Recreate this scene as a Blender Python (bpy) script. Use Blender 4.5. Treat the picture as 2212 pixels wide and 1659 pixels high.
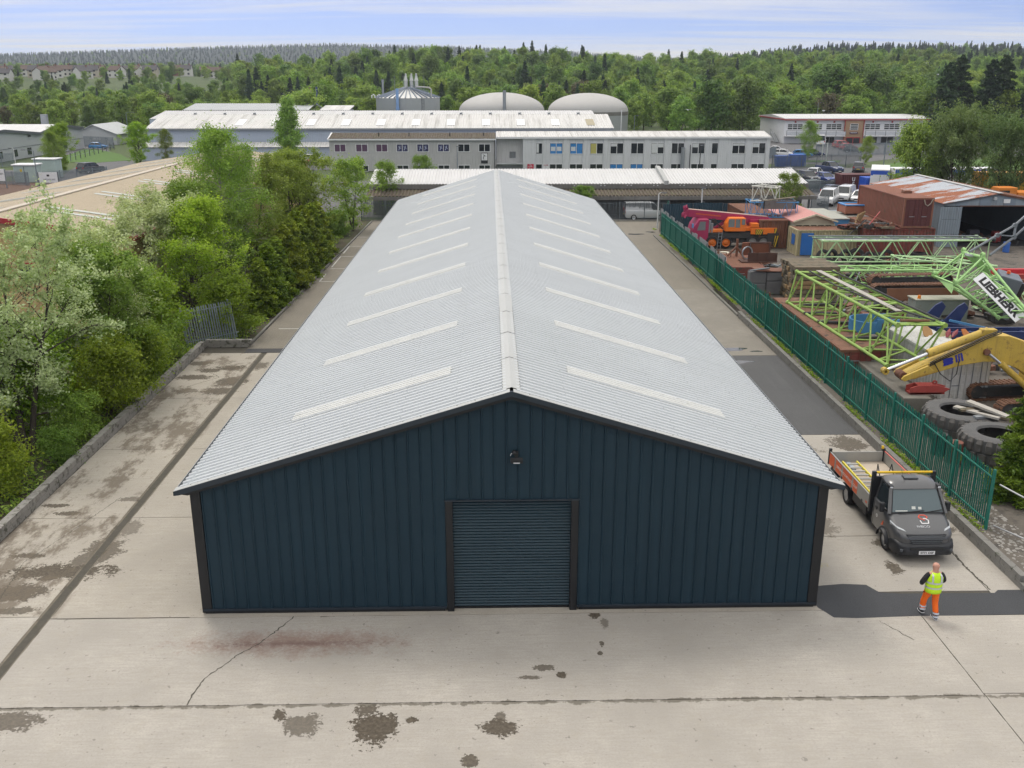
import bpy, bmesh, math, random
import numpy as np
from mathutils import Vector, Matrix, Euler
R_ = math.radians
for o in list(bpy.data.objects): bpy.data.objects.remove(o)
scene = bpy.context.scene
COL = scene.collection
# ---------------------------------------------------------------- camera
cam_d = bpy.data.cameras.new('camera'); cam = bpy.data.objects.new('camera', cam_d); COL.objects.link(cam)
cam.location = (0, 0, 15); cam.rotation_euler = (R_(90 - 17.7), 0, R_(-1.25))
cam_d.sensor_width = 36; cam_d.lens = 36 * 2062 / 2212; cam_d.clip_start = .1; cam_d.clip_end = 20000
scene.camera = cam
scene.render.resolution_x = 1024; scene.render.resolution_y = 768
# ---------------------------------------------------------------- sky, sun, exposure
SUN_EL, SUN_AZ = 60, -30          # azimuth measured from +y towards +x
w = bpy.data.worlds.new('World'); scene.world = w; w.use_nodes = True
nt = w.node_tree; nt.nodes.clear(); N = nt.nodes.new; L = nt.links.new
out = N('ShaderNodeOutputWorld'); bg = N('ShaderNodeBackground'); bg.inputs['Strength'].default_value = .075
tc = N('ShaderNodeTexCoord'); sep = N('ShaderNodeSeparateXYZ'); L(tc.outputs['Generated'], sep.inputs[0])
def wm(op, a, b=None):
    n = N('ShaderNodeMath'); n.operation = op
    for i, q in enumerate((a, b)):
        if q is None: continue
        if isinstance(q, (int, float)): n.inputs[i].default_value = q
        else: L(q, n.inputs[i])
    return n.outputs[0]
zc = wm('MAXIMUM', sep.outputs[2], 0.0)
zz = wm('ADD', wm('MULTIPLY', zc, 2.6), .10)           # the clear sky turns blue low down
cmb = N('ShaderNodeCombineXYZ'); L(sep.outputs[0], cmb.inputs[0]); L(sep.outputs[1], cmb.inputs[1]); L(zz, cmb.inputs[2])
sky = N('ShaderNodeTexSky'); sky.sky_type = 'NISHITA'; sky.sun_disc = False
sky.sun_elevation = R_(SUN_EL); sky.sun_rotation = R_(SUN_AZ); sky.air_density = 1.2; sky.dust_density = .4; sky.ozone_density = 2.5
L(cmb.outputs[0], sky.inputs[0])
tint = N('ShaderNodeMix'); tint.data_type = 'RGBA'; tint.blend_type = 'MULTIPLY'; tint.inputs[0].default_value = 1
tint.inputs[7].default_value = (1.75, 1.62, 1.95, 1); L(sky.outputs[0], tint.inputs[6])
den = wm('ADD', zc, .035)
cu = wm('DIVIDE', sep.outputs[0], den); cv = wm('DIVIDE', sep.outputs[1], den)
cc = N('ShaderNodeCombineXYZ'); L(wm('MULTIPLY', cu, .12), cc.inputs[0]); L(wm('MULTIPLY', cv, .55), cc.inputs[1])
def wnoise(sc, det, ro):
    n = N('ShaderNodeTexNoise'); n.inputs['Scale'].default_value = sc; n.inputs['Detail'].default_value = det
    n.inputs['Roughness'].default_value = ro; n.inputs['Distortion'].default_value = .6; L(cc.outputs[0], n.inputs['Vector']); return n.outputs[0]
n1 = wnoise(.85, 9, .62); n2 = wnoise(3.1, 6, .6)
cl = wm('ADD', wm('MULTIPLY', n1, .75), wm('MULTIPLY', n2, .25))
haze_low = wm('MAXIMUM', wm('SUBTRACT', .17, wm('MULTIPLY', zc, 4.2)), 0)
cl = wm('ADD', wm('ADD', cl, haze_low), wm('MULTIPLY', zc, .3))
rp = N('ShaderNodeValToRGB'); L(cl, rp.inputs[0]); rp.color_ramp.elements[0].position = .46; rp.color_ramp.elements[1].position = .69
rp.color_ramp.elements[0].color = (.05, .05, .05, 1)
mx = N('ShaderNodeMix'); mx.data_type = 'RGBA'; L(rp.outputs[0], mx.inputs[0]); L(tint.outputs[2], mx.inputs[6])
cb_ = wm('ADD', 1.22, wm('MULTIPLY', zc, .85)); ccol = N('ShaderNodeMix'); ccol.data_type = 'RGBA'; ccol.blend_type = 'MULTIPLY'; ccol.inputs[0].default_value = 1; ccol.inputs[6].default_value = (9.5, 9.25, 8.9, 1); L(cb_, ccol.inputs[7]); L(ccol.outputs[2], mx.inputs[7])
L(mx.outputs[2], bg.inputs[0]); L(bg.outputs[0], out.inputs[0])
sd = bpy.data.lights.new('sun', 'SUN'); sd.energy = 1.5; sd.angle = R_(17); sd.color = (1, .93, .83)
sun = bpy.data.objects.new('sun', sd); COL.objects.link(sun)
_d = Vector((math.sin(R_(SUN_AZ)) * math.cos(R_(SUN_EL)), math.cos(R_(SUN_AZ)) * math.cos(R_(SUN_EL)), math.sin(R_(SUN_EL))))
sun.rotation_euler = _d.to_track_quat('Z', 'Y').to_euler(); sun.location = (0, 0, 60)
vs = scene.view_settings; vs.view_transform = 'Standard'; vs.look = 'None'; vs.exposure = .06; vs.gamma = 1; vs.use_curve_mapping = False
cy = scene.cycles; cy.max_bounces = 4; cy.diffuse_bounces = 2; cy.glossy_bounces = 2; cy.transmission_bounces = 3; cy.volume_bounces = 0; cy.use_adaptive_sampling = True; cy.adaptive_threshold = .03

# ---------------------------------------------------------------- helpers
rnd = random.Random(7)
def tag(o, label=None, cat=None, group=None, kind=None):
    if label: o['label'] = label
    if cat: o['category'] = cat
    if group: o['group'] = group
    if kind: o['kind'] = kind
    return o
def empty(name, loc=(0, 0, 0), rz=0, label=None, cat=None, group=None):
    o = bpy.data.objects.new(name, None); COL.objects.link(o); o.location = loc; o.rotation_euler = (0, 0, rz)
    o.empty_display_size = .3
    return tag(o, label, cat, group)
def obj(name, me, parent=None, loc=(0, 0, 0), rot=(0, 0, 0), scale=None):
    o = bpy.data.objects.new(name, me); COL.objects.link(o); o.parent = parent; o.location = loc; o.rotation_euler = rot
    if scale: o.scale = scale
    return o
def copy_tree(o, parent=None, loc=None, rz=None, scale=None):
    c = o.copy(); COL.objects.link(c); c.parent = parent
    if loc is not None: c.location = loc
    if rz is not None: c.rotation_euler = (0, 0, rz)
    if scale is not None: c.scale = scale
    for ch in o.children: copy_tree(ch, c)
    return c
class MB:
    def __init__(s): s.v = []; s.f = []
    def add(s, vs, fs):
        b = len(s.v); s.v += [tuple(p) for p in vs]; s.f += [tuple(i + b for i in q) for q in fs]; return s
    def box(s, c, d, rz=0, M=None):
        x, y, z = d[0] / 2, d[1] / 2, d[2] / 2
        vs = [(-x, -y, -z), (x, -y, -z), (x, y, -z), (-x, y, -z), (-x, -y, z), (x, -y, z), (x, y, z), (-x, y, z)]
        if rz: M = Matrix.Rotation(rz, 3, 'Z')
        if M is not None: vs = [M @ Vector(p) for p in vs]
        return s.add([(p[0] + c[0], p[1] + c[1], p[2] + c[2]) for p in vs],
                     [(0, 3, 2, 1), (4, 5, 6, 7), (0, 1, 5, 4), (1, 2, 6, 5), (2, 3, 7, 6), (3, 0, 4, 7)])
    def bx(s, x0, x1, y0, y1, z0, z1): return s.box(((x0 + x1) / 2, (y0 + y1) / 2, (z0 + z1) / 2), (x1 - x0, y1 - y0, z1 - z0))
    def bar(s, a, b, w, h=None, up=(0, 0, 1)):
        h = h or w; a = Vector(a); b = Vector(b); d = (b - a).normalized(); u = Vector(up)
        if abs(d.dot(u)) > .98: u = Vector((1, 0, 0))
        sx = d.cross(u).normalized(); sz = sx.cross(d)
        vs = [p + sx * i * w / 2 + sz * j * h / 2 for p in (a, b) for i, j in ((-1, -1), (1, -1), (1, 1), (-1, 1))]
        return s.add(vs, [(0, 1, 2, 3), (7, 6, 5, 4), (0, 4, 5, 1), (1, 5, 6, 2), (2, 6, 7, 3), (3, 7, 4, 0)])
    def tube(s, a, b, r, n=8, r2=None, cap=True):
        a = Vector(a); b = Vector(b); r2 = r if r2 is None else r2; d = (b - a).normalized()
        u = Vector((0, 0, 1)) if abs(d.z) < .95 else Vector((1, 0, 0)); sx = d.cross(u).normalized(); sy = sx.cross(d)
        vs = []
        for p, q in ((a, r), (b, r2)):
            for i in range(n): t = 2 * math.pi * i / n; vs.append(p + (sx * math.cos(t) + sy * math.sin(t)) * q)
        fs = [(i, i + n, (i + 1) % n + n, (i + 1) % n) for i in range(n)]
        if cap: fs += [tuple(range(n)), tuple(reversed(range(n, 2 * n)))]
        return s.add(vs, fs)
    def path(s, pts, r, n=6):
        pts = [Vector(p) for p in pts]; rs = r if isinstance(r, (list, tuple)) else [r] * len(pts); vs = []
        for k, p in enumerate(pts):
            d = (pts[min(k + 1, len(pts) - 1)] - pts[max(k - 1, 0)]).normalized()
            u = Vector((0, 0, 1)) if abs(d.z) < .9 else Vector((1, 0, 0)); sx = d.cross(u).normalized(); sy = sx.cross(d)
            for i in range(n): t = 2 * math.pi * i / n; vs.append(p + (sx * math.cos(t) + sy * math.sin(t)) * rs[k])
        fs = [(k * n + i, (k + 1) * n + i, (k + 1) * n + (i + 1) % n, k * n + (i + 1) % n) for k in range(len(pts) - 1) for i in range(n)]
        fs += [tuple(range(n)), tuple(reversed(range((len(pts) - 1) * n, len(pts) * n)))]
        return s.add(vs, fs)
    def lathe(s, prof, n=24, c=(0, 0, 0), axis='Z', a0=0, a1=2 * math.pi):
        full = abs(a1 - a0 - 2 * math.pi) < 1e-6; m = n if full else n + 1; vs = []
        for i in range(m):
            t = a0 + (a1 - a0) * i / n
            for r, z in prof:
                p = (r * math.cos(t), r * math.sin(t), z)
                if axis == 'X': p = (p[2], p[0], p[1])
                if axis == 'Y': p = (p[0], p[2], p[1])
                vs.append((p[0] + c[0], p[1] + c[1], p[2] + c[2]))
        k = len(prof); fs = []
        for i in range(n):
            j = (i + 1) % m
            for q in range(k - 1): fs.append((i * k + q, j * k + q, j * k + q + 1, i * k + q + 1))
        return s.add(vs, fs)
    def prism(s, poly, f0, f1):
        n = len(poly); vs = [f0(*p) for p in poly] + [f1(*p) for p in poly]
        return s.add(vs, [tuple(range(n)), tuple(reversed(range(n, 2 * n)))] + [(i, i + n, (i + 1) % n + n, (i + 1) % n) for i in range(n)])
    def exx(s, poly, x0, x1): return s.prism(poly, lambda a, b: (x0, a, b), lambda a, b: (x1, a, b))   # poly in (y,z)
    def exy(s, poly, y0, y1): return s.prism(poly, lambda a, b: (a, y0, b), lambda a, b: (a, y1, b))   # poly in (x,z)
    def exz(s, poly, z0, z1): return s.prism(poly, lambda a, b: (a, b, z0), lambda a, b: (a, b, z1))
    def loft(s, rings, cap=True, closed=True):
        n = len(rings[0]); vs = [p for r in rings for p in r]; fs = []
        for k in range(len(rings) - 1):
            for i in range(n if closed else n - 1): fs.append((k * n + i, k * n + (i + 1) % n, (k + 1) * n + (i + 1) % n, (k + 1) * n + i))
        if cap: fs += [tuple(reversed(range(n))), tuple(range((len(rings) - 1) * n, len(rings) * n))]
        return s.add(vs, fs)
    def mesh(s, name, mat, smooth=None):
        me = bpy.data.meshes.new(name); me.from_pydata(s.v, [], s.f)
        bm = bmesh.new(); bm.from_mesh(me); bmesh.ops.recalc_face_normals(bm, faces=bm.faces); bm.to_mesh(me); bm.free()
        if mat: me.materials.append(mat)
        if smooth:
            me.polygons.foreach_set('use_smooth', [True] * len(me.polygons)); me.set_sharp_from_angle(angle=R_(smooth))
        me.update(); return me
    def build(s, name, mat, parent=None, loc=(0, 0, 0), rot=(0, 0, 0), smooth=None, bevel=0, seg=2):
        o = obj(name, s.mesh(name, mat, smooth), parent, loc, rot)
        if bevel:
            b = o.modifiers.new('bevel', 'BEVEL'); b.width = bevel; b.segments = seg; b.limit_method = 'ANGLE'; b.angle_limit = R_(35)
        return o
# ---------------------------------------------------------------- materials
MATS = {}
def _n(nt, t, **k):
    n = nt.nodes.new(t)
    for a, b in k.items(): setattr(n, a, b)
    return n
def noise(nt, vec, sc, det=4, ro=.55, dist=0):
    n = _n(nt, 'ShaderNodeTexNoise'); n.inputs['Scale'].default_value = sc; n.inputs['Detail'].default_value = det
    n.inputs['Roughness'].default_value = ro; n.inputs['Distortion'].default_value = dist
    if vec is not None: nt.links.new(vec, n.inputs['Vector'])
    return n.outputs[0]
def mth(nt, op, a, b=None, c=None, clamp=False):
    n = _n(nt, 'ShaderNodeMath', operation=op, use_clamp=clamp)
    for i, q in enumerate((a, b, c)):
        if q is None: continue
        if isinstance(q, (int, float)): n.inputs[i].default_value = q
        else: nt.links.new(q, n.inputs[i])
    return n.outputs[0]
def ramp(nt, fac, p0, p1, c0=(0, 0, 0, 1), c1=(1, 1, 1, 1)):
    n = _n(nt, 'ShaderNodeValToRGB'); e = n.color_ramp.elements; e[0].position = p0; e[1].position = p1; e[0].color = c0; e[1].color = c1
    nt.links.new(fac, n.inputs[0]); return n.outputs[0]
def c4(c): return (c[0], c[1], c[2], 1)
def mixc(nt, fac, a, b, mode='MIX'):
    n = _n(nt, 'ShaderNodeMix', data_type='RGBA', blend_type=mode)
    for i, q in ((0, fac), (6, a), (7, b)):
        if isinstance(q, (int, float)): n.inputs[i].default_value = q
        elif isinstance(q, tuple): n.inputs[i].default_value = c4(q)
        else: nt.links.new(q, n.inputs[i])
    return n.outputs[2]
def vmap(nt, vec, sc, rz=0):
    n = _n(nt, 'ShaderNodeMapping'); n.inputs['Scale'].default_value = sc; n.inputs['Rotation'].default_value = (0, 0, rz); nt.links.new(vec, n.inputs[0]); return n.outputs[0]
def newmat(name):
    m = bpy.data.materials.new(name); m.use_nodes = True; nt = m.node_tree; b = nt.nodes['Principled BSDF']
    return m, nt, b
def P(name, col, rough=.6, metal=0, var=.18, scale=1.3, fine=0, dirt=None, streak=None, bump=0, bscale=30, spec=.5, coat=0):
    """weathered paint, metal, timber ...: base colour broken up by world-space noise, optional dirt and vertical streaks"""
    if name in MATS: return MATS[name]
    m, nt, b = newmat(name); pos = _n(nt, 'ShaderNodeNewGeometry').outputs['Position']
    f = noise(nt, pos, scale, 5, .6); v = mth(nt, 'ADD', mth(nt, 'MULTIPLY', f, 2 * var), 1 - var)
    if fine:
        f2 = noise(nt, pos, scale * 14, 3, .6); v = mth(nt, 'MULTIPLY', v, mth(nt, 'ADD', mth(nt, 'MULTIPLY', f2, 2 * fine), 1 - fine))
    c = mixc(nt, 1.0, c4(col)[:3], v, 'MULTIPLY')
    if streak:
        sn = noise(nt, vmap(nt, pos, streak[2] if len(streak) > 2 else (9, 9, .35)), 1.0, 4, .65); c = mixc(nt, mth(nt, 'MULTIPLY', ramp(nt, sn, .5, .72), streak[1]), c, streak[0])
    if dirt:
        dn = noise(nt, pos, dirt[2] if len(dirt) > 2 else 2.0, 6, .68); th = dirt[1]
        c = mixc(nt, ramp(nt, dn, th, th + .1), c, dirt[0])
    nt.links.new(c, b.inputs['Base Color'])
    b.inputs['Roughness'].default_value = rough; b.inputs['Metallic'].default_value = metal; b.inputs['Specular IOR Level'].default_value = spec
    if coat: b.inputs['Coat Weight'].default_value = coat; b.inputs['Coat Roughness'].default_value = .08
    if bump:
        bn = noise(nt, pos, bscale, 4, .6); bp = _n(nt, 'ShaderNodeBump'); bp.inputs['Strength'].default_value = bump; bp.inputs['Distance'].default_value = .02
        nt.links.new(bn, bp.inputs['Height']); nt.links.new(bp.outputs[0], b.inputs['Normal'])
    MATS[name] = m; return m
def leafmat(name, dark, light, trans=.3, rough=.55):
    m, nt, b = newmat(name)
    at = _n(nt, 'ShaderNodeAttribute', attribute_name='tint').outputs['Fac']; oi = _n(nt, 'ShaderNodeObjectInfo').outputs['Random']
    c = mixc(nt, at, dark, light); hv = _n(nt, 'ShaderNodeHueSaturation'); nt.links.new(c, hv.inputs['Color'])
    nt.links.new(mth(nt, 'ADD', mth(nt, 'MULTIPLY', oi, .03), .49), hv.inputs['Hue'])
    nt.links.new(mth(nt, 'ADD', mth(nt, 'MULTIPLY', mth(nt, 'FRACT', mth(nt, 'MULTIPLY', oi, 7.31)), .5), .75), hv.inputs['Value'])
    b.inputs['Roughness'].default_value = rough; b.inputs['Specular IOR Level'].default_value = .3; nt.links.new(hv.outputs[0], b.inputs['Base Color'])
    tr = _n(nt, 'ShaderNodeBsdfTranslucent'); nt.links.new(mixc(nt, 1.0, hv.outputs[0], (1.25, 1.3, .7), 'MULTIPLY'), tr.inputs[0])
    mx = _n(nt, 'ShaderNodeMixShader'); mx.inputs[0].default_value = trans
    nt.links.new(b.outputs[0], mx.inputs[1]); nt.links.new(tr.outputs[0], mx.inputs[2]); nt.links.new(mx.outputs[0], nt.nodes['Material Output'].inputs[0])
    MATS[name] = m; return m
def text(name, body, size, mat, parent, loc, rot=(0, 0, 0), ext=.003, align='CENTER', sx=1, bold=0):
    cu = bpy.data.curves.new(name, 'FONT'); cu.body = body; cu.size = size; cu.extrude = ext; cu.align_x = align; cu.align_y = 'CENTER'; cu.offset = bold
    cu.resolution_u = 3
    o = bpy.data.objects.new(name, cu); me = bpy.data.meshes.new_from_object(o); bpy.data.objects.remove(o); bpy.data.curves.remove(cu)
    me.name = name; me.materials.clear(); me.materials.append(mat)
    return obj(name, me, parent, loc, rot, (sx, 1, 1))
# common materials
m_white = P('white_paint', (.72, .73, .74), .5, var=.1)
m_black = P('black_plastic', (.015, .016, .018), .5, var=.1)
m_rubber = P('tyre_rubber', (.025, .025, .027), .8, var=.25, scale=6)
m_steel = P('galvanised_steel', (.30, .32, .34), .45, .5, var=.2)
m_glass = P('dark_glass', (.02, .026, .03), .06, var=.3, scale=.8, spec=.7)
m_chrome = P('wheel_alloy', (.42, .43, .45), .3, .8)
m_lamp = P('lamp_lens', (.7, .72, .75), .1, var=.05)
m_red_lens = P('red_lens', (.4, .012, .01), .15, var=.05)
m_rust = P('rusty_steel', (.17, .075, .045), .8, var=.35, scale=2, fine=.25, dirt=((.05, .03, .025), .6, 3))
m_concrete_block = P('concrete_block', (.2, .195, .18), .9, var=.3, scale=3, fine=.2, dirt=((.07, .075, .055), .56, 4), bump=.4)
# ================================================================ GROUND AND TERRAIN
def sst(a, b, x):
    t = np.clip((np.asarray(x, float) - a) / (b - a), 0, 1); return t * t * (3 - 2 * t)
AZ = [-.9, -.56, -.42, -.27, -.16, -.05, .08, .17, .28, .40, .55, .9]
HZ = [66, 72, 82, 96, 104, 98, 84, 66, 72, 84, 96, 90]
def terr(x, y):
    x = np.asarray(x, float); y = np.asarray(y, float); yy = np.maximum(y, 1.); az = x / yy
    z = 11 * sst(275, 620, y) + 12 * sst(650, 1500, y)
    z += (np.interp(az, AZ, HZ) - 23) * sst(1500, 2900, y)
    z += 24 * np.exp(-((y - 1150) / 330.) ** 2) * sst(.12, .36, az)
    z += 9 * np.exp(-((y - 560) / 130.) ** 2) * np.exp(-((az + .02) / .16) ** 2)
    z += 6 * np.exp(-((y - 640) / 120.) ** 2) * sst(.05, .2, az)
    z += 6 * np.exp(-((y - 690) / 120.) ** 2) * sst(-.66, -.55, az) * (1 - sst(-.30, -.22, az))
    return z
gx = np.concatenate([-np.geomspace(6000, 60, 60), np.linspace(-55, 75, 28), np.geomspace(80, 6000, 60)])
gy = np.concatenate([np.linspace(-40, 270, 20), np.linspace(285, 1500, 50), np.linspace(1540, 3300, 40), np.linspace(3500, 9000, 8)])
X, Y = np.meshgrid(gx, gy); Z = terr(X, Y) - .06
me = bpy.data.meshes.new('ground'); nx, ny = len(gx), len(gy)
me.from_pydata(np.stack([X.ravel(), Y.ravel(), Z.ravel()], 1).tolist(), [], [(j * nx + i, j * nx + i + 1, (j + 1) * nx + i + 1, (j + 1) * nx + i) for j in range(ny - 1) for i in range(nx - 1)])
me.polygons.foreach_set('use_smooth', [True] * len(me.polygons))
m, nt, b = newmat('meadow_soil'); pos = _n(nt, 'ShaderNodeNewGeometry').outputs['Position']
cg = mixc(nt, ramp(nt, noise(nt, pos, .035, 6, .6), .35, .65), (.045, .085, .02), (.085, .125, .035))
cg = mixc(nt, ramp(nt, noise(nt, pos, .9, 5, .7), .45, .7), cg, (.06, .055, .03)); spg = _n(nt, 'ShaderNodeSeparateXYZ'); nt.links.new(pos, spg.inputs[0]); cg = mixc(nt, ramp(nt, mth(nt, 'DIVIDE', spg.outputs[1], 3000.), .25, .42), cg, mixc(nt, noise(nt, pos, .02, 5, .7), (.008, .017, .010), (.02, .034, .018))); nt.links.new(cg, b.inputs['Base Color']); b.inputs['Roughness'].default_value = .95
me.materials.append(m); tag(obj('ground', me), kind='structure')

def sheet(name, poly, z, mat, parent=None, th=0):
    mb = MB()
    if th: mb.exz(poly, z - th, z)
    else: mb.add([(x, y, z) for x, y in poly], [tuple(range(len(poly)))])
    o = mb.build(name, mat, parent)
    if parent is None: tag(o, kind='structure')
    return o
def rect(x0, x1, y0, y1): return [(x0, y0), (x1, y0), (x1, y1), (x0, y1)]

# concrete: stains sit where the photograph shows them (oil, damp, rust run)
STAINS = [(-2.9,19.61,.54,.62,.95),(-3.15,20.28,.29,.25,.8),(-4.67,19.77,.48,.43,.65),(-5.3,20.14,.19,.22,.85),(-2.05,19.89,.15,.13,.9),(.13,19.55,.48,.3,.85),(.14,19.97,.14,.26,.7),(-.57,18.4,.17,.22,.8),(-11.9,20.02,.8,.4,.7),(1.77,21.69,.14,.14,.95),(1.33,21.99,.28,.14,.7),(.95,21.58,.24,.09,.7),(2.97,24.62,.15,.2,.95),(3.01,23.12,.07,.14,.8),(2.92,22.63,.07,.1,.8),(12.9,27.25,.25,.42,.8),(-4.92,24.79,.41,.1,.8),(13.21,28.99,.31,.3,.8),(-13.9,27.56,1.7,.49,.85),(-14.6,26.27,.9,.5,.8),(-13.07,28.96,.62,.93,.7),(-15.39,28.69,.54,.2,.8),(-15.38,31.94,.47,.2,.8),(-16.16,32.59,.43,.17,.8),(-13.51,28.17,.27,.63,.7),(-13.54,33.11,.43,.22,.6),(-12.75,30.69,.4,.6,.5),(-14.3,25.2,.9,.21,.7),(-14.21,50.19,.71,.5,.9),(-15.23,49.78,.76,.35,.8),(-15.73,48.52,.98,.41,.8),(-13.56,47.67,.84,.8,.8),(-13.86,46.12,.81,.6,.8),(-12.8,50.6,.51,.72,.7),(-16.24,51.12,.65,.45,.7),(-15.5,46.16,.58,.45,.6),
          (15.5,29.9,.75,.22,.7),(10.3,29.5,.7,.14,.7),(15.4,38.2,.75,.95,.75),(12.2,37.5,1.6,.7,.5),(11.6,30.4,.5,.9,.45),(3.2,24.2,.12,.3,.5)]
def concrete(name, base, broom, zone=lambda x, y: True):
    m, nt, b = newmat(name); pos = _n(nt, 'ShaderNodeNewGeometry').outputs['Position']
    c = mixc(nt, ramp(nt, noise(nt, pos, .32, 6, .62), .3, .7), tuple(q * .74 for q in base), tuple(q * 1.1 for q in base))
    c = mixc(nt, mth(nt, 'MULTIPLY', ramp(nt, noise(nt, pos, 1.1, 9, .78), .42, .62), .45), c, (base[0] * .80, base[1] * .80, base[2] * .81))
    c = mixc(nt, mth(nt, 'MULTIPLY', ramp(nt, noise(nt, vmap(nt, pos, broom), 1, 5, .7), .40, .62), .5), c, tuple(q * .72 for q in base))
    c = mixc(nt, mth(nt, 'MULTIPLY', ramp(nt, noise(nt, pos, 1.7, 8, .75), .5, .7), .5), c, (base[0] * .78, base[1] * .76, base[2] * .70))
    c = mixc(nt, mth(nt, 'MULTIPLY', ramp(nt, noise(nt, pos, 16, 5, .75), .46, .6), .5), c, tuple(q * .7 for q in base))
    c = mixc(nt, mth(nt, 'MULTIPLY', ramp(nt, noise(nt, pos, 5.5, 3, .6), .66, .69), .7), c, tuple(q * .42 for q in base))
    wn = noise(nt, pos, 2.1, 6, .72); wn2 = noise(nt, pos, 11, 4, .65)
    warp = mth(nt, 'ADD', mth(nt, 'MULTIPLY', mth(nt, 'SUBTRACT', wn, .5), 5.0), mth(nt, 'MULTIPLY', mth(nt, 'SUBTRACT', wn2, .5), 3.4))
    # rust-red run left of the door
    def blob(cx, cy, rx, ry):
        mp = _n(nt, 'ShaderNodeMapping'); mp.vector_type = 'TEXTURE'; mp.inputs['Location'].default_value = (cx, cy, 0); mp.inputs['Scale'].default_value = (rx, ry, 1e6)
        nt.links.new(pos, mp.inputs[0]); ln = _n(nt, 'ShaderNodeVectorMath', operation='LENGTH'); nt.links.new(mp.outputs[0], ln.inputs[0])
        return ln.outputs['Value']
    rb = mth(nt, 'SUBTRACT', 1.25, mth(nt, 'ADD', blob(-5.6, 23.35, 3.0, .62), mth(nt, 'MULTIPLY', warp, .5)), clamp=True)
    c = mixc(nt, mth(nt, 'MULTIPLY', rb, .62), c, (.20, .105, .075))
    rb = mth(nt, 'SUBTRACT', 1.0, mth(nt, 'ADD', blob(-5.4, 23.3, 2.7, .16), mth(nt, 'MULTIPLY', warp, .5)), clamp=True)
    c = mixc(nt, mth(nt, 'MULTIPLY', rb, .55), c, (.12, .065, .06))
    acc = None
    for (cx, cy, rx, ry, a) in STAINS:
        if not zone(cx, cy): continue
        v = mth(nt, 'MULTIPLY', mth(nt, 'SUBTRACT', 1.05, mth(nt, 'ADD', blob(cx, cy, rx, ry), mth(nt, 'MULTIPLY', warp, .55))), 9 * a, clamp=True)
        v = mth(nt, 'MULTIPLY', v, min(1, a + .12)); acc = v if acc is None else mth(nt, 'MAXIMUM', acc, v)
    c = mixc(nt, mth(nt, 'MULTIPLY', acc, .97), c, mixc(nt, ramp(nt, wn2, .4, .65), (.052, .040, .027), (.105, .086, .06)))
    spj = _n(nt, 'ShaderNodeSeparateXYZ'); nt.links.new(pos, spj.inputs[0])
    jd = mth(nt, 'ABSOLUTE', mth(nt, 'SUBTRACT', spj.outputs[1], 20.52)); jm = mth(nt, 'MULTIPLY', mth(nt, 'SUBTRACT', mth(nt, 'ADD', .02, mth(nt, 'MULTIPLY', mth(nt, 'SUBTRACT', wn, .42), .55)), jd), 30, clamp=True)
    c = mixc(nt, mth(nt, 'MULTIPLY', jm, .75), c, (.10, .088, .065))
    if 'brushed' in name:
        big = mth(nt, 'MULTIPLY', ramp(nt, noise(nt, vmap(nt, pos, (.35, .16, 1)), 1.6, 8, .75), .49, .56), .8); big = mth(nt, 'MULTIPLY', big, mth(nt, 'MULTIPLY', mth(nt, 'SUBTRACT', -12.75, spj.outputs[0]), 4, clamp=True)); c = mixc(nt, big, c, (.125, .10, .072))
    nt.links.new(c, b.inputs['Base Color'])
    nt.links.new(mth(nt, 'SUBTRACT', .88, mth(nt, 'MULTIPLY', acc, .02)), b.inputs['Roughness'])
    bn = noise(nt, pos, 26, 5, .7); bp = _n(nt, 'ShaderNodeBump'); bp.inputs['Strength'].default_value = .35; bp.inputs['Distance'].default_value = .01
    nt.links.new(bn, bp.inputs['Height']); nt.links.new(bp.outputs[0], b.inputs['Normal'])
    return m
m_conc = concrete('yard_concrete', (.44, .41, .365), (1.2, 14, 1), lambda x, y: y < 25.3 or x > 0)
m_conc2 = concrete('brushed_concrete', (.43, .395, .34), (.8, 9, 1), lambda x, y: x < -12 and y > 24)
m_joint = P('joint_dirt', (.075, .068, .055), .95, var=.4, scale=5, fine=.3, dirt=((.05, .06, .025), .6, 4))
yard = tag(empty('concrete_yard'), kind='structure')
sheet('joint_bed', rect(-17, 17, 6, 55), -.022, m_joint, yard)
G = .014
def slab(x0, x1, y0, y1, mat=m_conc):
    mb = MB(); n = max(2, int(max(x1 - x0, y1 - y0) / .5)); ed = []
    # slightly chipped edges
    r = random.Random(int(x0 * 91 + y0 * 17)); j = lambda: r.uniform(-.006, .008)
    nxs = max(2, int((x1 - x0) / .35)); nys = max(2, int((y1 - y0) / .35))
    for i in range(nxs): ed.append((x0 + (x1 - x0) * i / nxs, y0 + G + j()))
    for i in range(nys): ed.append((x1 - G - j(), y0 + (y1 - y0) * i / nys))
    for i in range(nxs): ed.append((x1 - (x1 - x0) * i / nxs, y1 - G - j()))
    for i in range(nys): ed.append((x0 + G + j(), y1 - (y1 - y0) * i / nys))
    mb.exz(ed, -.15, 0); mb.build('concrete_slab', mat, yard)
slab(-17.5, -13.3, 8, 20.57); slab(-12.95, 12.55, 8, 20.57); slab(12.55, 20, 8, 20.63)
slab(-17.5, -13.3, 20.57, 24.85); slab(-12.95, 12.55, 20.57, 24.72); slab(12.55, 20, 20.63, 24.36)
sheet('footing_strip', rect(-8.9, 9.75, 24.73, 25.4), -.004, m_conc2, yard, .12)
for a, c in ((24.85, 31.5), (31.5, 38.2), (38.2, 45.0), (45.0, 53.2)):
    slab(-16.75, -13.3, a, c, m_conc2); slab(-12.95, -8.66, a if a > 25 else 24.75, c, m_conc2)
slab(9.7, 15.25, 25.75, 29.5); slab(15.25, 16.3, 25.6, 29.5); slab(9.7, 16.3, 29.5, 34.4); slab(9.7, 16.3, 34.4, 39.3)
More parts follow.
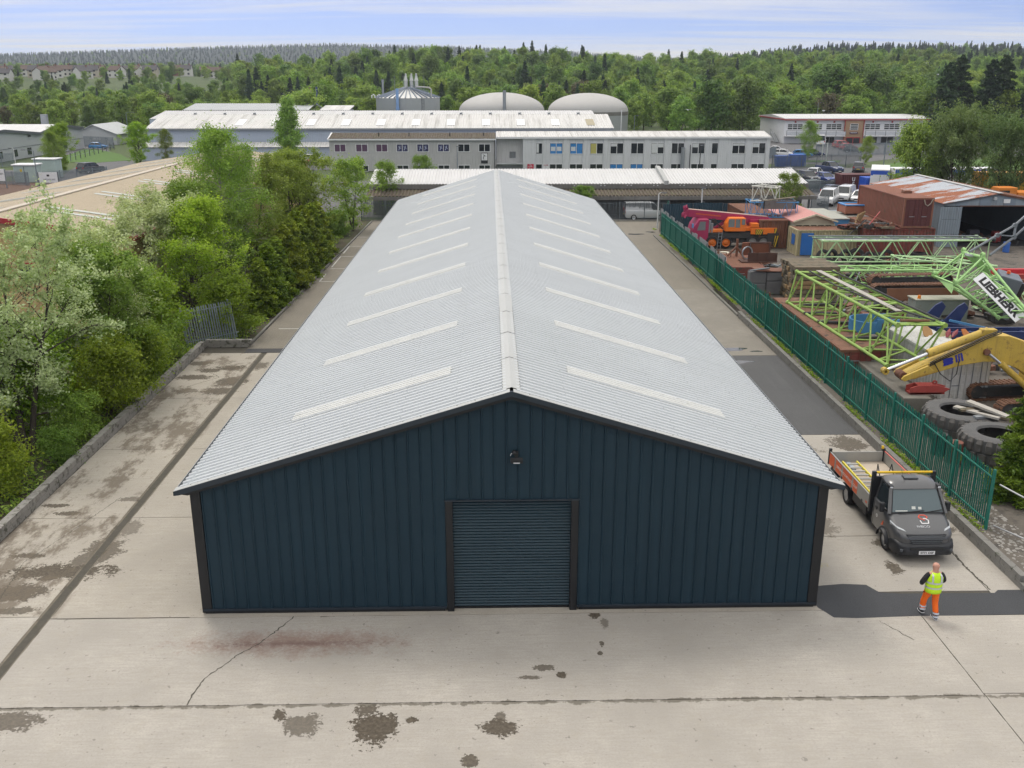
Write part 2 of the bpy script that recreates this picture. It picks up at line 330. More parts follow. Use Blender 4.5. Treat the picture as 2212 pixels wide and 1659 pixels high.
# shallow drain channel along the left
m_damp = P('damp_silt', (.15, .13, .10), .8, var=.45, scale=1.2, fine=.3, dirt=((.085, .07, .052), .52, 2.2))
ch = MB(); ch.loft([[(-13.31, y, .0), (-13.22, y, -.03), (-13.02, y, -.03), (-12.94, y, .0), (-12.94, y, -.16), (-13.31, y, -.16)] for y in (8, 53.2)])
ch.build('drain_channel', m_damp, yard)
# cracks
def crack(pts, w, seed):
    r = random.Random(seed); fine = []
    for a, c in zip(pts[:-1], pts[1:]):
        k = max(2, int(math.dist(a, c) / .08))
        for i in range(k): t = i / k; fine.append((a[0] + (c[0] - a[0]) * t + r.uniform(-.025, .025), a[1] + (c[1] - a[1]) * t + r.uniform(-.025, .025)))
    fine.append(pts[-1]); vs = []; fs = []
    for i, p in enumerate(fine):
        q = fine[min(i + 1, len(fine) - 1)]; o = fine[max(i - 1, 0)]; d = Vector((q[0] - o[0], q[1] - o[1])).normalized(); ww = w * r.uniform(.5, 1.5)
        vs += [(p[0] - d.y * ww, p[1] + d.x * ww, .004), (p[0] + d.y * ww, p[1] - d.x * ww, .004)]
    for i in range(len(fine) - 1): fs.append((2 * i, 2 * i + 1, 2 * i + 3, 2 * i + 2))
    MB().add(vs, fs).build('crack', m_joint, yard)
crack([(-5.85, 24.7), (-5.94, 24.51), (-6.33, 23.72), (-6.57, 23.3), (-7.04, 22.74), (-7.18, 22.42), (-7.59, 21.78), (-7.7, 21.24), (-7.73, 20.6)], .017, 1)
crack([(11.2, 24.1), (11.5, 23.6), (11.8, 23.1)], .010, 2)
crack([(-14.0, 33.3), (-14.8, 30.0), (-15.3, 28.2), (-14.9, 25.5)], .010, 3)
crack([(-14.3, 51.5), (-15.6, 49.9), (-14.4, 48.5), (-15.9, 46.5)], .014, 4)
crack([(15.3, 28.4), (15.24, 27.2), (15.32, 25.8)], .03, 5)
# tarmac
def tarmac(name, col, rough=.9, sp=.5, wet=.0):
    m, nt, b = newmat(name); pos = _n(nt, 'ShaderNodeNewGeometry').outputs['Position']
    c = mixc(nt, ramp(nt, noise(nt, pos, .25, 6, .65), .3, .7), tuple(q * .8 for q in col), tuple(q * 1.25 for q in col))
    c = mixc(nt, ramp(nt, noise(nt, pos, 38, 3, .7), .38, .66), c, tuple(q * 1.9 for q in col))
    c = mixc(nt, mth(nt, 'MULTIPLY', ramp(nt, noise(nt, vmap(nt, pos, (2.2, .12, 1)), 1, 5, .7), .52, .7), sp), c, tuple(q * 1.8 for q in col))
    nt.links.new(c, b.inputs['Base Color']); b.inputs['Roughness'].default_value = rough
    bp = _n(nt, 'ShaderNodeBump'); bp.inputs['Strength'].default_value = .5; bp.inputs['Distance'].default_value = .012
    nt.links.new(noise(nt, pos, 45, 3, .7), bp.inputs['Height']); nt.links.new(bp.outputs[0], b.inputs['Normal']); return m
m_tar = tarmac('new_tarmac', (.034, .036, .04), .85, .35); m_tar2 = tarmac('patch_tarmac', (.062, .063, .065), .9, .7); m_lane = tarmac('old_tarmac', (.135, .122, .10), .85, .4)
m_road = tarmac('road_tarmac', (.085, .085, .088), .9, .4)
sheet('tarmac_strip', [(9.66, 24.9), (9.95, 24.32), (10.6, 24.27), (12.5, 24.35), (20, 24.42), (20, 25.75), (15.55, 25.78), (15.35, 25.6), (12.5, 25.62), (11.85, 25.7), (11.6, 26.18), (10.9, 26.25), (9.7, 26.1)], .003, m_tar, None, .1)
sheet('tarmac_patch', [(9.6, 39.3), (16.3, 39.33), (16.35, 52.0), (9.6, 52.04)], .003, m_tar2, None, .1)
m_lane_c = concrete('worn_lane_concrete', (.27, .25, .215), (1.5, 1.5, 1), lambda x, y: x == 15.4)
sheet('right_lane', rect(9.5, 16.4, 52.05, 70), .002, m_lane_c, None, .1)
sheet('right_lane', rect(9.5, 19.5, 70, 106), .001, m_lane, None, .1)
sheet('left_lane', [(-14.3, 54.1), (-8.4, 54.1), (-8.4, 108), (-13.2, 108)], .001, m_lane, None, .1)
m_ramp = P('ramp_tarmac', (.03, .03, .034), .7, var=.3, scale=3, fine=.3)
MB().bx(-14.25, -8.6, 53.22, 54.09, -.1, .012).build('tarmac_ramp', m_ramp)['kind'] = 'structure'
sheet('lane_behind', rect(-13, 19.5, 92, 106), -.002, m_lane, None, .1)
# puddles: shallow standing water
m_water, nt, b = newmat('puddle_water'); b.inputs['Base Color'].default_value = (.07, .068, .062, 1); b.inputs['Roughness'].default_value = .03; b.inputs['Specular IOR Level'].default_value = .9
def puddle(x, y, rx, ry, seed, z=.007):
    r = random.Random(seed); ph = [r.uniform(0, 6.3) for _ in range(4)]; pts = []
    for i in range(36):
        t = 2 * math.pi * i / 36; k = 1 + .18 * math.sin(2 * t + ph[0]) + .13 * math.sin(3 * t + ph[1]) + .09 * math.sin(5 * t + ph[2]); pts.append((x + rx * k * math.cos(t), y + ry * k * math.sin(t)))
    sheet('puddle', pts, z, m_water)
puddle(13.4, 53.3, 1.35, .42, 1); puddle(13.5, 50.7, 1.0, .3, 2); puddle(15.3, 52.9, .3, .16, 3); puddle(14.7, 96.8, .7, .5, 4); puddle(16.4, 98.2, .5, .35, 5)
# painted bay lines on the left lane, faded yellow scribble by the corner
m_line = P('worn_white_line', (.55, .55, .52), .8, var=.25, scale=4, dirt=((.16, .15, .13), .55, 5))
for y in (58.77, 73.55, 78.83, 84.55, 90.0, 95.5): sheet('bay_line', rect(-13.45, -8.5, y - .055, y + .055), .006, m_line)
for y0, y1 in ((73.6, 76.6), (79.5, 84.5), (86.2, 90)): sheet('bay_line', rect(-13.43, -13.33, y0, y1), .006, m_line)
m_yel = P('worn_yellow_paint', (.50, .40, .04), .8, var=.3, dirt=((.36, .34, .29), .42, 9))
for k, (x, y, wd) in enumerate(((10.2, 28.2, .55), (10.35, 27.7, .8), (10.4, 27.3, .9))):
    for q in range(3): sheet('paint_scribble', [(x - wd / 2, y + q * .09), (x + wd / 2, y + q * .09 + .05), (x + wd / 2, y + q * .09 + .075), (x - wd / 2, y + q * .09 + .028)], .004 + .0006 * q, m_yel)
# ---- low walls and kerbs, block by block
m_wall = P('weathered_wall_block', (.27, .26, .24), .95, var=.3, scale=2.5, fine=.25, dirt=((.09, .09, .07), .53, 3.5), bump=.5)
blkA = MB().box((0, 0, 0), (.30, .436, .215)).mesh('wall_block', m_wall); blkB = MB().box((0, 0, 0), (.436, .30, .215)).mesh('wall_block', m_wall)
lw = tag(empty('low_block_wall', (-16.9, 42, 0)), 'long low grey blockwork wall along the trees, left edge of the yard', 'wall')
for c in range(2):
    for k in range(58):
        y = 28.6 + .45 * k + (.22 if c else 0)
        if y < 54.2: obj('wall_block', blkA, lw, (rnd.uniform(-.008, .008), y - 42, .11 + .228 * c), (0, 0, rnd.uniform(-.015, .015)))
    for k in range(6): obj('wall_block', blkB, lw, (.18 + .45 * k + (.15 if c else 0), 54.55 - 42 + rnd.uniform(-.01, .01), .11 + .228 * c))
rw = tag(empty('kerb_wall', (16.37, 40, 0)), 'low concrete kerb wall below the green palisade fence', 'wall')
blkC = MB().box((0, 0, 0), (.22, .596, .2)).mesh('kerb_block', m_concrete_block); blkD = MB().box((0, 0, 0), (.14, .906, .14)).mesh('kerb_stone', m_concrete_block)
for c in range(2):
    for k in range(58):
        y = 25.9 + .61 * k + (.3 if c else 0)
        obj('kerb_block', blkC, rw, (.0 + rnd.uniform(-.006, .006), y - 40, .1 + .208 * c))
for k in range(37): obj('kerb_stone', blkD, rw, (-.02 + .0 * k, 61.9 + .92 * k - 40, .07))
lk = tag(empty('lane_kerb', (-14.3, 55, 0)), 'concrete kerb edging the narrow tarmac lane on the left', 'kerb')
for k in range(56): obj('kerb_stone', blkD, lk, (.02 * k, .3 + .92 * k, .07), (0, 0, -.021))
# ---- raised scrap yard and planted bank on the right, bank on the left
m_soil = P('yard_mud', (.12, .105, .088), .9, var=.4, scale=.5, fine=.3, dirt=((.055, .05, .045), .52, 1.2), bump=.6, bscale=9)
sheet('scrapyard_ground', [(16.48, 19), (62, 19), (62, 108), (19.6, 108), (19.0, 100), (17.4, 98), (16.55, 62)], .33, m_soil, None, .5)
m_bank = P('bank_soil', (.075, .06, .04), .95, var=.4, scale=.8, fine=.3, dirt=((.05, .07, .02), .48, 1.5), bump=.6, bscale=7)
sheet('left_bank', [(-60, 10), (-17.05, 10), (-17.05, 54.7), (-14.4, 54.8), (-13.5, 108), (-60, 108)], -.02, m_bank)
sheet('neighbour_yard', rect(-60, -24.5, 20, 58), -.014, m_road)
# far roads and car parks
sheet('service_road', [(-90, 118), (-60, 118), (-58, 150), (-62, 172), (-70, 190), (-78, 205), (-85, 220), (-100, 262), (-110, 262), (-97, 225), (-86, 200), (-76, 182), (-70, 160), (-74, 135), (-100, 140)], -.03, m_road)
sheet('service_road', [(-64, 170), (24, 172), (24, 192), (-70, 192)], -.028, m_road)
sheet('side_road', [(-140, 150), (-78, 160), (-76, 172), (-140, 164)], -.026, m_road)
sheet('car_park', [(20, 106.5), (62, 108.2), (75, 128), (72, 172), (50, 174), (50, 160), (-30, 150), (-30, 112)], -.028, m_road)
sheet('forecourt', [(48, 181), (66, 180), (84, 196), (130, 205), (130, 240), (48, 262)], -.025, m_road)
m_lawn = P('mown_grass', (.075, .15, .025), .95, var=.25, scale=.6, fine=.3)
sheet('grass_verge', [(-84.5, 190), (-75, 186), (-70, 192), (-78, 208), (-88, 222), (-92, 224)], .0, m_lawn, None, .2)
sheet('grass_verge', [(66, 166), (90, 160), (110, 190), (84, 190), (72, 178)], .0, m_lawn, None, .2)
sheet('grass_verge', [(55, 185), (66, 184), (68, 188), (56, 190)], .02, m_lawn, None, .2)
m_bark = P('bark_mulch', (.11, .065, .045), .95, var=.35, scale=2, fine=.4, bump=.8, bscale=6)
sheet('mulch_bed', [(-82, 130), (-62, 130), (-62, 150), (-72, 154), (-82, 146)], .0, m_bark, None, .2)
# ================================================================ MAIN WAREHOUSE
CXB = .53; SL = 2.8 / 9.2; YF, YB = 24.95, 92.0; HW = 9.08
def rz_(x): return 6.85 - SL * abs(x - CXB)
def metal(name, col, rough, met, streakdir, var=.08, dark=.7):
    m, nt, b = newmat(name); pos = _n(nt, 'ShaderNodeNewGeometry').outputs['Position']
    v = mth(nt, 'ADD', mth(nt, 'MULTIPLY', noise(nt, pos, .25, 5, .6), 2 * var), 1 - var)
    c = mixc(nt, 1.0, c4(col)[:3], v, 'MULTIPLY')
    c = mixc(nt, mth(nt, 'MULTIPLY', ramp(nt, noise(nt, vmap(nt, pos, streakdir), 1, 5, .7), .5, .75), .35), c, tuple(q * dark for q in col))
    c = mixc(nt, mth(nt, 'MULTIPLY', ramp(nt, noise(nt, pos, 5, 5, .75), .6, .72), .25), c, tuple(q * dark for q in col))
    nt.links.new(c, b.inputs['Base Color']); b.inputs['Metallic'].default_value = met
    nt.links.new(mth(nt, 'ADD', mth(nt, 'MULTIPLY', noise(nt, pos, .7, 4, .6), .2), rough - .1), b.inputs['Roughness']); return m
m_roof = metal('grey_coated_roof', (.505, .53, .545), .55, .05, (.25, 8, 1))
m_clad = metal('navy_cladding', (.0125, .0315, .0465), .55, .0, (7, 7, .18), .2, 1.7)
m_clad.node_tree.nodes['Principled BSDF'].inputs['Specular IOR Level'].default_value = .25
m_trim = P('black_trim', (.008, .009, .011), .55, var=.2)
m_barge = P('blue_black_barge', (.018, .028, .04), .4, var=.15)
m_flash = metal('pale_flashing', (.43, .44, .43), .5, .05, (6, .3, 1))
m_grp = P('grp_rooflight', (.66, .665, .64), .45, var=.1, scale=2, dirt=((.5, .5, .47), .6, 3))
m_slat = metal('shutter_blue', (.0145, .038, .053), .4, .05, (5, 5, .4), .1, 1.3)
wh = tag(empty('warehouse', (CXB, YF, 0)), 'long navy steel-clad warehouse with pale grey ribbed roof and central roller door', 'warehouse')
T0 = Vector((CXB, YF, 0))
def wpart(mb, name, mat, **k):
    mb.v = [(x - T0.x, y - T0.y, z) for x, y, z in mb.v]; return mb.build(name, mat, wh, **k)
# cladding strips with a raised rib each
xl, xr = CXB - HW + .275, CXB + HW - .275; NP = 51; pw = (xr - xl) / NP
DX0, DX1, DZ = -1.36, 2.45, 3.54
for k in range(NP):
    a = xl + k * pw; c = a + pw
    pieces = [(a, c, .16)]
    if a > DX0 - .01 and c < DX1 + .01: pieces = [(a, c, DZ + .03)]
    elif a < DX0 < c: pieces = [(a, DX0, .16), (DX0, c, DZ + .03)]
    elif a < DX1 < c: pieces = [(a, DX1, DZ + .03), (DX1, c, .16)]
    for (p, q, z0) in pieces:
        prof = [(p + .003, YF), (p + .02, YF - .03), (p + .05, YF - .03), (p + .067, YF)] if q - p > .1 else [(p, YF)]
        prof += [(q - .003, YF), (q - .003, YF + .05), (p + .003, YF + .05)]
        mb = MB(); n = len(prof)
        mb.add([(x, y, z0) for x, y in prof] + [(x, y, rz_(x) - .1) for x, y in prof],
               [tuple(range(n)), tuple(reversed(range(n, 2 * n)))] + [(i, i + n, (i + 1) % n + n, (i + 1) % n) for i in range(n)])
        wpart(mb, 'cladding_panel', m_clad)
for sx in (-1, 1):
    x0 = CXB + sx * HW; x1 = CXB + sx * (HW - .27)
    wpart(MB().exz([(x0 + sx * .01, YF - .035), (x1, YF - .035), (x1, YF + .02), (x0 - sx * .03, YF + .02), (x0 - sx * .03, YF + .3), (x0 + sx * .01, YF + .3)], .04, rz_(x1) - .1), 'corner_trim', m_trim)
    wpart(MB().bx(min(x0 - sx * .04, x0 - sx * .2), max(x0 - sx * .04, x0 - sx * .2), YF + .06, YB, 0, 4.0), 'side_wall', m_clad)
wpart(MB().exy([(CXB - HW + .2, 0), (CXB + HW - .2, 0), (CXB + HW - .2, 3.9), (CXB, 6.65), (CXB - HW + .2, 3.9)], YB - .12, YB), 'rear_wall', m_clad)
# base flashing and plinth
for a, c in ((CXB - HW + .02, DX0 - .02), (DX1 + .02, CXB + HW - .02)):
    wpart(MB().bx(a, c, YF - .055, YF + .02, .1, .165), 'drip_flashing', m_barge); wpart(MB().bx(a + .05, c - .05, YF - .01, YF + .06, -.05, .1), 'plinth', m_trim)
# door: jambs, lintel, shutter built slat by slat
for a, c in ((DX0 - .0, DX0 + .2), (DX1 - .2, DX1)): wpart(MB().bx(a, c, YF - .05, YF + .18, .0, DZ + .01), 'door_jamb', m_trim)
wpart(MB().bx(DX0 - .03, DX1 + .03, YF - .07, YF + .18, DZ + .011, DZ + .05), 'door_lintel', m_barge)
door = obj('roller_door', MB().bx(DX0 + .2 - T0.x, DX1 - .2 - T0.x, .165, .19, 0, DZ).mesh('roller_door', m_trim), wh)
NS = 37; sh = (DZ - .06) / NS; dw = DX1 - DX0 - .41
slat_me = MB().loft([[(x, .155 - .045 * math.sin(math.pi * min(t, .92) / .92) ** .6 if t < .92 else .155, t * sh) for t in (0, .06, .2, .45, .7, .86, .92, .995)] + [(x, .163, sh * .995), (x, .163, 0)] for x in (-dw / 2, dw / 2)]).mesh('door_slat', m_slat)
for k in range(NS): obj('door_slat', slat_me, door, ((DX0 + DX1) / 2 - T0.x, 0, .06 + k * sh))
obj('bottom_bar', MB().box((0, .14, .03), (dw, .05, .06)).mesh('bottom_bar', m_trim), door, ((DX0 + DX1) / 2 - T0.x, 0, 0))
# roof sheets
PIT = .285; prof = []
for k in range(4): prof += [(k * PIT + q, h) for q, h in ((0, 0), (.085, 0), (.115, .062), (.20, .062), (.235, 0))]
prof.append((1.14, 0)); RL = 9.32
def sheet_mesh(name, side, p, u0, u1, lift, mat):
    mb = MB(); vs = []; sn = SL / math.hypot(1, SL); cs = 1 / math.hypot(1, SL)
    for u in (u0, u1):
        for y, h in p: vs.append((side * (u + (h + lift) * sn), y, 6.85 - SL * u + (h + lift) * cs))
    n = len(p); mb.add(vs, [(i, i + 1, i + 1 + n, i + n) for i in range(n - 1)]); return mb.mesh(name, mat)
for side in (-1, 1):
    ms = sheet_mesh('roof_sheet', side, prof, .12, RL, .02, m_roof)
    for k in range(59): obj('roof_sheet', ms, wh, (0, 24.78 + 1.14 * k - YF, 0))
    p2 = [(0, -.02), (0, .035)] + [(q * .70, h + .03) for q, h in prof] + [(.80, .035), (.80, -.02)]
    mg = sheet_mesh('rooflight', side, p2, 1.78, 6.75, .02, m_grp)
    for k in range(11): obj('rooflight', mg, wh, (0, 28.0 + 5.97 * k - YF, 0))
    rb = [(.0, 0), (.0, -.09)]; x0 = CXB + side * 9.3
    # slab added under the sheets to block light; gutter, barge boards, verge flashing
    wpart(MB().exy([(CXB, 6.83), (CXB + side * 9.26, 6.83 - SL * 9.26), (CXB + side * 9.26, 6.72 - SL * 9.26), (CXB, 6.72)], 24.84, YB), 'light_block_slab', m_trim)
    g = CXB + side * 9.33
    wpart(MB().exy([(g, 4.03), (g + side * .12, 4.03), (g + side * .12, 3.93), (g - side * .02, 3.93), (g - side * .02, 3.945), (g + side * .105, 3.945), (g + side * .105, 4.03)][1:], 24.72, YB), 'gutter', m_steel)
    wpart(MB().exy([(CXB, 6.90), (CXB + side * 9.47, 6.90 - SL * 9.47), (CXB + side * 9.47, 6.77 - SL * 9.47), (CXB + side * 9.3, 6.74 - SL * 9.3), (CXB, 6.76)], 24.70, 24.76), 'barge_board', m_barge)
    wpart(MB().exy([(CXB, 6.755), (CXB + side * 9.3, 6.735 - SL * 9.3), (CXB + side * 9.1, 6.64 - SL * 9.1), (CXB, 6.65)], 24.765, 24.93), 'soffit_trim', m_trim)
    wpart(MB().exy([(CXB + side * .05, 6.915 - SL * .05), (CXB + side * 9.46, 6.915 - SL * 9.46), (CXB + side * 9.46, 6.902 - SL * 9.46), (CXB + side * .05, 6.902 - SL * .05)], 24.695, 24.97), 'verge_flashing', m_flash)
cap = MB(); 
for side in (-1, 1): cap.add([(0, 0, 6.935), (0, 2.985, 6.935), (side * .25, 2.985, 6.935 - SL * .28 + .006), (side * .25, 0, 6.935 - SL * .28 + .006), (side * .25, 0, 6.905 - SL * .28), (side * .25, 2.985, 6.905 - SL * .28)], [(0, 1, 2, 3), (3, 2, 5, 4)])
cap = cap.mesh('ridge_cap', m_flash)
for k in range(22): obj('ridge_cap', cap, wh, (0, 24.98 + 3.045 * k - YF, rnd.uniform(0, .004)))
screw = MB().lathe([(0, .012), (.014, .008), (.016, 0)], 6).mesh('screw', m_trim)
for k in range(40):
    for s in (-1, 1): obj('screw', screw, wh, (s * .245, .25 + .25 * k, 6.935 - SL * .245 + .008))
for k in range(18):
    for s in (-1, 1): obj('screw', screw, wh, (s * (.5 + .5 * k), -.12, 6.915 - SL * (.5 + .5 * k)))
fx = MB()
for side in (-1, 1):
    for u in (1.55, 3.1, 4.65, 6.2, 7.75, 9.1):
        for k in range(75):
            if (k + int(u)) % 2 == 0 or u > 9:
                y = 24.93 + .285 * k - YF; z = 6.85 - SL * u + .085; x = side * u; fx.add([(x - .012, y - .01, z), (x + .012, y - .01, z), (x + .012, y + .012, z), (x - .012, y + .012, z), (x, y, z + .012)], [(0, 1, 4), (1, 2, 4), (2, 3, 4), (3, 0, 4)])
fx.build('roof_fixings', m_barge, wh)['kind'] = 'stuff'
# flood light over the door
fl = tag(empty('floodlight', (.67, YF - .03, 4.9)), 'small black floodlight on the gable above the roller door', 'floodlight')
MB().box((0, -.03, .06), (.1, .06, .24)).build('bracket', m_black, fl); hd = MB().box((0, -.14, -.06), (.34, .14, .09), M=Matrix.Rotation(.5, 3, 'X')).build('lamp_head', m_black, fl)
MB().box((0, -.185, -.115), (.18, .02, .045), M=Matrix.Rotation(.5, 3, 'X')).build('lens', m_lamp, fl); MB().lathe([(0, .07), (.05, .05), (.07, 0), (.05, -.05), (0, -.06)], 12, (-.07, -.1, .17)).build('sensor', m_black, fl, smooth=40)
MB().path([(-.12, -.03, .12), (-.16, -.06, .10), (-.17, -.05, .05)], .012, 6).build('cable', m_white, fl)
# ================================================================ TREES
def mesh_np(name, v, f, mat, tint=None, smooth=False):
    me = bpy.data.meshes.new(name); v = np.asarray(v, np.float32); f = np.asarray(f, np.int32); k = f.shape[1]
    me.vertices.add(len(v)); me.vertices.foreach_set('co', v.ravel()); me.loops.add(f.size); me.loops.foreach_set('vertex_index', f.ravel())
    me.polygons.add(len(f)); me.polygons.foreach_set('loop_start', np.arange(0, f.size, k, dtype=np.int32)); me.polygons.foreach_set('loop_total', np.full(len(f), k, np.int32))
    if smooth: me.polygons.foreach_set('use_smooth', np.ones(len(f), bool))
    me.materials.append(mat); me.update(calc_edges=True)
    if tint is not None:
        a = me.attributes.new('tint', 'FLOAT', 'POINT'); a.data.foreach_set('value', np.asarray(tint, np.float32))
    return me
def leaves_np(rng, cen, size, asp=.55, up=.35, jit=.35, bias=None, nz=.55):
    n = len(cen); nor = rng.normal(size=(n, 3)); nor[:, 2] += up * 2
    if bias is not None: nor = nor * nz + bias * 1.5
    nor /= np.linalg.norm(nor, axis=1)[:, None]
    t = rng.normal(size=(n, 3)); t -= nor * (t * nor).sum(1)[:, None]; t /= np.linalg.norm(t, axis=1)[:, None]; b = np.cross(nor, t)
    s = (size * rng.uniform(1 - jit, 1 + jit, n))[:, None]
    v = np.stack([cen + t * s, cen + b * s * asp + nor * s * .12, cen - t * s, cen - b * s * asp + nor * s * .12], 1).reshape(-1, 3)
    return v, np.arange(4 * n).reshape(n, 4)
def tubes_np(segs, sides):
    """segs: list of (pts Nx3, radii N)"""
    V = []; F = []; off = 0
    for pts, rad in segs:
        pts = np.asarray(pts); n = len(pts); d = np.gradient(pts, axis=0); d /= np.linalg.norm(d, axis=1)[:, None] + 1e-9
        u = np.where(np.abs(d[:, 2:3]) < .9, [[0, 0, 1.]], [[1., 0, 0]]); sx = np.cross(d, u); sx /= np.linalg.norm(sx, axis=1)[:, None]; sy = np.cross(sx, d)
        k = sides if rad[0] > .035 else 3
        a = np.arange(k) * 2 * math.pi / k
        ring = pts[:, None] + (sx[:, None] * np.cos(a)[None, :, None] + sy[:, None] * np.sin(a)[None, :, None]) * np.asarray(rad)[:, None, None]
        V.append(ring.reshape(-1, 3)); i = np.arange(n - 1)[:, None] * k; j = np.arange(k)[None]; j2 = (j + 1) % k
        F.append((np.stack([i + j, i + k + j, i + k + j2, i + j2], -1).reshape(-1, 4)) + off); off += n * k
    return np.concatenate(V), np.concatenate(F)
def curve(rng, p, d, L, n, wob, bend):
    pts = [np.array(p, float)]; d = np.array(d, float)
    for i in range(n): d = d + rng.normal(size=3) * wob + np.array([0, 0, bend]); d /= np.linalg.norm(d); pts.append(pts[-1] + d * L / n)
    return np.array(pts)
ENV = {'round': lambda t: math.sqrt(max(0, 1 - (2 * t - .9) ** 2 / 1.25)), 'oval': lambda t: math.sin(math.pi * min(1, .08 + t * .92)) ** .7, 'tall': lambda t: (1 - t) ** .55 * min(1, .35 + t * 3),
       'spread': lambda t: min(1, .45 + t * 1.1) * (1 if t < .8 else math.sqrt(max(0, 1 - ((t - .8) / .22) ** 2)) * .8 + .2)}
def tree_meshes(name, seed, H, R, shape, nleaf, leaf, bark, leafm, h0=.18, tr=.16, stems=1, nb=26, droop=0., clump=.35, sub=5, up=.35, gap=0., asp=.55):
    rng = np.random.default_rng(seed); segs = []; ends = []; env = ENV[shape]
    for s in range(stems):
        az = rng.uniform(0, 6.28); lean = 0 if stems == 1 else .28
        tk = curve(rng, (.12 * math.cos(az) * (stems > 1), .12 * math.sin(az) * (stems > 1), -.1), (lean * math.cos(az), lean * math.sin(az), 1), H * .93, 12, .05, .06 if stems > 1 else .02)
        r0 = tr / (1 if stems == 1 else 1.35); segs.append((tk, r0 * (1 - np.linspace(0, 1, len(tk)) * .9)))
        for k in range(nb // stems):
            t = h0 + (1 - h0) * ((k + rng.uniform(0, 1)) / (nb // stems)) ** .85; t = min(t, .985); a = k * 2.4 + rng.uniform(-.4, .4) + s
            q = t * (len(tk) - 1); i = int(q); p = tk[i] + (tk[min(i + 1, len(tk) - 1)] - tk[i]) * (q - i)
            tt = (t - h0) / (1 - h0); Lb = max(.25, R * env(tt) * rng.uniform(.72, 1.12)); el = rng.uniform(.25, .75) + tt * .5
            bp = curve(rng, p, (math.cos(a) * math.cos(el), math.sin(a) * math.cos(el), math.sin(el)), Lb, 6, .13, .02 - droop * .25)
            rb = max(.012, r0 * (1 - t * .85) * .5); segs.append((bp, rb * (1 - np.linspace(0, .85, len(bp)))))
            for j in range(sub):
                w_ = rng.uniform(.25, 1); q = w_ * (len(bp) - 1); i = int(min(q, len(bp) - 2)); p2 = bp[i] + (bp[i + 1] - bp[i]) * (q - i)
                dd = bp[i + 1] - bp[i]; dd = dd / np.linalg.norm(dd) + rng.normal(size=3) * .75; dd[2] += .15 - droop; dd /= np.linalg.norm(dd)
                sp = curve(rng, p2, dd, Lb * rng.uniform(.25, .5), 4, .18, -droop * .5); segs.append((sp, max(.007, rb * .4) * (1 - np.linspace(0, .8, len(sp)))))
                ends += [sp[2], sp[3], sp[4]]
            ends += [bp[4], bp[5], bp[6]]
    tv, tf = tubes_np(segs, 7); ends = np.array(ends)
    keep = rng.uniform(size=len(ends)) > gap; ends = ends[keep]
    ci = rng.integers(0, len(ends), nleaf); ct = rng.uniform(0, 1, len(ends))
    off = rng.normal(size=(nleaf, 3)) * clump * rng.uniform(.3, 1.1, (nleaf, 1)); off[:, 2] *= .8
    if droop: off[:, 2] -= np.abs(rng.normal(size=nleaf)) * clump * droop * 2.2
    cen = ends[ci] + off; cen[:, 2] = np.maximum(cen[:, 2], .05)
    bi = None
    if leaf > .14: q0 = cen - np.array([0, 0, H * .5]); bi = q0 / np.array([R, R, H * .5]); bi /= np.linalg.norm(bi, axis=1)[:, None] + 1e-6; q1 = off / (np.linalg.norm(off, axis=1)[:, None] + 1e-6); bi = bi * .6 + q1 * .7
    lv, lf = leaves_np(rng, cen, leaf, asp, up, bias=bi); tint = np.repeat(np.clip(ct[ci] * .55 + rng.uniform(0, .5, nleaf), 0, 1), 4)
    return mesh_np(name + '_trunk', tv, tf, bark, smooth=True), mesh_np(name + '_crown', lv, lf, leafm, tint)
def conifer_meshes(name, seed, H, R, nleaf, leaf, bark, leafm, h0=.08, power=.85, asp=.3):
    rng = np.random.default_rng(seed); segs = [(np.array([[0, 0, -.1], [0, 0, H * .5], [0, 0, H]]), np.array([H * .016, H * .009, .01]))]; C = []; nb = 90
    for k in range(nb):
        t = h0 + (1 - h0) * (k / nb); a = k * 2.4 + rng.uniform(-.3, .3); L = R * ((1 - t) / (1 - h0)) ** power * rng.uniform(.75, 1.15) + .08
        p = np.array([0, 0, t * H]); d = np.array([math.cos(a), math.sin(a), rng.uniform(-.25, .15)]); bp = curve(rng, p, d, L, 4, .06, -.03); segs.append((bp, np.linspace(.02, .006, 5) * H / 8))
        m_ = max(6, int(nleaf / nb * (L / R + .15) * 1.5)); u = rng.uniform(.15, 1, m_) ** .8 * 3.999; i = u.astype(int); c = bp[i] + (bp[i + 1] - bp[i]) * (u - i)[:, None]
        c = c + rng.normal(size=(m_, 3)) * np.array([.13, .13, .07]) * (.4 + L * .5); c[:, 2] -= np.abs(rng.normal(size=m_)) * .05 * L; C.append(c)
    C = np.concatenate(C); lv, lf = leaves_np(rng, C, leaf, asp, .2); tv, tf = tubes_np(segs, 6)
    tint = np.repeat(rng.uniform(0, 1, len(C)) * .6 + .4 * (np.sin(C[:, 2] * 3 + C[:, 0] * 2) * .5 + .5), 4)
    return mesh_np(name + '_trunk', tv, tf, bark, smooth=True), mesh_np(name + '_crown', lv, lf, leafm, tint)
m_bark = P('dark_bark', (.055, .045, .036), .95, var=.35, scale=5, fine=.3); m_barkb = P('pale_birch_bark', (.30, .28, .25), .9, var=.3, scale=3, dirt=((.04, .035, .03), .58, 6))
lf_pale = leafmat('leaf_whitebeam', (.24, .32, .12), (.64, .70, .42), .3)
lf_green = leafmat('leaf_fresh_green', (.09, .18, .022), (.32, .43, .085), .36)
lf_yel = leafmat('leaf_yellow_green', (.125, .215, .014), (.38, .48, .055), .42)
lf_birch = leafmat('leaf_birch', (.11, .185, .026), (.33, .42, .085), .4)
lf_dark = leafmat('leaf_dark_green', (.055, .12, .02), (.18, .28, .06), .28)
lf_con = leafmat('needle_dark', (.016, .042, .018), (.065, .105, .042), .12)
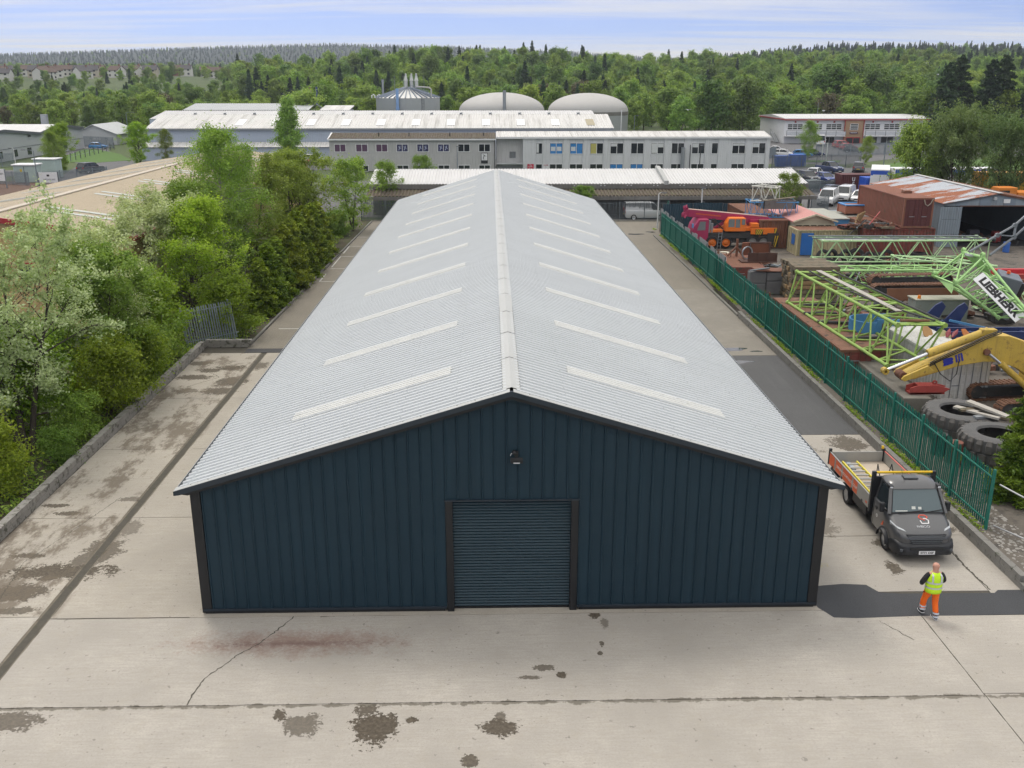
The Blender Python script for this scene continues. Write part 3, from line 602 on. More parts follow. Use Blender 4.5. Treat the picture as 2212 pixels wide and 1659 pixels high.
lf_cyp = leafmat('cypress_green', (.035, .08, .010), (.30, .37, .035), .25)
lf_spr = leafmat('spruce_blue_green', (.03, .062, .034), (.085, .14, .07), .12)
lf_grey = leafmat('leaf_grey_green', (.10, .17, .05), (.33, .42, .17), .3)
lf_brown = leafmat('bud_brown', (.075, .06, .03), (.15, .13, .06), .2)
def plant(name, meshes, loc, rz, sc, label, cat='tree', group=None, crown='crown', trunk='trunk'):
    e = empty(name, loc, rz, label, cat, group); e.scale = (sc, sc, sc) if isinstance(sc, (int, float)) else sc
    obj(trunk, meshes[0], e); obj(crown, meshes[1], e); return e
T_ = {}
T_['whitebeamA'] = tree_meshes('whitebeam', 11, 9.8, 4.6, 'spread', 36000, .078, m_bark, lf_pale, .2, .24, 3, 48, 0, .27, 6, .6, .28)
T_['whitebeamB'] = tree_meshes('whitebeam', 12, 8.6, 3.8, 'round', 30000, .076, m_bark, lf_pale, .15, .18, 2, 40, 0, .27, 6, .6, .25)
T_['greenA'] = tree_meshes('green_tree', 13, 8.3, 3.2, 'round', 34000, .076, m_bark, lf_green, .08, .16, 2, 40, .05, .28, 6, .55, .2)
T_['yellowA'] = tree_meshes('yellow_tree', 14, 8.6, 3.1, 'oval', 34000, .07, m_bark, lf_yel, .06, .15, 1, 46, .12, .28, 6, .5, .2)
T_['birchA'] = tree_meshes('birch', 15, 12, 3.4, 'oval', 38000, .066, m_barkb, lf_birch, .15, .17, 1, 46, .35, .36, 6, .2, .15)
T_['willow'] = tree_meshes('willow', 16, 8.6, 3.9, 'round', 32000, .078, m_bark, lf_birch, .08, .17, 3, 42, .1, .30, 5, .5, .2)
T_['hawthorn'] = tree_meshes('shrub', 17, 3.4, 2.0, 'round', 15000, .07, m_bark, lf_yel, .02, .06, 4, 36, .1, .3, 5, .5)
T_['shrubB'] = tree_meshes('shrub', 18, 2.4, 1.5, 'round', 9000, .07, m_bark, lf_green, .02, .05, 4, 30, .1, .26, 4, .5)
T_['cypress'] = conifer_meshes('cypress', 19, 5.4, 1.55, 17000, .12, m_bark, lf_cyp, .01, .6, .4)
T_['lacy'] = tree_meshes('birch', 20, 8, 2.3, 'oval', 9000, .10, m_bark, lf_birch, .12, .12, 2, 34, .15, .34, 5, .3, .2)
# row of trees on the bank left of the yard (near to far)
plant('whitebeam_tree', T_['whitebeamA'], (-19.4, 37.6, -.05), .6, .86, 'pale silvery green tree with dark forked trunk, nearest on the left')
plant('whitebeam_tree', T_['whitebeamB'], (-23.6, 36.0, -.05), 2.1, .78, 'pale green tree cut by the left photo edge')
plant('green_tree', T_['greenA'], (-19.2, 45.2, -.05), 1.0, .86, 'fresh green tree between the pale forked tree and the leaning palisade')
plant('whitebeam_tree', T_['whitebeamB'], (-21.0, 49.4, -.05), 4.0, .88, 'pale green tree in front of the ochre wall, second of its kind')
plant('yellow_green_tree', T_['yellowA'], (-18.7, 59.0, -.05), .2, .98, 'bright yellow green tree just behind the leaning palisade')
plant('whitebeam_tree', T_['whitebeamB'], (-20.8, 59.5, -.05), 5.1, .9, 'pale feathery tree covering the corner of the ochre roof')
plant('birch_tree', T_['birchA'], (-20.4, 71.5, -.05), .9, 1.03, 'tall drooping birch rising above the ochre roof')
plant('birch_tree', T_['birchA'], (-19.9, 76.5, -.05), 3.3, .80, 'shorter birch right of the tall drooping one')
plant('green_tree', T_['greenA'], (-19.8, 66.5, -.05), 3.5, .98, 'rounded green tree behind the clipped cypresses')
plant('willow_tree', T_['willow'], (-18.0, 89.5, -.05), 0., .98, 'broad willow at the far end of the tarmac lane')
plant('willow_tree', T_['willow'], (-20.4, 82.5, -.05), 2.0, 1.02, 'grey green willow left of the broad one')
plant('lacy_tree', T_['lacy'], (-14.2, 99.5, -.05), 1.0, .98, 'thin lacy tree beside the far palisade gate')
plant('lacy_tree', T_['lacy'], (-11.4, 112., 0), 2.2, .80, 'thin lacy tree left of the far end of the warehouse roof')
plant('lacy_tree', T_['lacy'], (-9.3, 128., 0), 4.2, .74, 'small rounded birch in front of the grey office windows')
plant('yellow_green_tree', T_['yellowA'], (-19.6, 95.5, -.05), 2.6, .98, 'olive green tree behind the broad willow')
k = 0
for (x, y, s, key, lab) in ((-18.0, 42.5, 1.0, 'hawthorn', 'bright lime shrub in front of the pale forked tree'), (-17.9, 46.3, .85, 'hawthorn', 'lime shrub leaning towards the block wall corner'), (-18.3, 39.3, .8, 'shrubB', 'low green shrub at the foot of the forked trunk'), (-18.5, 33.6, .85, 'hawthorn', 'lime shrub hanging over the block wall, nearest'), (-18.2, 49.6, 1.0, 'shrubB', 'green shrub pushing against the leaning palisade'), (-21.2, 40.0, 1.3, 'hawthorn', 'lime shrub behind the forked trunk'), (-19.5, 30.6, .75, 'shrubB', 'low shrub at the left photo edge'), (-17.7, 36.6, .55, 'shrubB', 'knee high shrub against the block wall'), (-18.6, 52.3, 1.25, 'hawthorn', 'dark leafy shrub left of the leaning palisade'), (-16.1, 57.2, 1.0, 'hawthorn', 'leafy shrub right behind the leaning palisade end'), (-16.2, 92.8, 1.0, 'shrubB', 'shrub below the broad willow'), (-15.4, 96.6, .9, 'shrubB', 'shrub left of the far palisade gate'), (-22.6, 44.4, 1.5, 'shrubB', 'green thicket behind the fresh green tree')):
    k += 1; plant('shrub', T_[key], (x, y, -.05), k * 1.3, s, lab, 'shrub', crown='foliage', trunk='stem')
cyp = [(62.6, .72), (65.2, .82), (67.8, .82), (70.4, .9), (73.0, .92), (75.6, .98), (78.4, .98), (81.4, .95), (84.6, .9)]
for i, (y, s) in enumerate(cyp):
    plant('cypress_bush', T_['cypress'], (-15.35 + .012 * i, y, -.02), i * 1.1, (s * 1.1, s * 1.1, s), 'dark olive cypress, number %s in the row beside the lane counted from the near end' % ('one', 'two', 'three', 'four', 'five', 'six', 'seven', 'eight', 'nine')[i], 'bush', 'cypress row', 'foliage', 'stem')
plant('conifer', conifer_meshes('cypress', 29, 4.9, 1.1, 22000, .085, m_bark, lf_cyp, .02, .7), (19.2, 31.7, .3), 0, (1.05, 1.05, .9), 'dark green conifer at the end of the green fence', 'tree')
# ground cover on the left bank and weeds at fence feet
rng = np.random.default_rng(5)
def cover(name, pts, size, mat, label, hgt=.25, up=.6):
    pts = np.asarray(pts, float); pts[:, 2] += rng.uniform(0, hgt, len(pts)); v, f = leaves_np(rng, pts, size, .45, up); return tag(obj(name, mesh_np(name, v, f, mat, np.repeat(rng.uniform(0, 1, len(pts)), 4))), label, 'weeds', kind='stuff')
n = 26000; x = -17.1 - np.abs(rng.normal(size=n)) * 2.6; y = rng.uniform(26, 104, n); x = np.where(y > 55, x + 2.4, x); mk = rng.uniform(size=n) < .35 + .65 * (np.sin(x * 2.3 + np.sin(y * .9) * 2) > 0)
cover('ground_ivy', np.stack([x, y, 0 * x], 1)[mk], .09, lf_green, 'low green undergrowth on the bank under the trees')
n = 7000; y = rng.uniform(29, 98, n); y = y[np.sin(y * 1.1) + np.sin(y * .37 + 1) * .8 + rng.normal(size=n) * .5 > .1]; x = 16.55 + np.abs(rng.normal(size=len(y))) * .16
cover('fence_weeds', np.stack([x, y, 0 * x + .33], 1), .06, lf_yel, 'yellow green weeds and moss along the foot of the green fence', .12)
n = 2500; x = rng.uniform(17.6, 19.5, n); y = rng.uniform(30, 100, n); mk = np.sin(y * .8) > .2
cover('scrub', np.stack([x, y, 0 * x + .33], 1)[mk], .08, lf_dark, 'scrubby weeds behind the green fence', .6)
# stones at the bottom right
sv = []; sf = []; r = np.random.default_rng(3)
for k in range(2600):
    x = 16.7 + r.uniform(0, 5.5); y = r.uniform(24.6, 33.5); s = r.uniform(.015, .06) * (1.6 if r.uniform() < .1 else 1); b0 = len(sv)
    if y > 29.2 and x > 18: continue
    for dx, dy, dz in ((-1, -1, 0), (1, -1, 0), (1, 1, 0), (-1, 1, 0), (0, 0, 1)): sv.append((x + s * dx * r.uniform(.6, 1.3), y + s * dy * r.uniform(.6, 1.3), .325 + dz * s * r.uniform(.5, 1.1)))
    sf += [(b0, b0 + 1, b0 + 4), (b0 + 1, b0 + 2, b0 + 4), (b0 + 2, b0 + 3, b0 + 4), (b0 + 3, b0, b0 + 4)]
m_stone = P('rubble', (.26, .25, .23), .9, var=.55, scale=6, fine=.3); tag(obj('rubble', mesh_np('rubble', sv, sf, m_stone)), 'pale crushed stone and rubble beside the kerb wall, bottom right', 'rubble', kind='stuff')
# ---------------- background woodland
FT = []
FS = [('round', lf_green, 0), ('oval', lf_birch, .1), ('round', lf_dark, 0), ('oval', lf_green, 0), ('tall', lf_dark, 0), ('round', lf_birch, 0), ('round', lf_brown, 0)]
for i, (shp, lm, dr) in enumerate(FS):
    FT.append(tree_meshes('woodland_tree', 40 + i, 13, 4.9 if shp != 'tall' else 3.6, shp, 5200 if lm is not lf_brown else 3000, .30, m_bark, lm, .12, .2, 1, 34, dr, .62, 4, .45))
FC = [conifer_meshes('spruce', 60 + i, 15, 3.0 - i * .4, 5200, .38, m_bark, (lf_con, lf_spr)[i], .06, .8, .35) for i in range(2)]
NM = ['bright green', 'birch green', 'dark green', 'fresh green', 'tall dark', 'olive green', 'brownish budding']
def hit(x, y):
    for (a, b, c, d) in ((-72, 30, 180, 226), (-38, -8, 226, 262), (-16, 44, 230, 280), (-130, -86, 120, 262), (74, 120, 230, 262), (-75, 75, 100, 176), (40, 100, 100, 240)):
        if a < x < b and c < y < d: return True
    return False
rf = random.Random(21); cnt = 0
rows = []
y = 236.0
while y < 470 and cnt < 285:
    half = .60 * y; x = -half + rf.uniform(0, 6)
    while x < half:
        xx = x + rf.uniform(-2.5, 2.5); yy = y + rf.uniform(-5, 5); rows.append((xx, yy)); x += rf.uniform(7.5, 11.5) * (1 if y < 330 else 1.15)
    y += 15 if y < 330 else 24
rf.shuffle(rows); rows = [p for p in rows if not hit(*p)]
keep = sorted(rows, key=lambda p: p[1])[:272]
far_rows = sorted(rows, key=lambda p: p[1])[272:]
def species(x, y):
    q = math.sin(x * .021 + 1.3) + math.sin(y * .017 + x * .008) + rf.uniform(-.9, .9)
    if q > .75: return 'c', rf.choice((0, 0, 1))
    return 'd', rf.choice((0, 1, 1, 2, 3, 3, 4, 5, 5, 0, 2, 1, 3, 0) if rf.random() < .94 else (6,))
for (x, y) in keep:
    kd, i = species(x, y); z = float(terr(x, y)) - .2; s = rf.uniform(.72, 1.08) * ((.8 if y < 310 else .58) if x < -.2 * y else 1); fr = (y < 262)
    az = x / y; rg_ = 'behind the grey units' if az < -.33 else 'behind the left of the works' if az < -.12 else 'behind the ribbed tank' if az < 0 else 'behind the domes' if az < .12 else 'right of the domes' if az < .27 else 'behind the far white office' if az < .42 else 'behind the right hand trees'; dp = ', front rank' if y < 252 else ', second rank' if y < 280 else ', further back'
    if kd == 'c': plant('spruce_tree', FC[i], (x, y, z), rf.uniform(0, 6), s * 1.02, ('dark conifer ', 'bluish spruce ')[i] + 'in the wood ' + rg_ + dp, 'tree', ('woodland conifers', 'woodland spruces')[i] + ' ' + rg_)
    else: plant('woodland_tree', FT[i], (x, y, z), rf.uniform(0, 6), (s, s, s * rf.uniform(.85, 1.1)), NM[i] + ' tree in the wood ' + rg_ + dp, 'tree', NM[i] + ' trees ' + rg_)
# taller landmark trees
TB = tree_meshes('beech', 77, 17, 7.6, 'round', 15000, .36, m_bark, lf_dark, .06, .4, 1, 60, 0, .85, 5, .45); TB2 = tree_meshes('beech', 78, 17, 7.0, 'oval', 14000, .36, m_bark, lf_green, .06, .4, 1, 60, 0, .85, 5, .45)
TC = conifer_meshes('dark_conifer', 79, 17, 4.2, 13000, .36, m_bark, lf_con, .04, .5, .4)
plant('beech_tree', TB, (104, 305, .3), 0, 1.02, 'tall dense dark green tree left of the pair above the far white office')
plant('beech_tree', TB, (120, 309, .3), 2, .95, 'tall dense dark green tree right of the pair above the far white office')
plant('beech_tree', TB2, (90, 300, .2), 1, .78, 'bright green rounded tree above the left half of the far white office')
plant('beech_tree', TB2, (132, 600, 13), 3, 1.08, 'huge pale green domed tree above the woodland, right of the terraced houses')
for i, (x, y, s) in enumerate(((111, 240, 1.12), (116, 245, 1.22), (121, 239, 1.15), (126, 243, 1.22), (131, 237, 1.12))):
    plant('dark_conifer', TC, (x, y, -.1), i, s, 'nearly black conifer, %s of the clump at the right edge' % ('first', 'second', 'third', 'fourth', 'fifth')[i], 'tree', 'dark conifer clump')
plant('beech_tree', TB2, (108, 252, 0), 5, .74, 'yellow green tree just left of the black conifers')
# trees round the car parks
TR = tree_meshes('car_park_willow', 81, 9.2, 6.0, 'round', 26000, .14, m_bark, lf_grey, .12, .24, 3, 54, .05, .42, 6, .4, .15); TR2 = tree_meshes('car_park_willow', 82, 8.8, 4.4, 'round', 16000, .15, m_bark, lf_green, .15, .2, 2, 44, 0, .55, 6, .4)
plant('willow_tree', TR, (54.6, 113, 0), 0, (.70, .70, 1.08), 'large round grey green tree behind the rusty shed roof')
plant('willow_tree', TR2, (51.8, 115, 0), 2, (.78, .78, 1.02), 'bright green crown left of the large round one behind the rusty shed')
plant('willow_tree', TR, (58.4, 109, 0), 2.4, (.62, .62, 1.0), 'grey green tree right of the large round one')
plant('willow_tree', TR, (62.6, 106, 0), 4, (.58, .58, .98), 'tree cut by the right edge beside the orange lorry')
plant('birch_tree', T_['birchA'], (61.0, 187, 0), 1.5, .66, 'slender birch in front of the far white office')
plant('birch_tree', T_['birchA'], (68.6, 177, 0), 4.5, .46, 'small birch beside the far car park entrance')
plant('birch_tree', T_['birchA'], (-70.8, 160, 0), 2.5, .62, 'rounded birch beside the substation cabinet')
plant('yellow_green_tree', T_['yellowA'], (-73.5, 168, 0), .5, .95, 'green birch behind the rounded one, in front of the grey units')
plant('yellow_green_tree', T_['yellowA'], (-63.4, 178, 0), 1.9, .92, 'olive birch at the left end of the white roofed works')
plant('birch_tree', T_['birchA'], (-60.4, 183, 0), .3, .55, 'small drooping birch against the blue cladding')
plant('poplar_tree', tree_meshes('poplar', 83, 12.6, 3.4, 'tall', 16000, .16, m_barkb, lf_green, .1, .2, 1, 50, .15, .5, 6, .3), (-36.5, 180, 0), 0, 1, 'tall pointed birch standing in front of the white works roof')
plant('green_tree', T_['greenA'], (10.6, 108.3, 0), 2.2, (.46, .46, .42), 'fresh green bush behind the right eave of the warehouse')
plant('lacy_tree', T_['lacy'], (33.2, 107.0, .2), 3.3, (.62, .62, .66), 'thin sapling behind the white steel frame')
# woodland further off: one mass, its crowns instanced from the woodland trees above
def forest(name, pts, label, sources):
    """pts: (x, y, z, source index, scale xy, scale z)"""
    me = bpy.data.meshes.new(name); me.from_pydata([p[:3] for p in pts], [], []); rg = np.random.default_rng(len(pts))
    me.attributes.new('idx', 'INT', 'POINT').data.foreach_set('value', np.array([p[3] for p in pts], np.int32)); me.attributes.new('rz', 'FLOAT', 'POINT').data.foreach_set('value', rg.uniform(0, 6.28, len(pts)).astype(np.float32))
    me.attributes.new('scl', 'FLOAT_VECTOR', 'POINT').data.foreach_set('vector', np.array([(p[4], p[4], p[5]) for p in pts], np.float32).ravel())
    o = obj(name, me); ng = bpy.data.node_groups.new(name, 'GeometryNodeTree'); ng.interface.new_socket('Geometry', in_out='INPUT', socket_type='NodeSocketGeometry'); ng.interface.new_socket('Geometry', in_out='OUTPUT', socket_type='NodeSocketGeometry')
    A = ng.nodes.new; K = ng.links.new; gi = A('NodeGroupInput'); go = A('NodeGroupOutput'); mp = A('GeometryNodeMeshToPoints'); K(gi.outputs[0], mp.inputs[0]); jn = A('GeometryNodeJoinGeometry')
    def na(n, t): q = A('GeometryNodeInputNamedAttribute'); q.data_type = t; q.inputs[0].default_value = n; return q.outputs[0]
    ce = A('ShaderNodeCombineXYZ'); K(na('rz', 'FLOAT'), ce.inputs[2]); sc = na('scl', 'FLOAT_VECTOR'); ix = na('idx', 'INT')
    for k, src in enumerate(sources):
        oi = A('GeometryNodeObjectInfo'); oi.transform_space = 'ORIGINAL'; oi.inputs[0].default_value = src; oi.inputs[1].default_value = True
        cp = A('FunctionNodeCompare'); cp.data_type = 'INT'; cp.operation = 'EQUAL'; K(ix, cp.inputs[2]); cp.inputs[3].default_value = k
        ip = A('GeometryNodeInstanceOnPoints'); K(mp.outputs[0], ip.inputs['Points']); K(cp.outputs[0], ip.inputs['Selection']); K(oi.outputs['Geometry'], ip.inputs['Instance']); K(ce.outputs[0], ip.inputs['Rotation']); K(sc, ip.inputs['Scale']); K(ip.outputs[0], jn.inputs[0])
    K(jn.outputs[0], go.inputs[0]); o.modifiers.new('scatter', 'NODES').node_group = ng; return tag(o, label, 'woodland', kind='stuff')
def first_crown(me):
    for o in bpy.data.objects:
        if o.type == 'MESH' and o.data == me: return o
SRC = [first_crown(m_[1]) for m_ in FT + FC]; ok_ = [i for i, q in enumerate(SRC) if q]; SRC2 = [SRC[i] for i in ok_]; IDX = {i: k for k, i in enumerate(ok_)}
def kind(x, y, rr, cp): 
    if rr.random() < cp: return IDX.get(rr.choice((7, 7, 8)), 0)
    return IDX.get(rr.choice((0, 1, 2, 3, 5, 1, 3, 0, 2, 4)), 0)
rf2 = random.Random(8); pts = []
def addt(xx, yy, cp, s): z = float(terr(xx, yy)) - .6; pts.append((xx, yy, z, kind(xx, yy, rf2, cp), s, s * rf2.uniform(.85, 1.1)))
conf = lambda x, y: .65 if math.sin(x * .013 + 2) + math.sin(y * .01 + x * .005) > .35 else .14
for (xx, yy) in far_rows: addt(xx, yy, conf(xx, yy), rf2.uniform(.75, 1.1) * (.6 if -.64 < xx / yy < -.25 else 1))
y = 380.
while y < 900:
    half = .6 * y; x = -half
    while x < half:
        xx = x + rf2.uniform(-4, 4); yy = y + rf2.uniform(-8, 8); az = xx / yy; lf = -.64 < az < -.25
        if not (yy > 470 and yy < 800 and -.62 < az < -.27 and rf2.random() < .6) and not (585 < yy < 700 and .08 < az < .31): addt(xx, yy, conf(xx, yy), rf2.uniform(.7, 1.15) * ((.55 if yy < 640 else .6) if lf else 1))
        x += rf2.uniform(6.5, 10) * (1 + (y - 380) / 1500)
    y += 20
forest('distant_woodland', pts, 'mixed woodland filling the middle distance below the hills', SRC2)
pts = []; y = 900.
while y < 3000:
    half = .6 * y; st = 8.0 * (y / 900) ** .55; x = -half
    while x < half:
        xx = x + rf2.uniform(-st * .5, st * .5); yy = y + rf2.uniform(-12, 12); addt(xx, yy, .93 if (yy > 1900 or xx / yy > .1) else .3, rf2.uniform(.7, 1.0) * (.68 if yy > 1800 else 1)); x += st
    y += 24 * (y / 900) ** .6
forest('hill_forest', pts, 'dark conifer plantation covering the distant hills', SRC2)
# ================================================================ BACKGROUND BUILDINGS
m_rend = P('grey_render', (.45, .45, .445), .9, var=.12, scale=.5, fine=.08, streak=((.2, .2, .195), .5))
m_wrend = P('white_render', (.60, .615, .63), .85, var=.08, scale=.4, fine=.05, streak=((.36, .38, .37), .65))
m_frame = P('white_window_frame', (.72, .73, .74), .5, var=.05)
m_whroof = P('white_sheet_roof', (.57, .57, .57), .6, var=.1, scale=.3, fine=.06, streak=((.46, .46, .45), .5, (1.8, .06, .06)))
m_dirtyroof = P('lichened_sheet_roof', (.60, .595, .58), .75, var=.12, scale=.4, fine=.08, dirt=((.40, .395, .37), .6, 1.6), streak=((.30, .295, .275), .75, (1.5, .07, .07)))
m_brownroof = P('brown_corrugated_roof', (.095, .075, .055), .9, var=.35, scale=1.2, fine=.2, dirt=((.11, .12, .05), .55, 2.5))
m_bluew = P('pale_blue_cladding', (.42, .48, .58), .6, var=.07, scale=.3)
m_lgrey = P('light_grey_cladding', (.43, .45, .46), .6, var=.07, scale=.3)
m_ochre = P('ochre_cladding', (.50, .36, .17), .6, var=.08, scale=.4); m_ochroof = P('tan_sheet_roof', (.44, .37, .27), .75, var=.14, scale=.35, fine=.07, streak=((.55, .5, .4), .4))
m_redtrim = P('red_trim', (.35, .025, .03), .5); m_dkgrey = P('dark_grey_trim', (.09, .10, .11), .6)
m_wood = P('weathered_timber_fascia', (.17, .165, .155), .9, var=.3, scale=2, fine=.2, streak=((.08, .08, .075), .7))
def bpart(par, mb, name, mat, **k):
    l = par.location; mb.v = [(x - l.x, y - l.y, z - l.z) for x, y, z in mb.v]; return mb.build(name, mat, par, **k)
def corr(x0, x1, pitch, amp, p0, p1, thick=0):
    """corrugated sheet between eave line p0=(y,z) and ridge line p1, corrugations run up the slope"""
    mb = MB(); n = int((x1 - x0) / pitch); vs = []; xs = []
    for i in range(n): xs += [(x0 + i * pitch, 0), (x0 + (i + .3) * pitch, 0), (x0 + (i + .45) * pitch, amp), (x0 + (i + .85) * pitch, amp)]
    xs.append((x1, 0))
    for (y, z) in (p0, p1): vs += [(x, y, z + h) for x, h in xs]
    k = len(xs); return mb.add(vs, [(i, i + 1, i + 1 + k, i + k) for i in range(k - 1)])
def corry(y0, y1, pitch, amp, p0, p1):
    mb = corr(y0, y1, pitch, amp, p0, p1); mb.v = [(y, x, z) for x, y, z in mb.v]; return mb
def window(par, x0, x1, z0, z1, y, split=1, glass=m_glass, fm=m_frame, fw=.09, hbars=0, blind=None):
    wn = bpart(par, MB().bx(x0, x1, y - .03, y + .05, z0, z1), 'window', glass); l = par.location; f = MB()
    for a, b, c, d in ((x0 - fw, x1 + fw, z1, z1 + fw), (x0 - fw, x1 + fw, z0 - fw, z0), (x0 - fw, x0, z0, z1), (x1, x1 + fw, z0, z1)): f.bx(a, b, y - .06, y + .05, c, d)
    for k in range(1, split + 1): f.bx(x0 + (x1 - x0) * k / (split + 1) - fw / 2, x0 + (x1 - x0) * k / (split + 1) + fw / 2, y - .055, y, z0, z1)
    for k in range(1, hbars + 1): f.bx(x0, x1, y - .05, y, z0 + (z1 - z0) * k / (hbars + 1) - fw / 2, z0 + (z1 - z0) * k / (hbars + 1) + fw / 2)
    f.v = [(a - l.x, b - l.y, c - l.z) for a, b, c in f.v]; f.build('frame', fm, wn)
    if blind:
        bl = MB().bx(x0 + .05, (x0 + x1) / 2 - .05, y - .036, y - .031, z0 + (z1 - z0) * blind[1], z1 - .05)
        if len(blind) > 2: bl.bx((x0 + x1) / 2 + .08, x1 - .05, y - .036, y - .031, z0 + (z1 - z0) * blind[2], z1 - .05)
        bl.v = [(a - l.x, b - l.y, c - l.z) for a, b, c in bl.v]; bl.build('blind', blind[0], wn)
    return wn
mb_purple = P('purple_blind', (.10, .05, .10), .7); mb_white = P('white_blind', (.6, .62, .62), .7); mb_blue = P('blue_blind', (.03, .20, .50), .6); mb_yel = P('yellow_curtain', (.45, .42, .12), .8); mb_navy = P('navy_poster', (.03, .03, .10), .5); mb_pale = P('pale_figure', (.5, .55, .7), .6)
# -- grey office with brown roof
YA = 168.
oa = tag(empty('grey_office', (-13, YA, 0)), 'long grey rendered two-storey office with brown corrugated roof', 'building')
bpart(oa, MB().bx(-27.5, .86, YA, YA + 9, 0, 5.3), 'wall', m_rend); rf_ = bpart(oa, corr(-27.6, .9, .42, .09, (YA - .35, 5.35), (YA + 4.2, 6.1)), 'roof', m_brownroof)
bpart(oa, MB().bx(-27.7, .9, YA - .45, YA - .3, 5.12, 5.36), 'fascia', m_frame); bpart(oa, MB().exx([(YA - .4, 5.3), (YA + 4.2, 6.2), (YA + 9, 5.4), (YA + 9, 5.2), (YA - .4, 5.2)], -27.75, -27.52), 'verge', m_frame)
for x in (-19.2, -14, -7, -1.2): bpart(oa, MB().tube((x, YA + 1.6, 5.6), (x, YA + 1.6, 6.3), .09, 8), 'roof_vent', m_black)
AX = [(-26.57, -24.76), (-22.92, -21.04), (-19.5, -17.65), (-16.01, -14.16), (-12.52, -10.63), (-8.98, -7.13), (-5.53, -3.61), (-1.97, -.13)]
for i, (a, b) in enumerate(AX):
    bl = (mb_purple, 0, 0) if i < 3 else ((mb_navy, 0, 0) if i < 6 else None); w_ = window(oa, a, b, 3.25, 4.42, YA, 1, blind=bl)
    if 2 < i < 6:
        for q in (.25, .74):
            x = a + (b - a) * q - oa.location.x; MB().path([(x - .15, -.045, 3.45), (x, -.045, 3.8), (x + .1, -.045, 4.2)], .05, 5).path([(x - .22, -.045, 4.05), (x, -.045, 3.95), (x + .25, -.045, 3.7)], .04, 5).build('printed_figure', mb_pale, w_)
    window(oa, a, b, .0, .9, YA, 1)
sg = bpart(oa, MB().bx(-1.64, -.5, YA - .09, YA - .03, 1.25, 3.0), 'wall_sign', m_black); x = -1.07 + 13
MB().bx(x - .5, x + .5, -.10, -.09, 1.75, 2.92).build('sign_face', m_white, sg); MB().path([(x - .1, -.115, 1.85), (x - .18, -.115, 2.2), (x - .05, -.115, 2.5), (x + .05, -.115, 2.62)], [.02, .07, .1, .05], 6).path([(x - .3, -.115, 2.78), (x, -.115, 2.6), (x + .3, -.115, 2.42)], .03, 5).build('dancer_emblem', m_black, sg)
bpart(oa, MB().tube((.7, YA - .12, 0), (.7, YA - .12, 5.1), .06, 8), 'downpipe', m_black)
# -- linking block and white office
ob = tag(empty('white_office', (27, YA, 0)), 'long white two-storey office with paired windows and narrow projecting piers', 'building')
bpart(ob, MB().bx(1.0, 5.5, YA + .7, YA + 9, 0, 5.55), 'link_wall', m_rend); bpart(ob, MB().bx(5.52, 48.04, YA, YA + 9, 0, 5.5), 'wall', m_wrend)
bpart(ob, MB().bx(1.0, 5.5, YA - .6, YA + .7, 1.1, 1.25), 'canopy', m_lgrey); bpart(ob, MB().bx(3.27, 4.3, YA + .64, YA + .72, 2.1, 3.15), 'vent_grille', m_dkgrey)
for k in range(5): bpart(ob, MB().bx(3.35 + k * .2, 3.39 + k * .2, YA + .6, YA + .64, 2.1, 3.15), 'grille_bar', m_lgrey)
bpart(ob, corr(.95, 48.2, .4, .08, (YA - .3, 5.6), (YA + 4.5, 6.3)), 'roof', m_dirtyroof); bpart(ob, MB().bx(.95, 48.2, YA - .4, YA - .2, 5.36, 5.62), 'fascia', m_frame); bpart(ob, MB().exx([(YA + 4.5, 6.4), (YA + 9, 5.6), (YA + 9, 5.4), (YA + 4.5, 6.2)], 1, 48.1), 'rear_roof', m_dirtyroof)
BX = [(7.81, 8.81), (10.19, 12.3), (13.65, 15.78), (17.13, 19.27), (20.59, 22.75), (24.14, 26.22), (27.61, 29.73), (31.15, 33.23), (34.65, 36.77), (38.08, 39.06), (41.63, 43.76), (45.11, 47.26)]
BL = [(mb_white, .1), (mb_blue, .0, .0), (mb_blue, .0, .0), (mb_yel, 0), (mb_white, .7), None, (mb_white, .05, .6), None, (mb_white, .6), None, (mb_white, .75, .75), (mb_white, .6)]
prev = 5.52
for i, (a, b) in enumerate(BX):
    w_ = window(ob, a, b, 2.85, 4.56, YA, 0 if b - a < 1.2 else 1, blind=BL[i])
    if i in (1, 2):
        x0 = a + .15 - 27; MB().bx(x0, x0 + .75, -.043, -.038, 3.3, 4.0).build('poster', mb_white, w_)
        if i == 1: MB().bx(x0 + 1.05, x0 + 1.8, -.043, -.038, 3.3, 4.0).build('poster', mb_white, w_)
    window(ob, a, b, .2, 1.06, YA, 0 if b - a < 1.2 else 1, blind=(mb_blue, .0, .0) if i in (4, 5) else None)
    bpart(ob, MB().bx(prev, a - .12, YA - .16, YA + .02, 0, 5.34), 'pier', m_wrend); prev = b + .12
bpart(ob, MB().bx(prev, 48.05, YA - .16, YA + .02, 0, 5.34), 'pier', m_wrend)
bpart(ob, MB().tube((33.0, YA - .5, 0), (33.0, YA - .5, 3.9), .34, 12), 'flue', m_steel); bpart(ob, MB().tube((34.3, YA - .3, 0), (34.3, YA - .3, 4.3), .06, 8), 'downpipe', m_black)
m_signred = P('sign_red', (.50, .02, .05), .5)
s = bpart(ob, MB().bx(6.31, 7.4, YA - .24, YA - .17, .25, 1.12), 'cafe_sign', m_signred); 
for k, t in enumerate(('The', 'Buffet', 'Box')): text('lettering', t, .3, m_white, s, (6.85 - 27, -.245, .95 - k * .26), (R_(90), 0, 0), .004)
s = bpart(ob, MB().bx(9.01, 9.99, YA - .24, YA - .17, .15, 1.1), 'cafe_sign', m_white); m_mar = P('maroon_letter', (.25, .01, .03), .6); m_blk = P('black_letter', (.01, .01, .015), .6)
text('lettering', 'CAFE', .34, m_mar, s, (9.5 - 27, -.245, .92), (R_(90), 0, 0), .004, bold=.008)
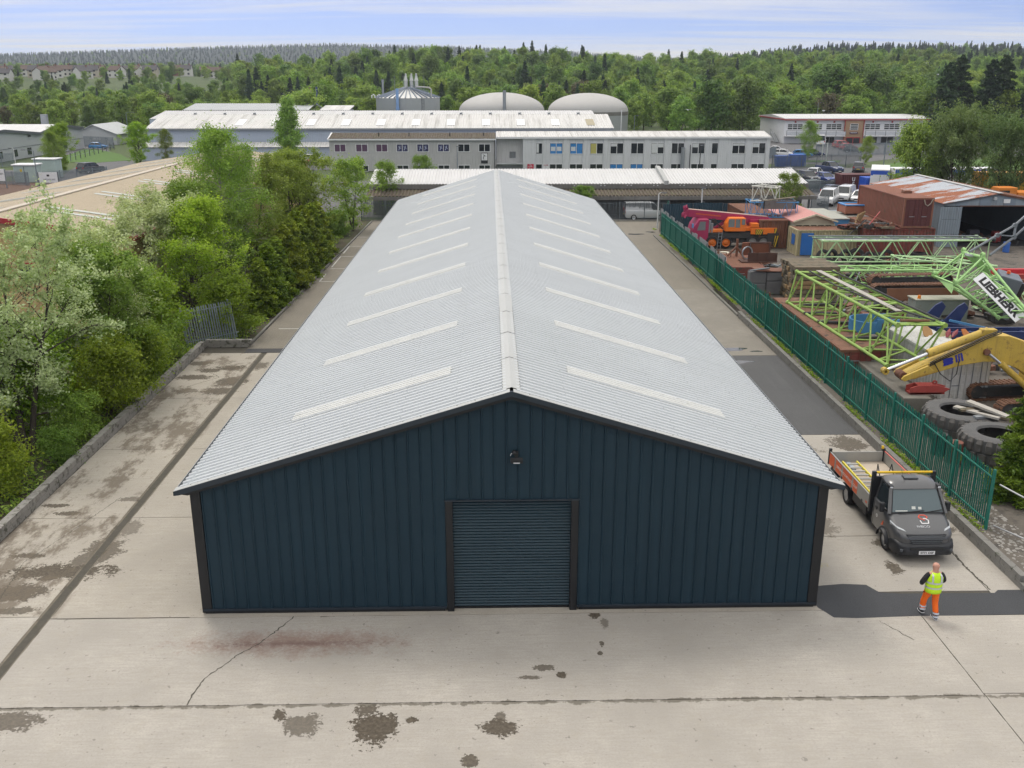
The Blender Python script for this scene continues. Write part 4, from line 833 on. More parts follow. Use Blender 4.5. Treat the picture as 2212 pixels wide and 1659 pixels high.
for k, t in enumerate(('Sit in', 'or', 'Take Away')): text('lettering', t, .17, m_blk, s, (9.5 - 27, -.245, .66 - k * .17), (R_(90), 0, 0), .004)
# -- low prefab with white roof and brown lean-to
lb = tag(empty('low_prefab', (15, 112, 0)), 'low prefab with white ribbed roof and mossy lean-to behind the warehouse', 'building')
bpart(lb, MB().bx(-13.6, 36.3, 112, 119.5, 0, 3.3), 'wall', m_wood); bpart(lb, corr(-14, 20.0, .36, .07, (111.45, 3.52), (118, 4.62)), 'roof', m_whroof); bpart(lb, corr(20.5, 36.75, .36, .07, (111.45, 3.52), (118, 4.62)), 'roof', m_whroof)
bpart(lb, MB().exx([(118, 4.7), (124, 3.4), (124, 3.2), (118, 4.5)], -14, 36.6), 'rear_roof', m_whroof)
bpart(lb, MB().exx([(111.2, 3.45), (111.2, 3.9), (117.4, 5.0), (118.2, 5.0), (118.2, 4.5)], 19.98, 20.45), 'parapet', P('grey_coping', (.42, .43, .42), .9, var=.2, streak=((.2, .2, .2), .7)))
bpart(lb, MB().bx(-14, 36.75, 111.3, 111.45, 3.02, 3.5), 'fascia_board', m_wood); bpart(lb, corr(-14, 36.8, .40, .10, (108.6, 2.46), (111.3, 2.9)), 'lean_to_roof', m_brownroof); bpart(lb, MB().bx(-14, 36.85, 108.45, 108.6, 2.05, 2.44), 'gutter_board', m_wood)
for k in range(9): bpart(lb, MB().bx(-12 + k * 6, -11.8 + k * 6, 108.7, 108.9, 0, 2.1), 'post', m_dkgrey)
for k in range(10):
    for q in (0, .45): bpart(lb, MB().bx(6.5 + k * 3.05 + q, 6.62 + k * 3.05 + q, 111.26, 111.3, 3.32, 3.42), 'fixing_plate', m_frame)
# -- long white-roofed works
wk = tag(empty('works', (-21, 192, 0)), 'long pale blue works with dirty white sheet roof in front of the tanks', 'factory')
bpart(wk, MB().bx(-66.4, 23.8, 192.3, 216, 0, 5.85), 'wall', m_bluew)
n = 258; ribs = MB()
for k in range(n): ribs.bx(-66.4 + k * .35, -66.3 + k * .35, 192.25, 192.3, 0, 5.8)
o = bpart(wk, ribs, 'wall_ribs', m_bluew); o['kind'] = 'stuff'
bpart(wk, corr(-66.8, 24.1, .5, .10, (192, 5.9), (203, 8.15)), 'roof', m_dirtyroof); bpart(wk, MB().bx(-66.9, 24.1, 191.85, 192.0, 5.62, 5.92), 'gutter', m_steel)
bpart(wk, MB().exx([(203, 8.2), (206, 7.5), (206, 7.2), (203, 8)], -66.6, 24), 'valley_slope', m_dirtyroof); bpart(wk, corr(-70.6, 22.3, .5, .1, (206.2, 7.15), (217, 8.45)), 'rear_roof', m_whroof); bpart(wk, MB().bx(-70.5, 22.2, 206.3, 225, 0, 7.1), 'rear_wall', m_bluew)
bpart(wk, MB().exx([(217, 8.5), (226, 7.2), (226, 7.0), (217, 8.3)], -70.5, 22.2), 'rear_slope', m_whroof)
for k in range(11):
    x = -50 + 6.9 * k; bpart(wk, MB().exx([(194, 6.47), (198.6, 7.41), (198.6, 7.35), (194, 6.41)], x, x + 1.6), 'rooflight', P('bright_rooflight', (.78, .78, .78), .4, var=.04) if k < 10 else P('tan_rooflight', (.36, .32, .22), .7))
bpart(wk, corr(-67.6, -27, .5, .08, (189.8, 2.55), (192.2, 3.35)), 'canopy_roof', m_dirtyroof); bpart(wk, MB().bx(-67, -27.5, 190.2, 192.2, 0, 2.5), 'annex_wall', m_bluew)
window(wk, -47.2, -45.4, .2, 1.4, 190.2, 1); bpart(wk, MB().bx(-45, -38, 190.1, 190.2, 0, 1.6), 'white_panel', m_frame)
for k in range(14): bpart(wk, MB().lathe([(.25, 0), (.3, .25), (.45, .3), (0, .5)], 8, (-60 + 6 * k, 203, 8.2)), 'ridge_ventilator', m_steel)
w2 = tag(empty('rear_shed', (-55, 226, 0)), 'grey pitched roof shed behind the left end of the works', 'shed')
bpart(w2, MB().bx(-69.3, -41.4, 226, 246, 0, 8.3), 'wall', m_lgrey); bpart(w2, corr(-69.6, -41.2, .5, .08, (225.7, 8.35), (236, 9.55)), 'roof', m_lgrey); bpart(w2, MB().exx([(236, 9.6), (246, 8.3), (246, 8.1), (236, 9.4)], -69.5, -41.2), 'rear_slope', m_lgrey)
w3 = tag(empty('rear_shed', (-35.5, 228, 0)), 'small grey flat roof block just left of the tank', 'shed')
bpart(w3, MB().bx(-38.7, -32.4, 228, 236, 0, 8.3), 'wall', m_lgrey); bpart(w3, MB().exx([(227.7, 8.35), (236.2, 9.15), (236.2, 8.95), (227.7, 8.2)], -39, -32.2), 'roof', m_dirtyroof)
# -- tanks
m_tank = P('grey_tank_steel', (.36, .38, .385), .55, .2, var=.08, scale=.25, streak=((.28, .3, .3), .5)); m_dome = P('grey_membrane', (.42, .415, .40), .7, var=.06, scale=.2); m_vane = P('roof_vane', (.20, .24, .30), .5, .3)
tk = tag(empty('ribbed_tank', (-20.6, 250, 0)), 'large grey cylindrical tank with ribbed conical roof and three vent stacks', 'tank')
MB().lathe([(7.9, 0), (7.95, 10.6), (7.7, 10.65)], 56).build('shell', m_tank, tk, smooth=50); MB().lathe([(8.05, 10.62), (1.1, 13.0), (0, 13.05)], 56).build('cone_roof', P('pale_cone', (.62, .62, .60), .5, var=.06), tk)
for k in range(36):
    a = 2 * math.pi * k / 36; MB().bar((8.1 * math.cos(a), 8.1 * math.sin(a), 10.75), (1.1 * math.cos(a), 1.1 * math.sin(a), 13.1), .16, .28).build('roof_rib', m_vane, tk)
for x in (-.3, 1.1, 2.3):
    sk = MB().lathe([(.45, 13.0), (.45, 14.6), (.55, 14.7), (.38, 15.2), (.3, 15.3), (.3, 15.7), (.2, 15.9), (.25, 16.3), (0, 16.4)], 12, (x, -1.2, 0)).build('vent_stack', P('stack_grey', (.48, .50, .48), .5, .2), tk, smooth=40)
bl_ = P('pale_blue_duct', (.22, .36, .62), .5, var=.1); MB().tube((-1.9, -8.2, 0), (-1.9, -8.2, 12.9), .36, 14).tube((-1.9, -8.2, 8.0), (-1.9, -8.2, 8.5), .46, 14).build('blue_duct', bl_, tk, smooth=40)
for x in (3.9, 4.5): MB().bar((x, -7.0, 0), (x, -7.0, 11), .06).build('ladder_rail', m_dkgrey, tk)
for k in range(12): MB().bar((3.9, -7.02, 7 + .34 * k), (4.5, -7.02, 7 + .34 * k), .05).build('ladder_rung', m_dkgrey, tk)
MB().path([(2.2, -2.5, 13.3), (5.6, -4.4, 13.1), (6.1, -4.6, 12.7), (6.1, -4.6, 11)], .17, 8).build('gas_pipe', m_dome, tk, smooth=40)
gw = MB(); 
for k in range(9): gw.bar((1 + .55 * k, -3.5 - .3 * k, 13 - .17 * k), (1 + .55 * k, -3.5 - .3 * k, 13.7 - .17 * k), .06)
gw.bar((1, -3.5, 13.7), (5.6, -6, 12.2), .07).bar((1, -3.5, 13.1), (5.6, -6, 11.6), .5, .08).build('gantry', m_vane, tk)
for x in (-3.1, -.9, .7, 4.2): MB().tube((x, -1.5, 12.2), (x, -1.5, 15.9), .035, 5).build('lightning_rod', m_steel, tk)
MB().tube((-6.5, 3, 0), (-6.5, 3, 14.9), .27, 10).tube((-6.5, 3, 14.3), (-6.5, 3, 15.0), .34, 10).build('flue_stack', m_steel, tk, smooth=40)
for x in (-8.4, -7.0): MB().path([(x - .4, -2, 10.6), (x - .35, -2, 11.2), (x, -2, 11.45), (x + .35, -2, 11.2), (x + .4, -2, 10.6)], .14, 8).build('gooseneck_vent', m_white, tk, smooth=40)
for (x, y, r, zb, zt, lab) in ((2.9, 254, 10.9, 7.4, 11.85, 'grey fabric dome tank, the left one of the pair'), (25.8, 262, 10.6, 7.0, 11.6, 'grey fabric dome tank with stained rim, the right one of the pair')):
    d = tag(empty('dome_tank', (x, y, 0)), lab, 'tank', 'dome tanks'); MB().lathe([(r, 0), (r, zb)], 48).build('shell', m_tank, d, smooth=50); MB().lathe([(r + .05, zb - .9), (r + .05, zb)], 48).build('stained_rim', P('stained_band', (.16, .155, .14), .9, var=.3, scale=1, streak=((.3, .3, .28), .7)), d, smooth=50)
    MB().lathe([(r * math.cos(t), zb + (zt - zb) * math.sin(t)) for t in [i * math.pi / 2 / 12 for i in range(13)]], 48).build('dome', m_dome, d, smooth=60)
    MB().path([(r * .75, -r * .66, 0), (r * .75, -r * .66, zb + .3), (r * .6, -r * .6, zb + 1.4)] if y > 260 else [(r * .05, -r * 1.02, 0), (r * .05, -r * 1.02, zt + .6)], .16 if y > 260 else .42, 10).build('pipe', m_white if y > 260 else m_steel, d, smooth=40)
for (x, c) in ((-43.4, (.20, .13, .09)), (-41.9, (.05, .07, .16))): tag(MB().tube((x, 242, 0), (x, 242, 13.2 if x < -43 else 13.3), .24, 10).build('chimney_pipe', P('pipe_%d' % int(-x), c, .7)), 'thin %s pipe stack left of the ribbed tank' % ('brown' if x < -43 else 'dark blue'), 'pipe')
# -- ochre unit at the left
oc = tag(empty('ochre_unit', (-31, 59, 0)), 'ochre clad unit with tan ribbed roof and red eaves trim', 'warehouse'); SLO = .143
def oz(x): return 7.0 - SLO * abs(x + 31)
bpart(oc, MB().exy([(-42, 0), (-22.2, 0), (-22.2, oz(-22.2)), (-31, 7), (-42, oz(-42))], 59.2, 59.6), 'gable_wall', m_ochre)
for k in range(24): bpart(oc, MB().bx(-41.6 + k * .82, -41.52 + k * .82, 59.16, 59.2, 1.0, oz(-41.6 + k * .82) - .05), 'cladding_rib', m_ochre)
bpart(oc, MB().bx(-22.4, -22.2, 59.6, 119, 0, 5.7), 'side_wall', m_ochre); bpart(oc, MB().bx(-42, -41.8, 59.6, 119, 0, 5.4), 'side_wall', m_ochre); bpart(oc, MB().exy([(-41.8, 0), (-22.4, 0), (-22.4, 5.7), (-31, 6.9), (-41.8, 5.4)], 118.8, 119), 'rear_wall', m_ochre)
bpart(oc, corry(59, 119, .32, .055, (-22.0, oz(-22.0)), (-31, 7.02)), 'roof', m_ochroof); bpart(oc, corry(59, 119, .32, .055, (-42.3, oz(-42.3)), (-31, 7.02)), 'roof', m_ochroof)
bpart(oc, MB().bar((-31, 59, 7.09), (-31, 119, 7.09), .5, .06), 'ridge_cap', P('pale_ridge', (.50, .45, .38), .8, var=.2, scale=2))
for sx, xe in ((1, -22), (-1, -42.2)): bpart(oc, MB().bar((-31, 58.93, 7.0), (xe, 58.93, oz(xe)), .12, .32), 'verge_trim', m_redtrim)
bpart(oc, MB().bx(-22.1, -21.85, 59, 119, 5.55, 5.75), 'gutter', m_redtrim)
m_ocl = P('old_rooflight', (.45, .48, .44), .5, var=.12)
for k in range(6):
    for q in (0, 1.35):
        y = 63.5 + 9.2 * k + q
        for x0, x1 in ((-29.6, -24.5), (-32.6, -39.5)):
            bpart(oc, MB().add([(x0, y, oz(x0) + .09), (x1, y, oz(x1) + .09), (x1, y + .55, oz(x1) + .09), (x0, y + .55, oz(x0) + .09)], [(0, 1, 2, 3)]), 'rooflight', m_ocl)
for x in (-29.2, -26.6): window(oc, x, x + .8, 3.2, 4.1, 59.2, 0, fm=m_redtrim, fw=.1)
# -- light grey units far left
gu = tag(empty('grey_units', (-93, 200, 0)), 'light grey industrial units with twin shallow gables, far left', 'building')
ys = [166, 190, 205, 214, 227]; zs = [4.4, 5.6, 4.35, 5.6, 4.4]
for x0, th in ((-93.2, .3),):
    poly = [(y, z) for y, z in zip(ys, zs)]; bpart(gu, MB().exx(poly + [(227, 0), (166, 0)], -93.3, -93.0), 'front_wall', m_lgrey)
    for (a, za), (c, zc) in zip(poly[:-1], poly[1:]):
        bpart(gu, MB().exx([(a, za + .25), (c, zc + .25), (c, zc), (a, za)], -130, -92.7), 'roof', m_whroof); bpart(gu, MB().exx([(a, za + .3), (c, zc + .3), (c, zc - .25), (a, za - .25)], -92.69, -92.55), 'barge_board', m_dkgrey)
bpart(gu, MB().bx(-130, -93.2, 226.8, 227, 0, 4.3), 'side_wall', m_lgrey); bpart(gu, MB().bx(-130, -93.2, 166, 166.2, 0, 4.3), 'side_wall', m_lgrey); bpart(gu, MB().bx(-92.99, -92.93, 166, 227, 2.2, 2.26), 'rail', m_dkgrey)
for y in (176, 181.5, 187, 193, 199, 208, 216): w_ = bpart(gu, MB().bx(-93.02, -92.9, y, y + 1.6, .6, 1.9), 'window', m_glass); o = MB().bx(-92.89 + 93, -92.86 + 93, y - 200 + .7, y - 200 + .8, .6, 1.9).build('mullion', m_dkgrey, w_)
for (y, z) in ((183, 3.4), (200, 4.0), (217, 4.2)): bpart(gu, MB().bx(-92.95, -92.5, y, y + .35, z, z + .3), 'wall_light', m_black)
bpart(gu, MB().tube((-99, 222, 4), (-99, 222, 7.6), .8, 14), 'flue', m_steel, smooth=40)
h2 = tag(empty('small_grey_unit', (-95, 238, 0)), 'small grey gabled unit behind the light grey units', 'building')
bpart(h2, MB().exy([(-97.8, 0), (-89.6, 0), (-89.6, 2.6), (-95.0, 4.6), (-97.8, 3.4)], 238, 238.2), 'gable_wall', m_lgrey); bpart(h2, MB().bx(-89.8, -89.6, 238.2, 254, 0, 2.7), 'side_wall', m_lgrey)
for x0, z0 in ((-89.2, 2.5), (-98.4, 3.2)): bpart(h2, MB().exy([(x0, z0), (-95, 4.75), (-95, 4.6), (x0, z0 - .15)], 237.6, 254), 'roof', m_lgrey)
for x in (-95.2, -94.2, -91.6): bpart(h2, MB().bx(x, x + .7, 237.9, 238, 1.2, 1.7), 'window', m_frame)
# -- far right white office
fo = tag(empty('far_office', (88, 240, 0)), 'white two-storey office with red roof trim, balcony and tan entrance, far right', 'building')
m_tan = P('tan_brick', (.36, .24, .15), .85, var=.12, scale=2)
bpart(fo, MB().bx(71.9, 108, 240, 262, 0, 5.6), 'wall', m_white); bpart(fo, MB().exx([(239.2, 5.62), (239.2, 5.95), (251, 6.6), (263, 5.9), (263, 5.6)], 71.6, 108.3), 'roof', m_whroof); bpart(fo, MB().bx(71.55, 108.3, 239.1, 239.2, 5.5, 5.75), 'roof_trim', m_redtrim)
bpart(fo, MB().bar((71.55, 239.2, 5.7), (71.55, 262, 5.7), .1, .25), 'roof_trim', m_redtrim)
bpart(fo, MB().bx(86.6, 91.1, 239.3, 240, 0, 5.55), 'entrance_bay', m_tan)
for x in (86.5, 91.15): bpart(fo, MB().tube((x, 239.2, 0), (x, 239.2, 5.5), .1, 8), 'downpipe', m_redtrim)
for a, b in ((72.7, 76.3), (78.8, 81.1), (82.2, 85.9), (91.8, 95.4), (96.5, 100.2), (101.2, 104.9)): window(fo, a, b, 3.35, 4.55, 240, 2, hbars=2, fw=.12); bpart(fo, MB().bx((a + b) / 2 - .2, (a + b) / 2 + .2, 239.9, 240, 4.9, 5.3), 'wall_vent', m_redtrim)
window(fo, 87.9, 89.7, 3.3, 4.6, 239.3, 0, hbars=3, fw=.1)
for a, b in ((71.9, 86.4), (91.2, 106)):
    bpart(fo, MB().bx(a, b, 237.9, 240, 1.75, 1.95), 'balcony_deck', m_white)
    bpart(fo, MB().bx(a, b, 237.9, 237.96, 2.05, 2.9), 'balcony_panel', P('pale_panel', (.55, .57, .6), .4))
    for k in range(7): x = a + (b - a) * k / 6; bpart(fo, MB().bar((x, 237.86, 1.9), (x, 237.86, 3.15), .07), 'balcony_post', m_dkgrey)
    bpart(fo, MB().bar((a, 237.86, 3.15), (b, 237.86, 3.15), .07), 'handrail', m_dkgrey)
for a, b in ((82, 84.4), (92.5, 95), (96, 99)): window(fo, a, b, .1, 1.5, 240, 1)
bpart(fo, MB().bx(87, 90.6, 239.25, 239.3, 0, 1.5), 'entrance_door', m_redtrim); bpart(fo, MB().bx(87.2, 88.7, 239.2, 239.25, .1, 1.3), 'door_glass', m_glass); bpart(fo, MB().bx(88.9, 90.4, 239.2, 239.25, .1, 1.3), 'door_glass', m_glass)
s = bpart(fo, MB().bx(87.8, 89.8, 239.15, 239.25, 2.3, 2.75), 'name_sign', P('dark_maroon', (.06, .01, .04), .5)); MB().bx(88.0 - 88, 89.6 - 88, -.87, -.86, 2.5, 2.62).build('sign_text_line', m_white, s)
st = MB()
for k in range(10): st.bx(74 - 0 * k, 75.1, 239 - 0 * k, 239, 0, 0) if False else st.bx(72.2, 73.2, 236.2 - 0, 236.2, 0, 0) if False else st.box((70.8, 246 - .5 * k, 2.1 - .2 * k), (1.0, .3, .05))
st.bar((70.3, 246.2, 2.2), (70.3, 241.2, .2), .06, .2).bar((71.3, 246.2, 2.2), (71.3, 241.2, .2), .06, .2).bar((70.3, 246.2, 3.2), (70.3, 241.2, 1.2), .05).bar((70.3, 246.2, 1), (70.3, 246.2, 3.2), .05).bar((70.3, 241.2, .2), (70.3, 241.2, 1.2), .05)
bpart(fo, st, 'fire_stair', m_steel)
# -- distant houses
m_hw = [P('house_render_white', (.62, .61, .58), .9, var=.08), P('house_render_cream', (.48, .43, .35), .9, var=.08), P('house_brick', (.22, .11, .08), .9, var=.1), P('house_render_grey', (.4, .4, .4), .9, var=.08)]
m_hr = [P('slate_roof', (.07, .065, .07), .85, var=.15), P('brown_tile_roof', (.105, .07, .055), .85, var=.15)]
def house(x, y, L, D, h, rz, wi, ri, label, group):
    z = float(terr(x, y)) - .3; e = empty('house', (x, y, z), rz, label, 'house', group); MB().bx(-L / 2, L / 2, -D / 2, D / 2, 0, h).exx([(-D / 2, h), (D / 2, h), (0, h + D * .36)], -L / 2, L / 2).build('wall', m_hw[wi], e)
    r = MB()
    for s in (-1, 1): r.exx([(s * (D / 2 + .4), h - .15), (0, h + D * .36 + .1), (0, h + D * .36 + .35), (s * (D / 2 + .4), h + .12)], -L / 2 - .25, L / 2 + .25)
    ro = r.build('roof', m_hr[ri], e); MB().box((L * .3, 0, h + D * .36 + .5), (.6, .9, 1.5)).build('chimney', m_hw[2], ro)
    for k in range(max(2, int(L / 3.2))):
        xx = -L / 2 + L * (k + .5) / max(2, int(L / 3.2))
        for zz in ((1.1, 3.6) if h > 4.5 else (1.1,)):
            w_ = MB().bx(xx - .65, xx + .65, -D / 2 - .06, -D / 2 - .02, zz, zz + 1.2).build('window', m_glass, e)
    return e
hs = [(-322, 672), (-308, 676), (-296, 668), (-284, 676), (-272, 680), (-262, 672), (-316, 640), (-302, 630), (-288, 642), (-276, 636), (-312, 606), (-298, 600), (-286, 596), (-268, 610), (-256, 650), (-241, 690), (-228, 684), (-213, 690), (-204, 680), (-188, 688), (-330, 616), (-328, 580), (-310, 570), (-292, 568), (-250, 622), (-236, 640), (-218, 650), (-280, 704), (-330, 706), (-306, 710), (-252, 706), (-200, 710)]
for i, (x, y) in enumerate(hs): house(x, y, rf.choice((7, 9, 13)), 7, 4.6, rf.choice((.25, -.45, .1, 1.3, .7, 1.0)), (0, 0, 1, 0, 3, 2)[i % 6], i % 2, ('white rendered', 'white rendered', 'cream rendered', 'white rendered', 'grey rendered', 'brick')[i % 6] + (' house with slate roof' if i % 2 == 0 else ' house with brown roof') + (', lower row' if y < 612 else ', middle row' if y < 660 else ', top row') + (' at the left end' if x < -300 else ' in the middle' if x < -255 else ' at the right end') + ' of the estate', 'estate houses')
for i, (x, y, L) in enumerate(((72, 640, 9), (90, 642, 17), (108, 640, 11))): house(x, y, L, 8, 5, .05, (0, 0, 2)[i], 0, ('white end house left of the terrace in the middle distance', 'long pale terrace above the woodland, middle distance', 'brick house at the right end of the middle distance terrace')[i], 'middle terrace')
for i in range(5): house(187 + 7 * i, 660, 7, 8, 5, .03, (0, 3, 1, 0, 0)[i], 0, 'white terraced house, %s from the left, on the right hillside' % ('first', 'second', 'third', 'fourth', 'fifth')[i], 'right terrace')
house(-86, 560, 14, 9, 3.5, .2, 2, 1, 'single brown roofed house on the green slope left of centre', 'slope house')
# ================================================================ VEHICLES
def paint(name, col, rough=.25): return P('paint_' + name, col, rough, 0, .05, .8, coat=.6)
WH = {}
def wheel_meshes(r, wd):
    k = (r, wd)
    if k not in WH:
        ty = MB().lathe([(r * .62, -wd / 2), (r * .93, -wd / 2), (r, -wd * .36), (r, wd * .36), (r * .93, wd / 2), (r * .62, wd / 2)], 22, axis='X').mesh('tyre', m_rubber, 40)
        rim = MB().lathe([(0, wd * .36), (r * .15, wd * .40), (r * .2, wd * .30), (r * .5, wd * .34), (r * .62, wd * .46), (r * .63, -wd * .46), (r * .5, -wd * .34), (r * .2, -wd * .3), (r * .15, -wd * .4), (0, -wd * .36)], 22, axis='X')
        WH[k] = (ty, rim.mesh('rim', m_chrome, 40), MB())
    return WH[k]
def wheel(par, x, y, r, wd, rimmat=None):
    ty, rim, _ = wheel_meshes(r, wd); w_ = obj('wheel', ty, par, (x, y, r)); w_.name = 'wheel'; c = obj('rim', rim, w_); return w_
def ring(y, hw, z0, z1, r=.1, tuck=.06):
    """rounded body section at length y"""
    return [(-hw + tuck, y, z0), (-hw, y, z0 + .18), (-hw, y, z1 - r), (-hw + r * .4, y, z1 - r * .3), (-hw + r * 1.4, y, z1), (hw - r * 1.4, y, z1), (hw - r * .4, y, z1 - r * .3), (hw, y, z1 - r), (hw, y, z0 + .18), (hw - tuck, y, z0)]
CAR = {  # front at -y ; L, W, belt stations (y, z top, half-width scale), cabin (y base front, y top front, y top rear, y base rear), roof z, wheel y, r
 'hatch': dict(L=4.0, W=1.74, st=[(-2.0, .62, .80), (-1.92, .74, .9), (-1.5, .84, .98), (-.85, .93, 1), (.6, .97, 1), (1.6, .98, .98), (1.92, .95, .92), (2.0, .7, .86)], cab=(-.95, -.2, 1.35, 1.88), rz=1.48, wy=(-1.28, 1.25), r=.32),
 'estate': dict(L=4.6, W=1.8, st=[(-2.3, .62, .8), (-2.2, .72, .9), (-1.7, .83, .98), (-.95, .93, 1), (.9, .97, 1), (2.0, .98, .98), (2.22, .95, .92), (2.3, .7, .86)], cab=(-1.05, -.3, 1.75, 2.2), rz=1.47, wy=(-1.42, 1.38), r=.33),
 'saloon': dict(L=4.6, W=1.8, st=[(-2.3, .6, .8), (-2.2, .70, .9), (-1.7, .81, .98), (-.95, .91, 1), (.9, .95, 1), (1.7, .97, .98), (2.2, .93, .92), (2.3, .66, .86)], cab=(-1.05, -.25, .95, 1.75), rz=1.43, wy=(-1.42, 1.38), r=.33),
 'suv': dict(L=4.6, W=1.9, st=[(-2.3, .75, .84), (-2.22, .92, .92), (-1.75, 1.04, .98), (-.95, 1.1, 1), (.9, 1.13, 1), (2.0, 1.13, .98), (2.22, 1.08, .94), (2.3, .8, .9)], cab=(-1.0, -.4, 1.8, 2.2), rz=1.72, wy=(-1.42, 1.4), r=.38),
 'pickup': dict(L=5.3, W=1.95, st=[(-2.65, .8, .86), (-2.58, 1.0, .94), (-2.0, 1.1, .99), (-1.2, 1.16, 1), (.9, 1.18, 1), (2.5, 1.16, 1), (2.62, 1.14, .97), (2.65, .75, .95)], cab=(-1.25, -.6, .75, 1.0), rz=1.82, wy=(-1.65, 1.6), r=.4),
 'van': dict(L=4.9, W=1.95, st=[(-2.45, .72, .84), (-2.38, .92, .92), (-1.95, 1.06, .98), (-1.35, 1.15, 1), (.9, 1.2, 1), (2.2, 1.2, .99), (2.4, 1.2, .97), (2.45, .8, .95)], cab=(-1.55, -.75, 2.3, 2.42), rz=1.92, wy=(-1.5, 1.5), r=.34),
 'minibus': dict(L=5.6, W=2.05, st=[(-2.8, .8, .84), (-2.72, 1.0, .92), (-2.4, 1.15, .98), (-1.9, 1.25, 1), (.9, 1.3, 1), (2.5, 1.3, .99), (2.75, 1.3, .97), (2.8, .8, .95)], cab=(-2.1, -1.4, 2.65, 2.76), rz=2.5, wy=(-1.7, 1.7), r=.36)}
def car(kind, col, loc, rz, label, name='parked_car', cat='car', group=None, plate='front', black_roof=False):
    d = CAR[kind]; hw = d['W'] / 2; e = empty(name, loc, rz, label, cat, group); pm = paint(col[0], col[1])
    MB().loft([ring(y, hw * s, .24 if abs(y) < d['L'] / 2 - .12 else .36, z, .12) for y, z, s in d['st']]).build('body', pm, e, smooth=50)
    a, b, c, f = d['cab']; zt = d['rz']; zb = lambda y: np.interp(y, [q[0] for q in d['st']], [q[1] for q in d['st']]) - .03
    def cr(y, z, s, top): return [(-hw * s, y, z), (hw * s, y, z)] if not top else [(hw * s, y, z), (-hw * s, y, z)]
    rings = []
    g0 = [(-hw * .92, a, zb(a)), (hw * .92, a, zb(a)), (hw * .93, f, zb(f)), (-hw * .93, f, zb(f))]; g1 = [(-hw * .72, b, zt - .05), (hw * .72, b, zt - .05), (hw * .74, c, zt - .04), (-hw * .74, c, zt - .04)]
    gl = MB().add(g0 + g1, [(0, 1, 5, 4), (1, 2, 6, 5), (2, 3, 7, 6), (3, 0, 4, 7)]).build('windows', m_glass, e)
    MB().loft([[(-hw * .74, y, z), (-hw * .66, y, z + .045), (hw * .66, y, z + .045), (hw * .74, y, z)] for y, z in ((b - .03, zt - .06), (b + .2, zt - .02), ((b + c) / 2, zt + .005), (c - .1, zt - .02), (c + .06, zt - .06))]).build('roof', m_black if black_roof else pm, e, smooth=40)
    for sx in (-1, 1):
        pil = [((sx * hw * .925, a, zb(a)), (sx * hw * .73, b, zt - .05)), ((sx * hw * .935, f, zb(f)), (sx * hw * .75, c, zt - .04))]
        if kind not in ('van',): ym = (b + c) / 2 + .05; pil.append(((sx * hw * .945, ym, zb(ym)), (sx * hw * .745, ym, zt - .03)))
        for p, q in pil: MB().bar(p, q, .07).build('pillar', pm, e)
        if kind in ('van', 'minibus'):
            y0 = a + .95 if kind == 'van' else f - .5
            if kind == 'van': MB().add([(sx * hw * .955, y0, zb(y0)), (sx * hw * .955, f, zb(f)), (sx * hw * .765, c, zt - .03), (sx * hw * .765, y0 + .15, zt - .03)], [(0, 1, 2, 3)]).build('side_panel', pm, e)
        MB().box((sx * hw * .66, -d['L'] / 2 + .09, d['st'][1][1] - .1), (.38, .16, .14)).build('headlight', m_lamp, e, bevel=.03); MB().box((sx * hw * .76, d['L'] / 2 - .05, d['st'][-2][1] - .2), (.24, .12, .26 if kind != 'van' else .5)).build('taillight', m_red_lens, e, bevel=.02)
        MB().box((sx * hw * 1.04, a + .35, zb(a) + .12), (.16, .1, .13)).build('mirror', pm, e, bevel=.03)
        for y in d['wy']: wheel(e, sx * (hw - .1), y, d['r'], .2); MB().lathe([(d['r'] + .055, -.02), (d['r'] + .055, .0)], 16, (sx * (hw - .005), y, d['r']), 'X', 0, math.pi).build('wheel_arch', m_black, e)
    MB().box((0, -d['L'] / 2 - .005, .55), (.7 * hw * 2 * .6, .04, .16)).build('grille', m_black, e); MB().box((0, -d['L'] / 2 - .0, .36), (d['W'] * .86, .06, .14)).build('front_bumper', m_black, e); MB().box((0, d['L'] / 2 - .0, .38), (d['W'] * .88, .06, .18)).build('rear_bumper', m_black, e)
    MB().box((0, d['L'] / 2 + .025, .62), (.52, .015, .11)).build('number_plate', P('plate_yellow', (.65, .48, .03), .5), e); MB().box((0, -d['L'] / 2 - .035, .42), (.52, .015, .11)).build('number_plate', m_white, e)
    if kind == 'pickup': MB().bx(-hw * .85, hw * .85, 1.1, 2.5, 1.17, 1.2).build('load_bed', m_black, e)
    return e
cK = ('black', (.012, .013, .015)); cB = ('blue', (.02, .05, .22)); cDB = ('dark_blue', (.015, .03, .09)); cW = ('white', (.72, .73, .74)); cG = ('grey', (.12, .12, .125)); cR = ('red', (.45, .02, .02)); cLB = ('light_blue', (.03, .20, .50)); cS = ('silver', (.4, .42, .43)); cGr = ('green', (.03, .06, .05))
CP = 'cars in the car park beyond the scrapyard'; FPk = 'cars in front of the far white office'
car('suv', cK, (48.4, 147.6, 0), .25, 'black compact SUV seen from behind, left of the blue hatchback', group=CP)
car('hatch', cB, (51.1, 147.4, 0), .2, 'bright blue hatchback seen from behind beside the maroon container', group=CP)
car('saloon', cK, (54.2, 147.2, 0), 2.9, 'black saloon between the blue hatchback and the maroon container', group=CP)
car('estate', cW, (52.4, 156.2, 0), 2.6, 'white estate parked behind the black SUV', group=CP, black_roof=False)
car('pickup', cDB, (57.2, 163.4, 0), .35, 'dark blue pickup truck facing us by the grey palisade', name='pickup_truck', cat='pickup', group=CP)
car('suv', cG, (62.6, 164.6, 0), 2.75, 'grey SUV beside the dark blue pickup', group=CP)
car('saloon', cG, (48.4, 156.6, 0), .3, 'grey saloon half hidden behind the white prefab roof', group=CP)
